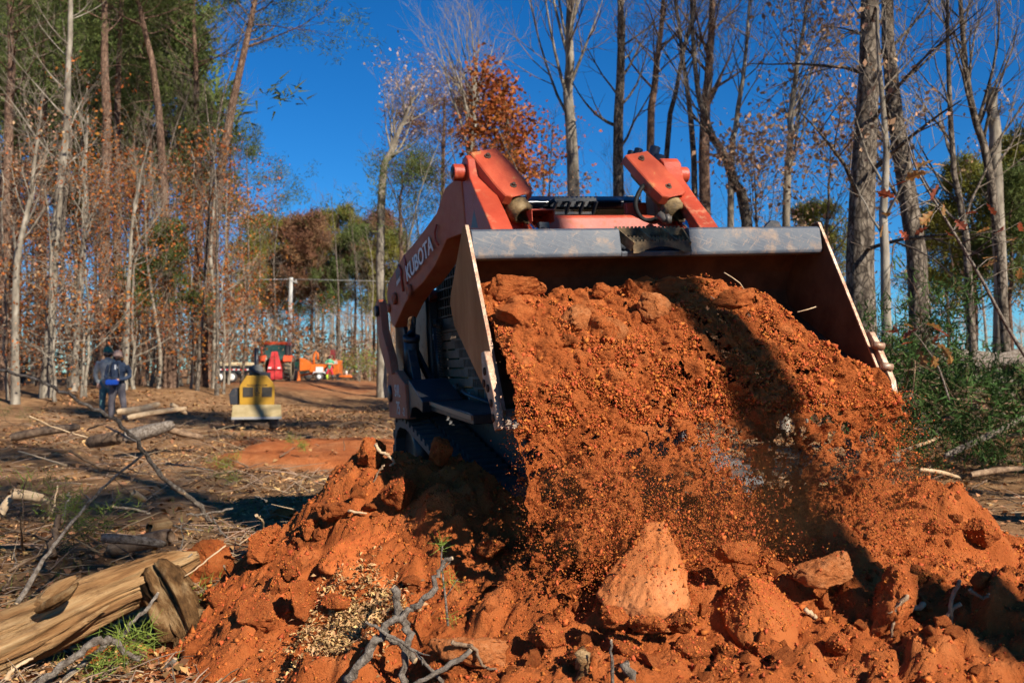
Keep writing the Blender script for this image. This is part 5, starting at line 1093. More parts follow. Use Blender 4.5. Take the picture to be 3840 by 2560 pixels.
# the far wood as one mass
def far_wood():
    Vs, Fs, base = [], [], 0; g = random.Random(9); tb = []
    for i in range(220):
        a = g.uniform(-.85, .85); R = g.uniform(105, 175); x, y = math.sin(a)*R, math.cos(a)*R
        dens = 1 if (px := 1920 + FPX*x/y) < 1500 else .55
        if g.random() > dens: continue
        z = gz(x, y); H = g.uniform(8, 15) * (1 if px < 1500 else .62); q = Vector((x, y, z)); top = q + Vector((g.gauss(0, .6), 0, H)); tb.append(([q, q.lerp(top, .5), top], [.17, .12, .03]))
        for k in range(20):
            t = g.uniform(.25, 1); s = q.lerp(top, t); l = H*.22*(1.2-.6*t); e = s + Vector((g.gauss(0, 1)*l*.6, g.gauss(0, 1)*l*.4, l*g.uniform(.3, 1))); tb.append(([s, s.lerp(e, .5) + rvec(g, .12), e], [.05, .035, .015]))
            for w in range(2):
                e2 = e + Vector((g.gauss(0, .8), g.gauss(0, .5), g.uniform(.2, 1.3))); tb.append(([s.lerp(e, .6), e2], [.03, .012]))
    return tubes_mesh('distant_wood', tb, 3, mat('far_wood_bark', (.20, .155, .12), .9, col2=(.34, .27, .21), nscale=.5))
o = link('distant_wood', far_wood()); tag(o, 'mass of thin bare trees along the horizon', 'wood', kind='stuff')
# low brush that closes the far end of the clearing and the open wood
g = np.random.default_rng(88); n = 36000; a = g.uniform(-.62, .62, n); R = g.uniform(78, 130, n); X, Y = np.sin(a)*R, np.cos(a)*R
H = np.clip(2.6 + 2.2*fbm(X*.09, Y*.05, 0*X, 3, 6), .5, 6) * np.where(X > -2, .62, 1.9); Z = hgt(X, Y) + H*g.random(n)**.8
V, F = quads(np.stack([X, Y, Z], -1), np.full(n, .60), g, .30); BRUSHM = mat('far_brush', (.25, .155, .09), .9, spec=.1, tint=True, rand=.5, trans=.2)
tag(link('far_brush', mesh_np('far_brush', V, F, BRUSHM, False, None, np.repeat(g.random(n), 4))), 'band of brown brush along the far edge of the clearing', 'brush', kind='stuff')
# ------------------------------------------------------------------ people
def person(loc, rz, H, tubes, mats, label, fingers=(), vox=.02):
    """tubes: (points, radii, material index); merged into one continuous skin"""
    e = empty('person', loc, (0, 0, rz), label, 'person')
    mb = MB()
    for pts, rs, mi in tubes: mb.tube(pts, rs, 10)
    me = mb.mesh('body'); tmp = bpy.data.objects.new('body_tmp', me); C.objects.link(tmp)
    m = tmp.modifiers.new('r', 'REMESH'); m.mode = 'VOXEL'; m.voxel_size = vox; m.use_smooth_shade = True
    m = tmp.modifiers.new('s', 'SMOOTH'); m.factor = .5; m.iterations = 3
    bpy.context.view_layer.update(); me2 = bpy.data.meshes.new_from_object(tmp.evaluated_get(bpy.context.evaluated_depsgraph_get())); bpy.data.objects.remove(tmp)
    n = len(me2.polygons); cc = np.zeros(n*3, np.float32); me2.polygons.foreach_get('center', cc); cc = cc.reshape(-1, 3)
    best = np.full(n, 1e9); mi_ = np.zeros(n, np.int32)
    for pts, rs, mi in tubes:
        for i in range(len(pts)-1):
            a, b = np.array(pts[i]), np.array(pts[i+1]); ab = b-a; t = np.clip(((cc-a) @ ab)/(ab @ ab + 1e-9), 0, 1)
            dd = np.linalg.norm(cc - (a + t[:, None]*ab), axis=1) / (rs[i] + (rs[i+1]-rs[i])*t)
            k = dd < best; best[k] = dd[k]; mi_[k] = mi
    me2.materials.clear()
    for q in mats: me2.materials.append(q)
    me2.polygons.foreach_set('material_index', mi_); me2.name = 'body'
    link('body', me2, e); return e
SKIN = mat('skin', (.55, .30, .20), .6, spec=.3); HAIR = mat('dark_hair', (.03, .02, .015), .8)
def cap(e, c, r, m, bill, tilt=0.0):
    b = MB(); b.lathe([(r*1.02, -.02), (r*1.03, .02), (r*.95, .06), (r*.7, .10), (r*.3, .125), (0, .13)], c, (0, tilt, 1), 16)
    n = len(b.v); vs = []
    for k in range(9):
        a = -math.pi/2 + (k-4)/4*.95; x, y = math.cos(a)*r, math.sin(a)*r
        vs += [(c[0]+x, c[1]+y, c[2]), (c[0]+x*1.15, c[1]+y*1.75, c[2]-.025)]
    b.add(vs, [(2*k, 2*k+1, 2*k+3, 2*k+2) for k in range(8)]); return b.build('cap', m, e)
def std(arms, jm=0, tm=1, sm=2, shm=3, lean=0.0, stance=.13):
    T = [([(0, lean*.2, .92), (0, lean*.5, 1.10), (0, lean, 1.28), (0, lean, 1.42), (0, lean*.9, 1.49)], [.165, .165, .185, .165, .08], jm),
         ([(-.17, lean, 1.41), (.17, lean, 1.41)], [.075, .075], jm), ([(0, lean, 1.47), (0, lean-.01, 1.56)], [.062, .060], sm),
         ([(0, lean-.02, 1.56), (0, lean-.02, 1.63), (0, lean-.01, 1.70)], [.078, .098, .085], sm), ([(0, lean-.10, 1.63), (0, lean-.125, 1.605)], [.018, .02], sm)]
    for s in (-1, 1):
        T.append(([(s*.085, 0, .95), (s*.10, -.01, .72), (s*stance*.95, -.02, .48), (s*stance, .01, .28), (s*stance, .02, .12)], [.115, .10, .078, .068, .062], tm))
        T.append(([(s*stance, .04, .05), (s*(stance+.01), -.06, .05), (s*(stance+.02), -.16, .035)], [.055, .05, .04], shm))
    return T + arms
def hand(T, w, d, sm=2, up=(0, 0, 1)):
    w = Vector(w); d = Vector(d).normalized(); u = Vector(up); s = d.cross(u).normalized(); p = w + d*.08
    T.append(([w, w + d*.05, p], [.030, .040, .036], sm))
    for k, (o, l) in enumerate(((-.030, .065), (-.010, .08), (.010, .085), (.030, .07))):
        q = p + s*o; T.append(([q, q + d*l*.5 - u*.012, q + d*l*.8 - u*.04], [.012, .011, .010], sm))
    T.append(([w + d*.03 + s*.03, w + d*.06 + s*.065, w + d*.09 + s*.07 - u*.01], [.014, .012, .010], sm))
NAVY = mat('navy_pullover', (.022, .034, .062), .85, col2=(.035, .05, .085), nscale=5, bump=.3); GREYT = mat('grey_trousers', (.085, .075, .085), .85, col2=(.13, .115, .12), nscale=6, bump=.3)
SHOE = mat('muddy_boots', (.06, .045, .035), .8); JEAN = mat('teal_jeans', (.055, .13, .135), .85, col2=(.10, .20, .20), nscale=6); GREYS = mat('grey_sweatshirt', (.24, .24, .225), .9, col2=(.33, .33, .31), nscale=5)
d1 = 23.6; m1 = Vector((xat(443, d1), d1, 0)); m1.z = gz(m1.x, m1.y)
A = []
for s in (-1, 1):
    A.append(([(s*.20, 0, 1.40), (s*.27, .03, 1.25), (s*.285, .02, 1.12), (s*.20, -.14, 1.06), (s*.125, -.25, 1.05)], [.075, .07, .06, .055, .045], 0)); hand(A, (s*.12, -.255, 1.05), (-s*.35, -.8, -.25))
p1 = person(m1, .06, 1.75, std(A, stance=.16), [NAVY, GREYT, SKIN, SHOE], 'man in navy pullover and tan cap working a blue remote control')
def face(e, beard, sc=1.0):
    b = MB()                                        # beard wraps jaw and cheeks, open round the mouth
    for k in range(11):
        a = -math.pi/2 + (k-5)/5*1.35
        for (z0, z1, r0, r1) in ((1.535, 1.575, .062, .094), (1.575, 1.615 if abs(k-5) > 1 else 1.585, .094, .104)):
            a2 = a + .27; b.add([(math.cos(a)*r0, -.02+math.sin(a)*r0*1.05, z0), (math.cos(a2)*r0, -.02+math.sin(a2)*r0*1.05, z0), (math.cos(a2)*r1, -.02+math.sin(a2)*r1*1.05, z1), (math.cos(a)*r1, -.02+math.sin(a)*r1*1.05, z1)], [(0, 1, 2, 3)])
    if beard: b.build('beard', HAIR, e)
    b = MB()
    for s in (-1, 1): b.lathe([(0, .006), (.010, .004), (.013, 0)], (s*.034, -.112, 1.642), (0, -1, 0), 8)
    b.build('eyes', HAIR, e)
    b = MB(); b.tube([(-.024, -.117, 1.583), (0, -.123, 1.581), (.024, -.117, 1.583)], .006, 6); b.build('mouth', mat('lips', (.35, .12, .10), .6), e)
    b = MB()
    for s in (-1, 1): b.lathe([(0, .012), (.018, .008), (.026, 0), (.018, -.006)], (s*.098, -.005, 1.625), (s, -.3, 0), 8)
    b.build('ears', SKIN, e)
    b = MB()                                        # hair shows at the back and sides, below the cap
    for k in range(12):
        a = math.radians(-20 + k*220/12); a2 = math.radians(-20 + (k+1)*220/12)
        b.add([(math.cos(a)*.088, .0 + math.sin(a)*.09, 1.575), (math.cos(a2)*.088, .0 + math.sin(a2)*.09, 1.575), (math.cos(a2)*.107, .0 + math.sin(a2)*.107, 1.67), (math.cos(a)*.107, .0 + math.sin(a)*.107, 1.67)], [(0, 1, 2, 3)])
    b.build('hair', HAIR, e)
face(p1, True)
cap(p1, (0, -.02, 1.665), .105, mat('tan_cap', (.34, .21, .16), .8, col2=(.42, .28, .22), nscale=12), True)
b = MB(); b.box((-.02, -.192, 1.30), (.02, -.188, 1.42)); b.box((.04, -.19, 1.33), (.08, -.186, 1.38)); b.build('shirt_print', mat('pale_print', (.5, .5, .5), .8), p1)
rc = empty('remote_control', m1 + Vector((0, -.34, 1.0)), (0, 0, .06), 'bright blue remote control box hanging at the belly of the man in navy', 'remote control')
b = MB(); b.prism([(-.15, -.06), (-.13, -.085), (.13, -.085), (.15, -.06), (.15, .02), (.12, .05), (-.12, .05), (-.15, .02)], -.05, .07, 'y'); b.build('housing', mat('blue_plastic', (.008, .055, .34), .35, spec=.5), rc, None, .01)
b = MB(); b.box((-.11, -.045, .05), (.11, .06, .065)); b.cyl((-.06, 0, .06), (-.06, 0, .12), .012, 8); b.cyl((.06, 0, .06), (.06, 0, .12), .012, 8); b.box((-.02, -.055, .055), (.03, -.02, .11)); b.build('controls', BLACK, rc)
b = MB()
for s in (-1, 1): b.tube([(s*.14, .06, .03), (s*.13, .14, .18), (s*.10, .12, .40), (s*.07, .20, .47)], .012, 6)
b.build('strap', BLACK, rc)
d2 = 24.2; m2 = Vector((xat(405, d2), d2, 0)); m2.z = gz(m2.x, m2.y)
A = [([(-.20, 0, 1.42), (-.27, .03, 1.22), (-.29, .02, 1.08), (-.24, -.06, .95), (-.20, -.10, .90)], [.08, .07, .06, .052, .045], 0), ([(.20, 0, 1.42), (.27, .03, 1.22), (.28, .03, 1.08), (.26, -.02, .92)], [.08, .07, .06, .05], 0)]
hand(A, (-.195, -.105, .89), (.2, -.2, -.9), up=(0, -1, 0)); hand(A, (.255, -.03, .90), (-.05, -.1, -1), up=(0, -1, 0))
p2 = person(m2, .25, 1.8, std(A, stance=.12), [GREYS, JEAN, SKIN, SHOE], 'bearded man in grey sweatshirt and green cap behind the man in navy'); p2.scale = (1.02, 1.02, 1.04)
face(p2, True)
cap(p2, (0, -.02, 1.675), .108, mat('green_cap', (.06, .16, .10), .8), True)
d3 = 68.0; m3 = Vector((xat(1237, d3), d3, 0)); m3.z = gz(m3.x, m3.y)
A = []
for s in (-1, 1):
    A.append(([(s*.20, 0, 1.40), (s*.29, -.02, 1.26), (s*.26, -.12, 1.14)], [.07, .06, .05], 0)); A.append(([(s*.26, -.12, 1.14), (s*.08, -.22, 1.16), (-s*.10, -.21, 1.18)], [.045, .042, .04], 2))
    hand(A, (-s*.08, -.21, 1.18), (-s*1, 0, .1), up=(0, -1, 0))
p3 = person(m3, 0, 1.75, std(A, stance=.2), [mat('green_shirt', (.09, .36, .20), .85, dirt=((.55, .60, .12), .60, 5.0)), mat('red_shorts', (.55, .03, .05), .8), SKIN, SHOE], 'man in green shirt and red shorts with arms crossed near the chipper', vox=.03)
face(p3, False)
cap(p3, (0, -.02, 1.675), .105, mat('maroon_cap', (.10, .02, .03), .8), True)
b = MB(); b.lathe([(.108, -.02), (.112, .0), (.108, .02)], (0, -.02, 1.635), (0, 0, 1), 12); b.build('sunglasses', BLACKG, p3)
b = MB(); b.cyl((-.19, -.0, .06), (-.19, .0, .40), .075, 10); b.build('bright_gaiter', mat('lime_gaiter', (.45, .60, .05), .7), p3)
b = MB(); b.cyl((.20, 0, .06), (.20, 0, .40), .075, 10); b.build('dark_gaiter', BLACK, p3)
# ------------------------------------------------------------------ stump grinder
dg = 20.0; sg = empty('stump_grinder', (xat(965, dg), dg, gz(xat(965, dg), dg)), (0, 0, .26), 'yellow wheeled stump grinder parked in the shade of the clearing', 'stump grinder')
YEL = mat('machine_yellow', (.38, .20, .010), .45, spec=.4, col2=(.31, .16, .010), nscale=4, dirt=((.30, .19, .08), .62, 5.0)); TAN = mat('dusty_apron', (.27, .20, .09), .75, col2=(.34, .26, .13), nscale=5); GREYM = mat('grey_engine_metal', (.16, .15, .13), .5, metal=.4)
b = MB(); b.prism([(-.36, .53), (-.37, .95), (-.30, 1.06), (-.22, 1.18), (.20, 1.18), (.32, 1.05), (.37, .95), (.36, .53)], 0, .95, 'y'); hd = b.build('hood', YEL, sg, None, .02)
for x0 in (-.29, .10):
    b = MB(); b.box((x0, -.012, .72), (x0+.21, -.003, .93)); gr = b.build('grille', BLACK, sg)
    b = MB()
    for k in range(9): b.box((x0+.004, -.018, .728+k*.0225), (x0+.206, -.012, .738+k*.0225))
    b.build('louvre', mat('grille_slat', (.06, .045, .025), .6), gr)
b = MB(); b.box((-.055, -.012, .79), (.065, -.003, .925)); lg = b.build('emblem', BLACKG, sg); b = MB(); b.box((-.045, -.016, .80), (.055, -.012, .915)); b.build('emblem_field', YEL, lg)
text_on('R', lg, 'emblem_letter', (-.040, -.017, .808), (1, 0, 0), (0, 0, 1), .14, BLACKG, sx=1.0)
text_on('RAYCO', sg, 'lettering', (-.06, -.004, .745), (1, 0, 0), (0, 0, 1), .035, BLACKG)
text_on('RAYCOMFG.COM', sg, 'lettering', (-.20, -.004, .952), (1, 0, 0), (0, 0, 1), .052, BLACKG)
b = MB(); b.add([(-.50, -.02, .56), (.50, -.02, .56), (.51, -.34, .31), (-.51, -.34, .31), (-.50, -.02, .52), (.50, -.02, .52), (.51, -.34, .27), (-.51, -.34, .27)], [(0, 3, 2, 1), (4, 5, 6, 7), (0, 1, 5, 4), (3, 7, 6, 2), (0, 4, 7, 3), (1, 2, 6, 5)]); b.build('apron', TAN, sg, None, .006)
b = MB(); b.box((-.508, -.345, .262), (.508, -.335, .312)); b.build('apron_lip', mat('lip_steel', (.4, .38, .35), .4, metal=.5), sg)
for s in (-1, 1):
    for y in (.05, .75):
        b = MB(); b.lathe([(.10, -.09), (.20, -.10), (.235, -.07), (.24, 0), (.235, .07), (.20, .10), (.10, .09)], (s*.36, y, .24), (1, 0, 0), 24); ty = b.build('tyre', RUBBER, sg)
        b = MB(); b.lathe([(0, .03), (.06, .05), (.11, .04), (.11, -.04), (0, -.03)], (s*.36, y, .24), (s, 0, 0), 16); b.build('rim', YEL, ty)
b = MB(); b.box((-.34, .0, .18), (.34, .9, .53)); b.build('chassis', BLACK, sg, None, .01)
b = MB(); b.prism([(-.55, .56), (-.58, .78), (-.50, .90), (-.375, .92), (-.375, .56)], .1, .5, 'y'); b.build('side_guard', BLACK, sg, None, .01)
b = MB(); b.tube([(-.02, .45, 1.15), (-.02, .45, 1.42), (-.02, .45, 1.78)], [.04, .05, .047], 14); b.build('exhaust_stack', BLACK, sg)
b = MB(); b.prism([(-.17, 1.17), (-.18, 1.32), (-.10, 1.41), (.06, 1.42), (.12, 1.34), (.12, 1.17)], .3, .6, 'y'); b.build('engine_housing', GREYM, sg, None, .03)
b = MB(); b.tube([(-.16, .25, 1.34), (-.06, .2, 1.26), (.08, .2, 1.22), (.2, .2, 1.22)], .04, 10); b.box((.05, .1, 1.10), (.28, .35, 1.24)); b.build('hose_boom', BLACK, sg)
b = MB(); b.lathe([(0, -.05), (.33, -.05), (.35, 0), (.33, .05), (0, .05)], (0, 1.5, .45), (1, 0, 0), 22); b.bar((0, .9, .7), (0, 1.5, .45), .14, .18); b.build('cutter_wheel', GREYM, sg)
# ------------------------------------------------------------------ tractor
dt = 58.0; tr = empty('tractor', (xat(1035, dt), dt, gz(xat(1035, dt), dt)), (0, 0, .08), 'red-orange farm tractor with a cab seen from behind', 'tractor'); ORG = mat('tractor_orange', (.62, .085, .03), .4, spec=.4); REDI = mat('implement_red', (.58, .05, .05), .45)
b = MB(); b.prism([(-.82, 2.36), (-.72, 2.48), (.62, 2.48), (.72, 2.36), (.70, 2.28), (-.80, 2.28)], 0, 1.6, 'y'); b.build('roof', ORG, tr, None, .04)
b = MB()
for x in (-.70, .60): b.bar((x, .05, 2.3), (x*1.02, -.05, 1.25), .07, .07); b.bar((x, 1.5, 2.3), (x, 1.5, 1.2), .07, .07)
b.bar((-.75, 0, 1.28), (.66, 0, 1.28), .06, .1); b.bar((-.7, .0, 2.27), (-.7, 1.55, 2.27), .06, .06); b.bar((.6, .0, 2.27), (.6, 1.55, 2.27), .06, .06); b.build('cab_frame', BLACK, tr)
b = MB(); b.box((-.66, .03, 1.32), (.58, .04, 2.28)); b.build('rear_window', mat('tractor_glass', (.04, .10, .09), .08, spec=.6), tr)
b = MB(); b.prism([(-.1, .55), (-.1, 1.3), (1.6, 1.3), (2.4, 1.45), (3.6, 1.35), (3.7, .7), (1.6, .6)], -.45, .38); b.build('body', ORG, tr, None, .05)
for s, x in ((-1, -.82), (1, .80)):
    b = MB(); b.lathe([(.45, -.22), (.72, -.24), (.80, -.15), (.82, 0), (.80, .15), (.72, .24), (.45, .22)], (x, .1, .82), (1, 0, 0), 30); ty = b.build('tyre', mat('dusty_tyre', (.16, .12, .075), .85, col2=(.26, .20, .12), nscale=5), tr)
    b = MB()
    for k in range(22):
        a = k/22*6.283; c = Vector((x, .1 + math.cos(a)*.83, .82 + math.sin(a)*.83)); b.bar(c + Vector((-.2, math.cos(a+.15)*.0, 0)), c + Vector((.2, -math.sin(a)*.12, math.cos(a)*.12)), .05, .06)
    b.build('tread', RUBBER, ty)
    b = MB(); b.lathe([(0, .02), (.3, .04), (.45, .1), (.45, -.1), (0, -.02)], (x, .1, .82), (s, 0, 0), 20); b.build('rim', ORG, ty)
    b = MB(); b.lathe([(.2, -.14), (.45, -.14), (.48, 0), (.45, .14), (.2, .14)], (x*.85, 3.0, .48), (1, 0, 0), 20); b.build('tyre', RUBBER, tr)
    b = MB(); b.prism([(-.75, 1.25), (-.4, 1.62), (.5, 1.62), (.85, 1.3), (.8, 1.22), (.45, 1.52), (-.35, 1.52), (-.68, 1.2)], x - .26, x + .26); b.build('fender', ORG, tr)
    b = MB(); b.lathe([(0, .05), (.09, .05), (.12, 0), (.12, -.08), (0, -.08)], (x*.82, -.10, 1.42), (0, -1, 0), 14); b.build('tail_lamp', mat('lamp_white', (.8, .78, .72), .2, spec=.6), tr)
b = MB(); b.prism([(-.16, 1.85), (.18, 1.85), (.28, 1.40), (.48, .72), (.48, .12), (-.42, .12), (-.42, .72), (-.26, 1.40)], -.65, -.40, 'y'); im = b.build('log_winch', REDI, tr, None, .02, ); im['label'] = 'bright red winch shield on the rear of the tractor'
b = MB(); b.box((-.40, -.665, .70), (.46, -.652, .76)); b.box((.02, -.668, .2), (.05, -.652, 1.8)); b.build('seam', mat('seam_dark', (.10, .01, .01), .6), im)
for x in (-.26, .30): 
    b = MB(); b.box((x-.09, -.672, .80), (x+.09, -.655, .90)); b.build('reflector', mat('reflector_white', (.8, .78, .75), .3), im)
b = MB(); b.tube([(-.85, -.02, 1.5), (-.9, -.02, 2.0), (-.82, -.02, 2.15)], .05, 8); b.build('mirror_arm', ORG, tr)
# ------------------------------------------------------------------ dump trailer
dq = 54.0; dtz = gz(xat(865, dq), dq); tl = empty('dump_trailer', (xat(862, dq), dq, dtz), (0, 0, 0), 'dark two-axle dump trailer with a tan load behind the leaning pine', 'trailer')
b = MB(); b.box((-1.7, 0, .62), (1.28, 2.0, .98)); b.build('bed', mat('trailer_black', (.02, .025, .03), .45), tl, None, .02)
b = MB(); b.prism([(-1.68, .985), (-1.66, 1.12), (-1.5, 1.17), (1.15, 1.17), (1.26, 1.12), (1.27, .985)], .03, 1.97, 'y'); b.build('load', mat('tan_load', (.55, .42, .24), .9, col2=(.64, .52, .33), nscale=2), tl, None, .02)
for k in range(22):
    x = -1.66 + k*.132; b = MB(); b.box((x, -.012, .72), (x+.131, -.004, .79)); b.build('reflective_tape', mat('tape_red', (.55, .02, .03), .4) if k % 2 else mat('tape_white', (.78, .76, .72), .4), tl)
b = MB(); b.box((-1.6, .1, .45), (1.2, 1.9, .6)); b.build('chassis', BLACK, tl)
for x in (-.58, .12):
    b = MB(); b.lathe([(.2, -.1), (.29, -.11), (.32, 0), (.29, .11), (.2, .1)], (x, .02, .32), (0, 1, 0), 22); ty = b.build('tyre', RUBBER, tl)
    b = MB(); b.lathe([(0, .10), (.1, .12), (.2, .08), (.21, 0)], (x, .0, .32), (0, -1, 0), 18); b.build('rim', mat('white_rim', (.65, .63, .58), .4), ty)
b = MB(); b.prism([(-1.0, .52), (-.95, .66), (.48, .66), (.55, .52), (.45, .60), (-.9, .60)], -.12, .12, 'y'); b.build('fender', mat('fender_dark', (.03, .035, .04), .5), tl)
# ------------------------------------------------------------------ cones, chipper, pickup, pole
CONE = mat('cone_orange', (.75, .16, .02), .5)
def cone(px, d, lab, band):
    x = xat(px, d); e = empty('traffic_cone', (x, d, gz(x, d)), (0, 0, 0), lab, 'traffic cone', 'traffic cones by the tractor')
    b = MB(); b.lathe([(.16, .03), (.13, .2), (.09, .45), (.045, .7), (0, .71)], (0, 0, 0), (0, 0, 1), 16); c = b.build('body', CONE, e); b = MB(); b.box((-.19, -.19, 0), (.19, .19, .035)); b.build('base', CONE, e)
    if band: b = MB(); b.lathe([(.105, .36), (.075, .52)], (0, 0, .002), (0, 0, 1), 16); b.build('band', DECALW, c).scale = (1.05, 1.05, 1)
cone(1093, 66, 'traffic cone with a white band, closest to the tractor wheel', True); cone(1106, 66, 'middle one of the three traffic cones', False); cone(1120, 67, 'traffic cone nearest the chipper tongue', False)
dc = 71.0; ch = empty('wood_chipper', (xat(1205, dc), dc, gz(xat(1205, dc), dc)), (0, 0, -.05), 'orange wood chipper with a curved discharge chute', 'wood chipper'); CO = mat('chipper_orange', (.62, .14, .02), .45, dirt=((.35, .16, .06), .6, 3.0))
b = MB(); b.prism([(-1.5, .75), (-1.5, 1.75), (-.75, 1.35), (-.75, .8)], -.6, .6, 'y'); b.build('infeed_hopper', CO, ch, None, .02)
b = MB(); b.prism([(-1.95, .30), (-1.9, .42), (-.2, .75), (-.2, .55)], -.1, .1, 'y'); b.build('tow_bar', CO, ch)
b = MB(); b.box((-.75, -.55, .65), (.25, .55, 1.25)); b.build('drum_housing', CO, ch, None, .04)
b = MB(); b.box((.75, -.6, .45), (1.5, .6, 1.55)); eb = b.build('engine_box', CO, ch, None, .04); b = MB(); b.box((.82, -.62, .95), (1.1, -.605, 1.12)); b.build('vent', BLACK, eb)
b = MB(); b.box((1.15, -.62, 1.28), (1.38, -.605, 1.52)); b.build('panel', DECALW, eb)
b = MB(); b.prism([(.25, .9), (.2, 1.2), (.95, 1.62), (1.0, 1.5)], -.3, .3, 'y'); b.build('belt_guard', CO, ch)
b = MB(); b.tube([(-.55, 0, 1.2), (-.58, 0, 1.7), (-.52, 0, 2.05), (-.40, 0, 2.18), (-.28, 0, 2.05), (-.26, 0, 1.6)], .085, 8); b.build('discharge_chute', CO, ch)
for y in (-.75, .75):
    b = MB(); b.lathe([(.17, -.1), (.28, -.11), (.31, 0), (.28, .11), (.17, .1)], (.05, y, .31), (0, 1, 0), 20); ty = b.build('tyre', RUBBER, ch); b = MB(); b.lathe([(0, .11), (.1, .12), (.18, .06)], (.05, y, .31), (0, -1 if y < 0 else 1, 0), 16); b.build('rim', mat('wheel_white', (.7, .7, .68), .4), ty)
    b = MB(); b.prism([(-.42, .5), (-.36, .70), (.45, .70), (.50, .55), (.42, .62), (-.32, .62)], y-.14, y+.14, 'y'); b.build('fender', mat('fender_white', (.6, .6, .58), .5), ch)
b = MB(); b.box((-.25, -.63, .72), (.30, -.56, 1.05)); b.build('tank', mat('tank_white', (.68, .64, .60), .5), ch)
b = MB(); b.tube([(1.0, 0, 1.5), (1.0, 0, 2.0)], .06, 8); b.box((.75, -.2, 1.95), (1.05, .2, 2.35)); b.build('air_cleaner', mat('maroon_box', (.20, .03, .03), .5), ch)
dk = 76.0; pk = empty('pickup_truck', (xat(1108, dk), dk, gz(xat(1108, dk), dk)), (0, 0, 0), 'dark pickup half hidden behind the cones', 'pickup'); 
b = MB(); b.prism([(-1.3, .45), (-1.3, .95), (-.9, 1.0), (-.5, 1.55), (.7, 1.55), (1.0, 1.0), (1.5, .95), (1.55, .45)], 0, 1.8, 'y'); b.build('body', mat('pickup_dark', (.03, .035, .03), .3, spec=.5), pk, None, .05)
b = MB(); b.prism([(-.75, 1.05), (-.45, 1.48), (.6, 1.48), (.85, 1.05)], -.008, -.003, 'y'); b.build('window', GLASS, pk)
for x in (-.8, 1.0): b = MB(); b.lathe([(0, -.1), (.3, -.1), (.34, 0), (.3, .1), (0, .1)], (x, .08, .34), (0, 1, 0), 18); b.build('tyre', RUBBER, pk)
dl = 70.0; lt_ = empty('flat_trailer', (xat(1300, dl), dl, gz(xat(1300, dl), dl)), (0, 0, 0), 'low orange attachment lying beside the yellow-green shrub', 'attachment')
b = MB(); b.prism([(-.55, .25), (-.5, .42), (.3, .42), (.42, .3), (.4, .22)], -.2, .2, 'y'); b.build('frame', CO, lt_, None, .03); b = MB(); b.cyl((-.02, 0, .40), (-.02, 0, .72), .09, 10); b.build('post', DECALW, lt_); b = MB(); b.box((-.75, -.15, .1), (-.4, .15, .5)); b.build('mount', BLACK, lt_)
gs = empty('green_shrub', (xat(1335, 74), 74, gz(xat(1335, 74), 74)), (0, 0, 0), 'yellow-green leafy shrub beside the parked chipper', 'shrub'); sk = Sk(400)
for k in range(12): grow(sk, Vector((sk.r.gauss(0, .5), sk.r.gauss(0, .4), 0)), Vector((sk.r.gauss(0, .5), sk.r.gauss(0, .4), 1)), 1.6, .03, 1, 3, nch=(3, 4))
link('stems', tubes_mesh('stems', sk.thick + sk.thin, 3, TWIGD), gs); g = np.random.default_rng(1); c = np.array([q[0][:] for q in sk.tips]); c = np.repeat(c, 3, 0) + g.normal(size=(len(c)*3, 3))*.18; link('foliage', leaf_mesh('foliage', c, .16, 3, GREENL), gs)
du = 64.0; ux = xat(1080, du); up_ = empty('utility_pole', (ux, du, gz(ux, du)), (0, math.atan(10/400), 0), 'pale utility pole standing beside the tractor', 'utility pole')
POLE = mat('weathered_pole', (.33, .31, .275), .8, col2=(.43, .41, .37), nscale=4, scale3=(1, 1, .1)); b = MB(); b.tube([(0, 0, 0), (0, 0, 3.5), (0, 0, 7.1)], [.17, .15, .12], 14); b.build('post', POLE, up_)
b = MB(); b.bar((-.05, -.1, 6.95), (.45, -.1, 6.75), .06, .08); b.cyl((.35, -.1, 6.8), (.35, -.1, 6.95), .05, 8); b.build('bracket', POLE, up_); b = MB(); b.cyl((.12, -.15, 3.9), (.12, -.15, 4.5), .10, 12); b.build('meter_box', mat('box_grey', (.55, .55, .52), .6), up_)
for (zz, lab) in ((7.0, 'upper wire running off the utility pole'), (4.6, 'lower wire running off the utility pole')):
    b = MB()
    for (xa, xb) in ((-30, 0), (0, 34)):
        pts = []
        for k in range(13):
            t = k/12; x = xa + (xb-xa)*t; pts.append((ux + .25 + x, du + x*.05, gz(ux, du) + zz - 1.6*t*(1-t)*.5)); 
        b.tube(pts, .014, 4)
    tag(b.build('power_line', mat('wire', (.35, .35, .35), .5)), lab, 'wire', 'wires of the utility pole')
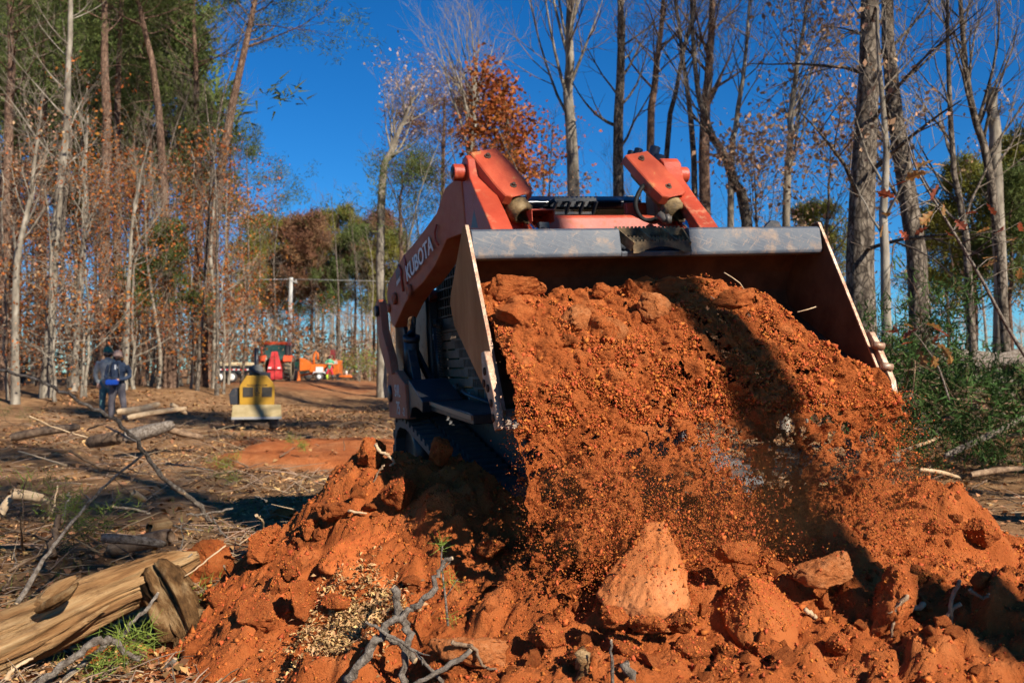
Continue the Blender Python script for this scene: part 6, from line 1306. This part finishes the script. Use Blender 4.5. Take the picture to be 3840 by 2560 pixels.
# ------------------------------------------------------------------ wood on the ground
def smooth_path(pts, m=5):
    c = [Vector(q) for q in pts]; out = []
    for i in range(len(c)-1):
        p0, p1, p2, p3 = c[max(i-1, 0)], c[i], c[i+1], c[min(i+2, len(c)-1)]
        for k in range(m):
            t = k/m; out.append(.5*((2*p1)+(p2-p0)*t+(2*p0-5*p1+4*p2-p3)*t*t+(3*p1-p0-3*p2+p3)*t**3))
    return out + [c[-1]]
def stick(path, d, r0, r1, label, m=STICK, name='fallen_branch', cat='branch', group=None, forks=0, seed=0, n=8, ends=True):
    """photo path; d: one distance or (near, far) for first and last point"""
    d0, d1 = (d, d) if not isinstance(d, tuple) else d; N = len(path)
    w = [P(px, py, d0 + (d1-d0)*i/(N-1)) for i, (px, py) in enumerate(path)]; o0 = w[0].copy(); pts = smooth_path([q - o0 for q in w]); r = random.Random(seed)
    pts = [q + rvec(r, r0*.34) for q in pts]; K = len(pts)-1; rs = [(r0+(r1-r0)*i/K)*r.uniform(.84, 1.16) for i in range(K+1)]
    e = empty(name, o0, (0, 0, 0), label, cat, group); b = MB(); b.tube(pts, rs, n); b.build('stem', m, e)
    if ends:
        for (q, q2, rr) in ((pts[-1], pts[-2], rs[-1]), (pts[0], pts[1], rs[0])):
            dv = (q-q2).normalized(); b = MB(); b.lathe([(rr*.98, -.0005), (rr*.9, .002), (0, .003)], q, dv, n); b.build('cut_end', CUTW, e)
    for k in range(forks):
        i = r.randint(K//4, K-1); a, c = frame_of(pts[i+1]-pts[i]); th = r.uniform(0, 6.28); dv = ((pts[i+1]-pts[i]).normalized()*.7 + (a*math.cos(th)+c*math.sin(th))*.8 + Vector((0, 0, .2))).normalized(); L = r.uniform(.12, .4)*(pts[-1]-pts[0]).length*.5
        q = [pts[i] + dv*L*t + rvec(r, L*.04)*t for t in (0, .35, .7, 1)]; b = MB(); b.tube(q, [rs[i]*.6, rs[i]*.45, rs[i]*.32, rs[i]*.12], 6); b.build('side_twig', m, e)
    return e
# the barkless log lying in from the left, with its broken fork
def log_mesh(name, pts, rs, seed, rough=.16, nu=48, nv=90, rag=.25):
    pts = smooth_path(pts, 12); K = len(pts)-1; L = [0]
    for i in range(K): L.append(L[-1] + (pts[i+1]-pts[i]).length)
    S = np.linspace(0, L[-1], nv); Pn = np.array([[np.interp(s, L, [q[k] for q in pts]) for k in range(3)] for s in S]); D = np.gradient(Pn, axis=0); D /= np.linalg.norm(D, axis=1)[:, None]
    up = np.array([0, .2, 1.]); X = np.cross(D, up); X /= np.linalg.norm(X, axis=1)[:, None]; Y = np.cross(X, D)
    A = np.arange(nu)/nu*2*np.pi; ss_, aa = np.meshgrid(S, A, indexing='ij'); R = np.interp(S/L[-1], np.linspace(0, 1, len(rs)), rs)[:, None]
    u, v = np.cos(aa)*2.2, np.sin(aa)*2.2
    dis = 1 + rough*(fbm(u*1.0, v*1.0, ss_*1.6, 4, seed) + .55*(1-np.abs(fbm(u*3.0, v*3.0, ss_*1.1, 3, seed+5))*2) - .5*np.maximum(0, fbm(u*5, v*5, ss_*2, 2, seed+9)) + .35*fbm(u*9, v*9, ss_*2.5, 2, seed+21) + .7*(1-np.abs(fbm(u*6, v*6, ss_*.7, 3, seed+31))*2.2))
    ends = (1-np.clip(ss_/(.05*L[-1]), 0, 1))*.25 + (1-np.clip((L[-1]-ss_)/(.08*L[-1]), 0, 1))*.35
    R2 = R*dis*(1-ends); sh = rag*R*fbm(u*2.5, v*2.5, 0*u, 3, seed+3)*(np.clip((ss_/L[-1]-.85)/.15, 0, 1) - np.clip((.1-ss_/L[-1])/.1, 0, 1))
    V = Pn[:, None, :] + R2[..., None]*(X[:, None, :]*np.cos(aa)[..., None] + Y[:, None, :]*np.sin(aa)[..., None]) + D[:, None, :]*sh[..., None]
    i = np.arange(nv-1)[:, None]*nu; k = np.arange(nu)[None, :]; F = np.stack([i+k, i+(k+1) % nu, i+nu+(k+1) % nu, i+nu+k], -1).reshape(-1, 4)
    V = V.reshape(-1, 3); V = np.vstack([V, Pn[:1], Pn[-1:] - D[-1:]*.02]); c0, c1 = len(V)-2, len(V)-1
    k = np.arange(nu); cap0 = np.stack([k, (k+1) % nu, np.full(nu, c0), np.full(nu, c0)], 1); b1 = (nv-1)*nu; cap1 = np.stack([b1+k, b1+(k+1) % nu, np.full(nu, c1), np.full(nu, c1)], 1)
    me = bpy.data.meshes.new(name); me.from_pydata(V.tolist(), [], F.tolist() + [c[:3].tolist() for c in cap0] + [c[:3].tolist() for c in cap1]); me.update()
    for p in me.polygons: p.use_smooth = True
    return me
def log_thing(path, ds, rs, seed, label, name='fallen_log', m=WOOD, group=None, rough=.16, cat='log', nu=16, nv=34):
    w = [P(px, py, d) for (px, py), d in zip(path, ds)]; o0 = w[0]; ax = (w[-1]-w[0]).normalized(); q = Vector((1, 0, 0)).rotation_difference(ax)
    e = empty(name, o0, (0, 0, 0), label, cat, group); e.rotation_mode = 'QUATERNION'; e.rotation_quaternion = q; inv = q.inverted()
    me = log_mesh('log_wood', [inv @ (p-o0) for p in w], rs, seed, rough, nu, nv); o = link('log_wood', me, e, m); return e, (lambda p: inv @ (p-o0))
lg, lf = log_thing([(-130,2478),(60,2400),(330,2262),(520,2182),(640,2128),(735,2092)], (3.80,3.95,4.2,4.4,4.55,4.65), (.112,.104,.088,.080,.075,.045), 3, 'thick barkless log with splintered grain lying in from the side of the picture', rough=.24, nu=64, nv=150)
def side_bit(parent, tf, path, ds, rs, seed, name='branch_stub', m=WOOD):
    w = [tf(P(px, py, d)) for (px, py), d in zip(path, ds)]; me = log_mesh(name, w, rs, seed, .3, 16, 26, .6); return link(name, me, parent, m)
side_bit(lg, lf, [(135,2292),(190,2262),(250,2226),(292,2185)], (3.90,3.90,3.92,3.96), (.010,.020,.018,.007), 5, m=ROT)
side_bit(lg, lf, [(130,2290),(160,2255),(215,2205),(285,2160)], (4.02,4.02,4.05,4.1), (.02,.032,.026,.008), 6)
for k, (x0, y0, x1, y1, dd) in enumerate(((150,2430,410,2268,4.0),(60,2480,330,2330,3.92),(200,2400,380,2300,4.02),(20,2425,250,2390,3.88),(420,2230,700,2108,4.45),(500,2160,745,2075,4.5))):
    side_bit(lg, lf, [(x0, y0), ((x0+x1)/2, (y0+y1)/2+6), (x1, y1)], (dd, dd+.05, dd+.12), (.012, .016, .004), 20+k, 'splinter')
sp_, sf = log_thing([(585,2115),(640,2200),(690,2290),(720,2370),(745,2445)], (4.42,4.38,4.32,4.28,4.25), (.045,.062,.058,.05,.02), 9, 'rotten forked stump under the end of the barkless log', 'rotten_stump', ROT, rough=.75, cat='stump', nu=48, nv=80)
side_bit(sp_, sf, [(690,2280),(760,2310),(850,2295),(945,2270)], (4.32,4.30,4.28,4.26), (.05,.034,.026,.022), 11, m=ROT); side_bit(sp_, sf, [(720,2350),(780,2345),(838,2352)], (4.28,4.26,4.25), (.026,.02,.014), 12, m=ROT)
side_bit(sp_, sf, [(640,2380),(600,2320),(560,2270)], (4.25,4.22,4.2), (.05,.04,.02), 13, m=ROT); side_bit(sp_, sf, [(690,2400),(680,2470),(700,2500)], (4.22,4.2,4.2), (.04,.03,.015), 14, m=ROT); side_bit(sp_, sf, [(660,2130),(690,2160),(725,2195)], (4.38,4.34,4.3), (.022,.018,.008), 15, m=ROT)
stick([(800,1968),(752,1905),(690,1850),(612,1790),(545,1700),(505,1640),(430,1570),(330,1520),(200,1450),(60,1402),(-80,1375)], (7.5, 6.2), .021, .009, 'long curved branch arching across the brushy ground in front of the two men', STICK, seed=1)
stick([(690,1850),(660,1835),(640,1825)], 7.2, .012, .008, 'stub leaning on the long curved branch', STICKB, seed=2)
stick([(60,2262),(150,2120),(240,1995),(330,1890),(420,1800),(535,1705)], (4.3, 5.4), .012, .006, 'straight thin grey stick slanting up behind the barkless log', seed=3, forks=2)
stick([(720,2075),(640,2150)], (4.6, 4.5), .004, .003, 'thin twig over the dark red boulder', seed=4)
stick([(845,2045),(760,2110),(695,2160)], (4.4, 4.3), .004, .003, 'hair-thin pale twig across the dark red boulder', CUTW, seed=4)
stick([(230,2560),(330,2470),(440,2390),(520,2310),(596,2225)], (3.7, 4.2), .013, .007, 'grey stick rising past the underside of the barkless log', seed=5, forks=1)
stick([(90,2600),(230,2500),(340,2420),(415,2395)], (3.55, 3.75), .014, .017, 'grey bent stick with a knuckle under the log', seed=6); stick([(415,2395),(470,2440),(520,2475)], (3.75, 3.78), .014, .010, 'curved end of the knuckled grey stick', seed=7)
stick([(1290,2560),(1380,2455),(1450,2350),(1522,2292),(1600,2242),(1640,2172),(1662,2112),(1702,2092)], (3.28, 3.42), .017, .0075, 'forked grey branch reaching up over the clods', seed=8, forks=0)
stick([(1478,2208),(1498,2290),(1532,2370),(1520,2440),(1515,2570)], (3.4, 3.3), .015, .013, 'second arm of the forked grey branch standing upright', seed=9)
stick([(1375,2330),(1440,2370),(1540,2430),(1610,2500),(1680,2580)], (3.32, 3.22), .006, .007, 'thin grey twig lying across the forked branch', seed=10, forks=2); stick([(1768,2440),(1640,2520),(1540,2572)], (3.2, 3.15), .009, .008, 'straight short stick at the bottom edge', seed=11)
stick([(1450,2385),(1500,2420),(1555,2480)], 3.33, .012, .014, 'stubby grey stick in the crook of the forked branch', seed=12)
stick([(2185,2440),(2190,2500),(2186,2600)], 3.05, .021, .022, 'pale sawn stake standing at the bottom edge', WOOD, seed=13); stick([(2345,2485),(2372,2560),(2390,2620)], 3.0, .015, .016, 'grey sawn stake leaning at the bottom edge', seed=14); stick([(2292,2398),(2295,2480),(2300,2600)], 2.95, .004, .006, 'thin upright twig between the stakes', seed=15)
stick([(3040,2528),(3090,2545),(3150,2572)], 3.05, .012, .010, 'split splinter of pale wood at the bottom edge', CUTW, seed=16); stick([(3025,2285),(3062,2318)], 3.4, .010, .008, 'chip of pale wood on the soil beside the blocky boulder', CUTW, seed=17); stick([(3405,2282),(3470,2268)], 3.4, .012, .010, 'short pale stick behind the blocky boulder', CUTW, seed=18)
stick([(1410,1668),(1420,1690),(1455,1705),(1480,1735),(1462,1745)], 4.55, .010, .005, 'curling root on the crest of the mound', CUTW, seed=19, name='root', cat='root'); stick([(1440,1745),(1415,1775),(1400,1810)], 4.5, .006, .004, 'thin dark root below the mound crest', STICKB, seed=20, name='root', cat='root')
stick([(1305,1915),(1375,1925)], 4.35, .006, .005, 'short twig lying on the mound shoulder', CUTW, seed=21)
for k, pth in enumerate(([(3600,2180),(3560,2300),(3590,2400),(3550,2480),(3560,2560)],[(3600,2260),(3530,2330),(3520,2420),(3560,2520)],[(3400,2230),(3350,2310),(3345,2430)],[(3640,2210),(3680,2240),(3710,2230)],[(1700,2410),(1780,2430),(1810,2490),(1880,2520)],[(3480,2380),(3500,2450),(3460,2530)])):
    stick(pth, 3.25 if k != 4 else 3.2, .008, .004, ('pale root hanging down the shaded end of the mound', 'root looping beside the hanging one', 'thin root dangling from the blocky boulder', 'short root poking out of the shaded earth', 'root along the edge of the flat clay slab', 'root fibre low in the shaded earth')[k], STICKB, seed=30+k, name='root', cat='root', forks=3)
# near pine seedling
e = empty('pine_seedling', P(1680, 2345, 3.42), (0, 0, 0), 'spindly pine seedling with green tufts beside the forked branch', 'seedling'); b = MB(); o0 = P(1680, 2345, 3.42); sp2 = smooth_path([P(px, py, 3.42) - o0 for px, py in ((1680,2345),(1672,2260),(1662,2170),(1655,2090),(1660,2045))]); b.tube(sp2, [.0055 - .003*i/len(sp2) for i in range(len(sp2))], 6); b.build('stem', STICK, e)
b = MB(); b.tube([sp2[6], sp2[6] + Vector((.03, 0, .05)), sp2[6] + Vector((.045, 0, .07))], .0025, 5); b.tube([sp2[12], sp2[12] + Vector((.03, 0, .03))], .002, 5); b.build('side_twig', STICK, e)
tips = [(sp2[-1], Vector((0, 0, 1))), (sp2[-3], Vector((.3, 0, .8))), (sp2[10] + Vector((.03, 0, 0)), Vector((.8, 0, -.3))), (sp2[9] + Vector((.01, 0, 0)), Vector((-.6, 0, -.2))), (sp2[2] + Vector((.01, 0, 0)), Vector((.6, 0, -.1))), (sp2[12], Vector((.6, -.3, .3)))]
link('needles', needle_mesh('needles', tips, 2, GREENL, 16, .055, .0022, .006), e)
# logs and split wood behind the brush
r = random.Random(14)
for k, (x0, y0, x1, y1, d, rr, lab, m) in enumerate(((470,1640,650,1590,13.5,.10,'grey log with a pale broken end in the brush by the two men',STICK),(440,1545,600,1515,17,.07,'pale split log just beyond the knees of the man in navy',CUTW),(480,1565,700,1530,16.5,.05,'thin pale pole lying behind the grey log',CUTW),(640,1515,700,1550,17.5,.045,'short split board on the leaf litter',CUTW),
        (450,1640,330,1660,12.5,.09,'dark log end in the brush pile',STICKB),(620,1605,760,1640,14,.05,'thin brown pole lying towards the clearing',STICKB),(40,1640,300,1600,13,.06,'dark pole in the brush at the picture edge',STICKB),(640,2010,410,2060,6.0,.055,'brown weathered log behind the barkless log',STICKB),(560,1985,640,1960,6.2,.05,'short weathered log end',WOOD),(380,2015,620,2040,5.6,.028,'grey branch lying level behind the barkless log',STICK),
        (500,1845,545,1875,8.0,.03,'short pale cut piece of branch on the litter',CUTW),(0,1930,45,1860,6.0,.03,'pale broken stem propped at the picture edge',CUTW),(45,1850,170,1870,6.0,.035,'splintered bent stem with stripes of fresh wood',CUTW),(170,1870,190,1930,6.0,.025,'splintered lower end of the bent stem',CUTW),
        (3345,1432,3500,1452,12.5,.075,'pale cut log end beside the brush pile',PALE),(3360,1400,3840,1345,14.0,.11,'long fallen trunk lying behind the brush pile',STICK),(3560,1385,3900,1300,15.0,.09,'second fallen trunk above the brush pile',STICK),(3470,1330,3850,1365,15.5,.13,'thick grey fallen trunk at the back of the brush',STICK),(3290,1500,3420,1410,12.0,.05,'leaning pale pole against the brush pile',PALE),(3500,1420,3850,1440,12.3,.07,'pale log under the dark cedar boughs',PALE),
        (3540,1710,3880,1545,10.5,.035,'bare branch reaching out of the brush pile to the ground',STICK),(3600,1660,3900,1620,10.8,.03,'thin pole along the foot of the brush pile',STICKB),(3380,1690,3520,1640,10.6,.02,'short stick at the foot of the brush pile',CUTW),(3640,1780,3840,1755,9.2,.03,'dark stick on bare ground right of the mound',STICKB),(3450,1760,3600,1790,9.4,.018,'thin pale stick on bare ground right of the mound',CUTW))):
    log_thing([(x0, y0), ((x0+x1)/2 + r.uniform(-6, 6), (y0+y1)/2 + r.uniform(-6, 6)), (x1, y1)], (d, d*1.01, d*1.02), (rr, rr*.95, rr*.75), 50+k, lab, 'fallen_log' if rr > .04 else 'fallen_branch', m, rough=.10, cat='log' if rr > .04 else 'branch')
# explicit branches in the brush
BR = ((260,1690,480,1780,9,.014),(330,1610,455,1585,12,.012),(110,1560,330,1640,11,.012),(0,1720,190,1700,9.5,.02),(520,1660,400,1600,11,.015),(250,1745,70,1690,8.8,.012),(620,1740,800,1765,9.5,.012),(420,1900,560,1925,7,.012),(300,1985,470,2010,6,.01),(700,1930,870,1905,7.2,.012),(960,1930,990,2000,5.2,.009),(1000,1880,955,1860,5.5,.007),(620,1950,760,1990,6.4,.01),(180,1950,215,1820,6.5,.009),(230,1950,260,1850,6.3,.014),(200,2090,225,1930,5.6,.028),(660,2470,560,2600,3.75,.010),(900,2390,880,2520,3.85,.016),(880,2500,820,2620,3.75,.018),(800,2420,900,2350,3.9,.006),(340,2320,520,2330,4.5,.010),(560,2380,700,2395,4.3,.012),(20,2540,120,2470,3.7,.010),(340,2560,480,2480,3.75,.009),(700,2520,900,2460,3.8,.008),(880,2310,1000,2290,4.1,.007),(840,2120,910,2200,4.6,.006))
r = random.Random(8)
for k, (x0, y0, x1, y1, d, rr) in enumerate(BR):
    mx, my = (x0+x1)/2 + r.uniform(-18, 18), (y0+y1)/2 + r.uniform(-14, 14)
    stick([(x0, y0), (mx, my), (x1, y1)], (d, d*1.03), rr, rr*.6, 'dead stick lying in the brush on the left', r.choice((STICK, STICKB, STICK, CUTW)), group='sticks in the brush', forks=r.choice((0, 1, 2)), seed=60+k, n=6, ends=rr > .009)
for k in range(48):                                          # tangle of thinner sticks
    px, py = r.uniform(-40, 880), r.uniform(1600, 2350); q_, dd_ = hit(px, py)
    if q_ is None or (py > 2050 and px > 720): continue
    L_ = r.uniform(60, 200); a_ = r.gauss(0, .5) + (0 if r.random() < .7 else 1.2)
    stick([(px, py - r.uniform(0, 25)), (px + L_*.5*math.cos(a_) + r.uniform(-10, 10), py - L_*.5*math.sin(a_)*.6 + r.uniform(-14, 6)), (px + L_*math.cos(a_), py - L_*math.sin(a_)*.7 - r.uniform(0, 25))], (dd_, dd_*1.04), r.uniform(.005, .013), .003, 'dead stick lying in the brush on the left', r.choice((STICK, STICKB, STICKB)), group='sticks in the brush', forks=r.choice((1, 2, 3)), seed=800+k, n=5, ends=False)
for k, (x0, y0, x1, y1, d) in enumerate(((1630,1750,1660,1640,14),(1275,1760,1290,1650,13.5),(1120,1960,1040,1950,7.5),(1100,1790,1160,1760,11),(1380,1700,1230,1760,13.5),(800,1600,820,1650,14),(560,1620,640,1600,14),(3560,1730,3575,1690,10),(3700,1800,3640,1830,8.6))):
    stick([(x0, y0), ((x0+x1)/2+6, (y0+y1)/2), (x1, y1)], d, .012, .006, 'small stick on the trampled clearing', STICKB, group='sticks on the clearing', seed=140+k, n=5, ends=False)
# scattered twigs, leaves and chips
g = np.random.default_rng(77)
def not_mound(X, Y): return (mound_raw(X, Y) + .03 < hgt(X, Y) - .0) | (Y > 6.1) | (X < -2.2)
def scatter(n, x0, x1, d0, d1, dens=None, p=1.0):
    Y = d0 + (d1-d0)*g.random(n)**p; X = g.uniform(x0, x1, n)*(Y/6.0)**.75
    k = not_mound(X, Y) & ~((X > -3.9) & (X < .8) & (Y > 12.1) & (Y < 16.0) & (g.random(n) < .93)); X, Y = X[k], Y[k]
    if dens is not None: k = g.random(len(X)) < dens(X, Y); X, Y = X[k], Y[k]
    return X, Y, hgt(X, Y)
X, Y, Z = scatter(15000, -4.2, 4.6, 3.4, 26, lambda X, Y: np.clip(.55 + .5*fbm(X*.6, Y*.6, 0*X, 3, 4), .1, 1), 1.6)
tb = []; A = g.uniform(0, 6.28, len(X)); LL = g.uniform(.06, .5, len(X))*(g.random(len(X))**1.5*1.2+.25)*np.clip(Y/8, .3, 1); T = g.normal(0, .22, len(X))
for x, y, z, a, l, t in zip(X, Y, Z, A, LL, T):
    dx, dy, dz = math.cos(a)*l, math.sin(a)*l, abs(t)*l; w = .0022 + .010*l*l + .003*random.random(); tb.append((((x, y, z+.008), (x+dx*.5+t*.06*l, y+dy*.5, z+dz*.6+.014), (x+dx, y+dy, z+dz+.01)), (w, w*.85, w*.4)))
me = tubes_mesh('ground_twigs', tb, 3, TWIGS); at_ = me.attributes.new('tint', 'FLOAT', 'POINT'); at_.data.foreach_set('value', np.repeat(g.random(len(tb)), 9).astype(np.float32))
tag(link('ground_twigs', me), 'countless dead twigs scattered over the forest floor', 'twigs', kind='stuff')
def flat_leaves(name, X, Y, Z, size, mt, aspect, tilt=.35, lift=.012):
    n = len(X); a = g.uniform(0, 6.28, n); U = np.stack([np.cos(a), np.sin(a), g.normal(0, tilt, n)], -1); Wv = np.stack([-np.sin(a), np.cos(a), g.normal(0, tilt, n)], -1)
    s = (size*g.uniform(.5, 1.5, n))[:, None]; c = np.stack([X, Y, Z+lift*g.uniform(.3, 1.6, n)], -1); bow = np.array([0, 0, 1.])*s*.15
    V = np.stack([c - U*s*.5, c + Wv*s*aspect*.5 + bow, c + U*s*.5, c - Wv*s*aspect*.5 + bow], 1).reshape(-1, 3)
    return link(name, mesh_np(name, V, np.arange(n*4).reshape(n, 4), mt, False, None, np.repeat(g.random(n), 4)))
X, Y, Z = scatter(52000, -4.4, 4.6, 3.4, 34, lambda X, Y: np.clip(.6 + .6*fbm(X*.45, Y*.45, 0*X, 3, 14), .08, 1), 1.7)
tag(flat_leaves('leaf_litter', X, Y, Z, np.clip(.035 + .0022*Y, .03, .10), LITTER, .65), 'brown fallen leaves covering the ground', 'leaf litter', kind='stuff')
X, Y, Z = scatter(30000, -3.6, 3.0, 3.4, 20, lambda X, Y: np.clip(.35 + .9*fbm(X*.8, Y*.8, 0*X, 3, 24) + .5*ss(X, -3.2, -2.0)*(1-ss(Y, 8, 11)), .03, 1), 1.8)
tag(flat_leaves('wood_chips', X, Y, Z, np.clip(.022 + .0022*Y, .02, .06), CHIP, .35, .3), 'pale shredded wood chips strewn on the ground', 'wood chips', kind='stuff')
# chips heaped among the clods under the flat-topped slab
q = [hit(px, py)[0] for px, py in ((1290,2330),(1350,2260),(1230,2400),(1400,2390),(1320,2430),(1180,2440),(1250,2300),(1380,2310))]
n = 5200; ci = g.integers(0, len(q), n); c = np.array([v[:] for v in q])[ci]; X = c[:, 0] + g.normal(0, .075, n); Y = c[:, 1] + g.normal(0, .09, n); Z = mzv(X, Y)
tag(flat_leaves('chip_heap', X, Y, Z + .012*g.random(n), np.full(n, .020), CHIP, .35, .5, .02), 'patch of pale wood chips among the clods below the flat-topped slab', 'wood chips', kind='stuff')
# bigger slivers on the ground are far-off clutter of the clearing floor
X, Y, Z = scatter(1500, -4.4, 3.0, 9, 45, None, 1.0)
tag(flat_leaves('bark_slivers', X, Y, Z, np.full(len(X), .16), CHIP, .22, .2, .03), 'long slivers of bark and split wood lying on the clearing', 'slivers', kind='stuff')
# green pine boughs and grass
def bough(px, py, d, L, seed, lab, mt=NEEDLEY, n=26, az=None, per=8, nl=.085, nw=.0045):
    q, dd = hit(px, py); o0 = P(px, py, dd if d is None else d); o0.z = gz(o0.x, o0.y)+.02; sk = Sk(seed); a = sk.r.uniform(0, 6.28) if az is None else az
    grow(sk, Vector((0, 0, 0)), Vector((math.cos(a), math.sin(a), .45)), L, .012, 1, 3, up=-.02, nch=(3, 5), ang=(.4, .9), minr=.003); e = empty('pine_bough', o0, (0, 0, 0), lab, 'bough', 'green boughs on the brush'); link('stem', tubes_mesh('stem', sk.thick + sk.thin, 4, STICKB), e)
    link('needles', needle_mesh('needles', sk.tips, seed, mt, per, nl, nw, .03), e); return e
for k, (px, py, L, lab) in enumerate(((90,2080,.75,'bright green pine bough at the picture edge above the log'),(230,2050,.6,'pine bough with yellow-green tufts behind the log'),(330,1990,.4,'small green tuft on the brush beside the grey branch'),(30,2160,.6,'pine bough low at the picture edge touching the log'),(450,2090,.35,'dark green tuft just behind the barkless log'),(560,2300,.3,'green tuft beneath the broken end of the log'),(540,2480,.25,'small green tuft among the twigs at the bottom'),(980,1820,.3,'green sprig beside the mound edge'),(930,1760,.3,'green sprig on the litter beyond the mound'),(60,1600,.9,'dark green cedar bough in the shade at the picture edge'),(170,1590,.7,'cedar bough lying by the foot of the long pale trunk'),(1050,1720,.25,'small green sprig at the edge of the red patch'))):
    bough(px, py, None, L, 500+k, lab, CEDAR if 'cedar' in lab or 'dark' in lab else GREENL)
X, Y, Z = scatter(2600, -3.4, -.5, 3.5, 9, lambda X, Y: np.clip(fbm(X*1.1, Y*1.1, 0*X, 3, 41)*2.2 - .1, 0, 1), 1.2)
n = len(X); a = g.uniform(0, 6.28, n); h = g.uniform(.03, .10, n); c = np.stack([X, Y, Z], -1); w = .002; dx = np.stack([np.cos(a), np.sin(a), 0*a], -1)
V = np.stack([c - dx*w, c + dx*w, c + np.stack([np.cos(a+1.3)*h*.6, np.sin(a+1.3)*h*.6, h], -1)], 1).reshape(-1, 3)
tag(link('grass', mesh_np('grass', V, np.arange(n*3).reshape(n, 3), GREENL, False, None, np.repeat(g.random(n), 3))), 'sparse green blades coming up through the litter', 'grass', kind='stuff')
# brush pile of cut cedar on the right
r = random.Random(31)
for k in range(22):
    px, py, d = r.uniform(3370, 3900), r.uniform(1440, 1640), r.uniform(10.5, 13.0); o0 = P(px, py, d); sk = Sk(600+k); a = r.uniform(0, 6.28)
    grow(sk, Vector((0, 0, 0)), Vector((math.cos(a), math.sin(a)*.6, r.uniform(-.1, .5))), r.uniform(.8, 1.5), .02, 1, 3, up=-.02, nch=(6, 8), ang=(.4, 1.0), minr=.004)
    e = empty('cedar_bough', o0, (0, 0, 0), 'dark green cedar bough in the brush pile on the right', 'bough', 'cedar boughs of the brush pile'); link('stem', tubes_mesh('stem', sk.thick + sk.thin, 4, STICKB), e); link('foliage', needle_mesh('foliage', sk.tips, k, CEDAR, 10, .13, .018, .05), e)
for k in range(14):
    px, py, d = r.uniform(3350, 3860), r.uniform(1380, 1660), r.uniform(10.5, 13); a = r.uniform(-1, 1)
    stick([(px-140, py + a*60), (px, py + r.uniform(-15, 15)), (px+150, py - a*70)], (d, d+.3), .014, .006, 'bare stick in the brush pile on the right', r.choice((STICK, STICKB)), group='sticks of the brush pile', forks=4, seed=700+k, n=5, ends=False)
# oak sprigs close by on the right: leaves big enough to pick apart
def oak_leaf_mesh():
    o = [(0, 0), (.02, .10), (.10, .16), (.16, .22), (.09, .30), (.11, .38), (.24, .46), (.27, .54), (.15, .58), (.16, .66), (.26, .74), (.24, .82), (.13, .84), (.10, .92), (0, 1.0)]
    V = [(x, y, .10*x - .12*(y-.5)**2) for x, y in o] + [(-x, y, .10*x - .12*(y-.5)**2) for x, y in o[1:-1]]; n = len(o); F = []
    mid = [(0, y, -.05 - .12*(y-.5)**2) for x, y in o[1:-1]]; V += mid; mi = lambda k: 0 if k == 0 else (n-1 if k == n-1 else 2*n-2+k-1); ri = lambda k: k; li = lambda k: 0 if k == 0 else (n-1 if k == n-1 else n+k-1)
    for k in range(n-1):
        F.append([v for v in dict.fromkeys((mi(k), ri(k), ri(k+1), mi(k+1)))]); F.append([v for v in dict.fromkeys((mi(k+1), li(k+1), li(k), mi(k)))])
    me = bpy.data.meshes.new('leaf'); me.from_pydata(V, [], F); me.update(); return me
OLM = oak_leaf_mesh(); OL = mat('brown_oak_leaf', (.36, .14, .04), .6, rand=.35, trans=.35, col2=(.30, .20, .06), nscale=4); OLM.materials.append(OL)
OLM2 = OLM.copy(); OLM2.materials.clear(); OLM2.materials.append(mat('red_oak_leaf', (.30, .07, .03), .6, rand=.35, trans=.35))
def sprig(stem, d, r0, leaves, lab, seed, size=.13):
    w = [P(px, py, d) for px, py in stem]; o0 = w[0]; e = empty('oak_sprig', o0, (0, 0, 0), lab, 'sapling'); r = random.Random(seed); pts = smooth_path([q-o0 for q in w]); K = len(pts)
    b = MB(); b.tube(pts, [r0*(1-.7*i/K) for i in range(K)], 6); b.build('stem', STICK, e)
    for (px, py) in leaves:
        q = P(px, py, d + r.uniform(-.25, .25)) - o0; near = min(pts, key=lambda t: (t-q).length); b = MB(); m_ = near.lerp(q, .5) + Vector((0, 0, .02)); b.tube([near, m_, q], [r0*.3, r0*.25, .0012], 4); b.build('twig', STICK, e)
        o = link('leaf', OLM if r.random() < .65 else OLM2, e); s = size*r.uniform(.7, 1.15); o.location = q; o.scale = (s*1.1, s, s); o.rotation_euler = (r.uniform(-1.6, .4), r.uniform(-.8, .8), r.uniform(0, 6.28))
sprig([(3900,1420),(3780,1230),(3660,1010),(3520,780),(3440,640),(3400,520)], 6.3, .014, [(3440,620),(3480,640),(3500,600),(3520,690),(3550,620),(3340,700),(3360,740),(3540,760),(3580,820),(3500,790),(3620,800),(3660,870),(3700,760),(3760,860),(3800,900),(3310,840),(3370,860),(3330,810),(3480,850),(3560,880),(3830,830),(3740,960),(3680,1000),(3830,1000)], 'thin slanting oak stem with a few large brown leaves, nearest on the right', 5)
sprig([(3560,1500),(3520,1380),(3470,1300),(3420,1240),(3360,1220)], 9.0, .010, [(3350,1220),(3320,1240),(3390,1215),(3410,1260),(3440,1230),(3470,1210),(3500,1225),(3520,1250),(3490,1280),(3530,1290),(3450,1310),(3560,1330),(3520,1340),(3380,1290),(3340,1290),(3550,1260),(3500,1330)], 'low oak sprig with red and yellow-brown leaves beside the wear block', 6, .16)
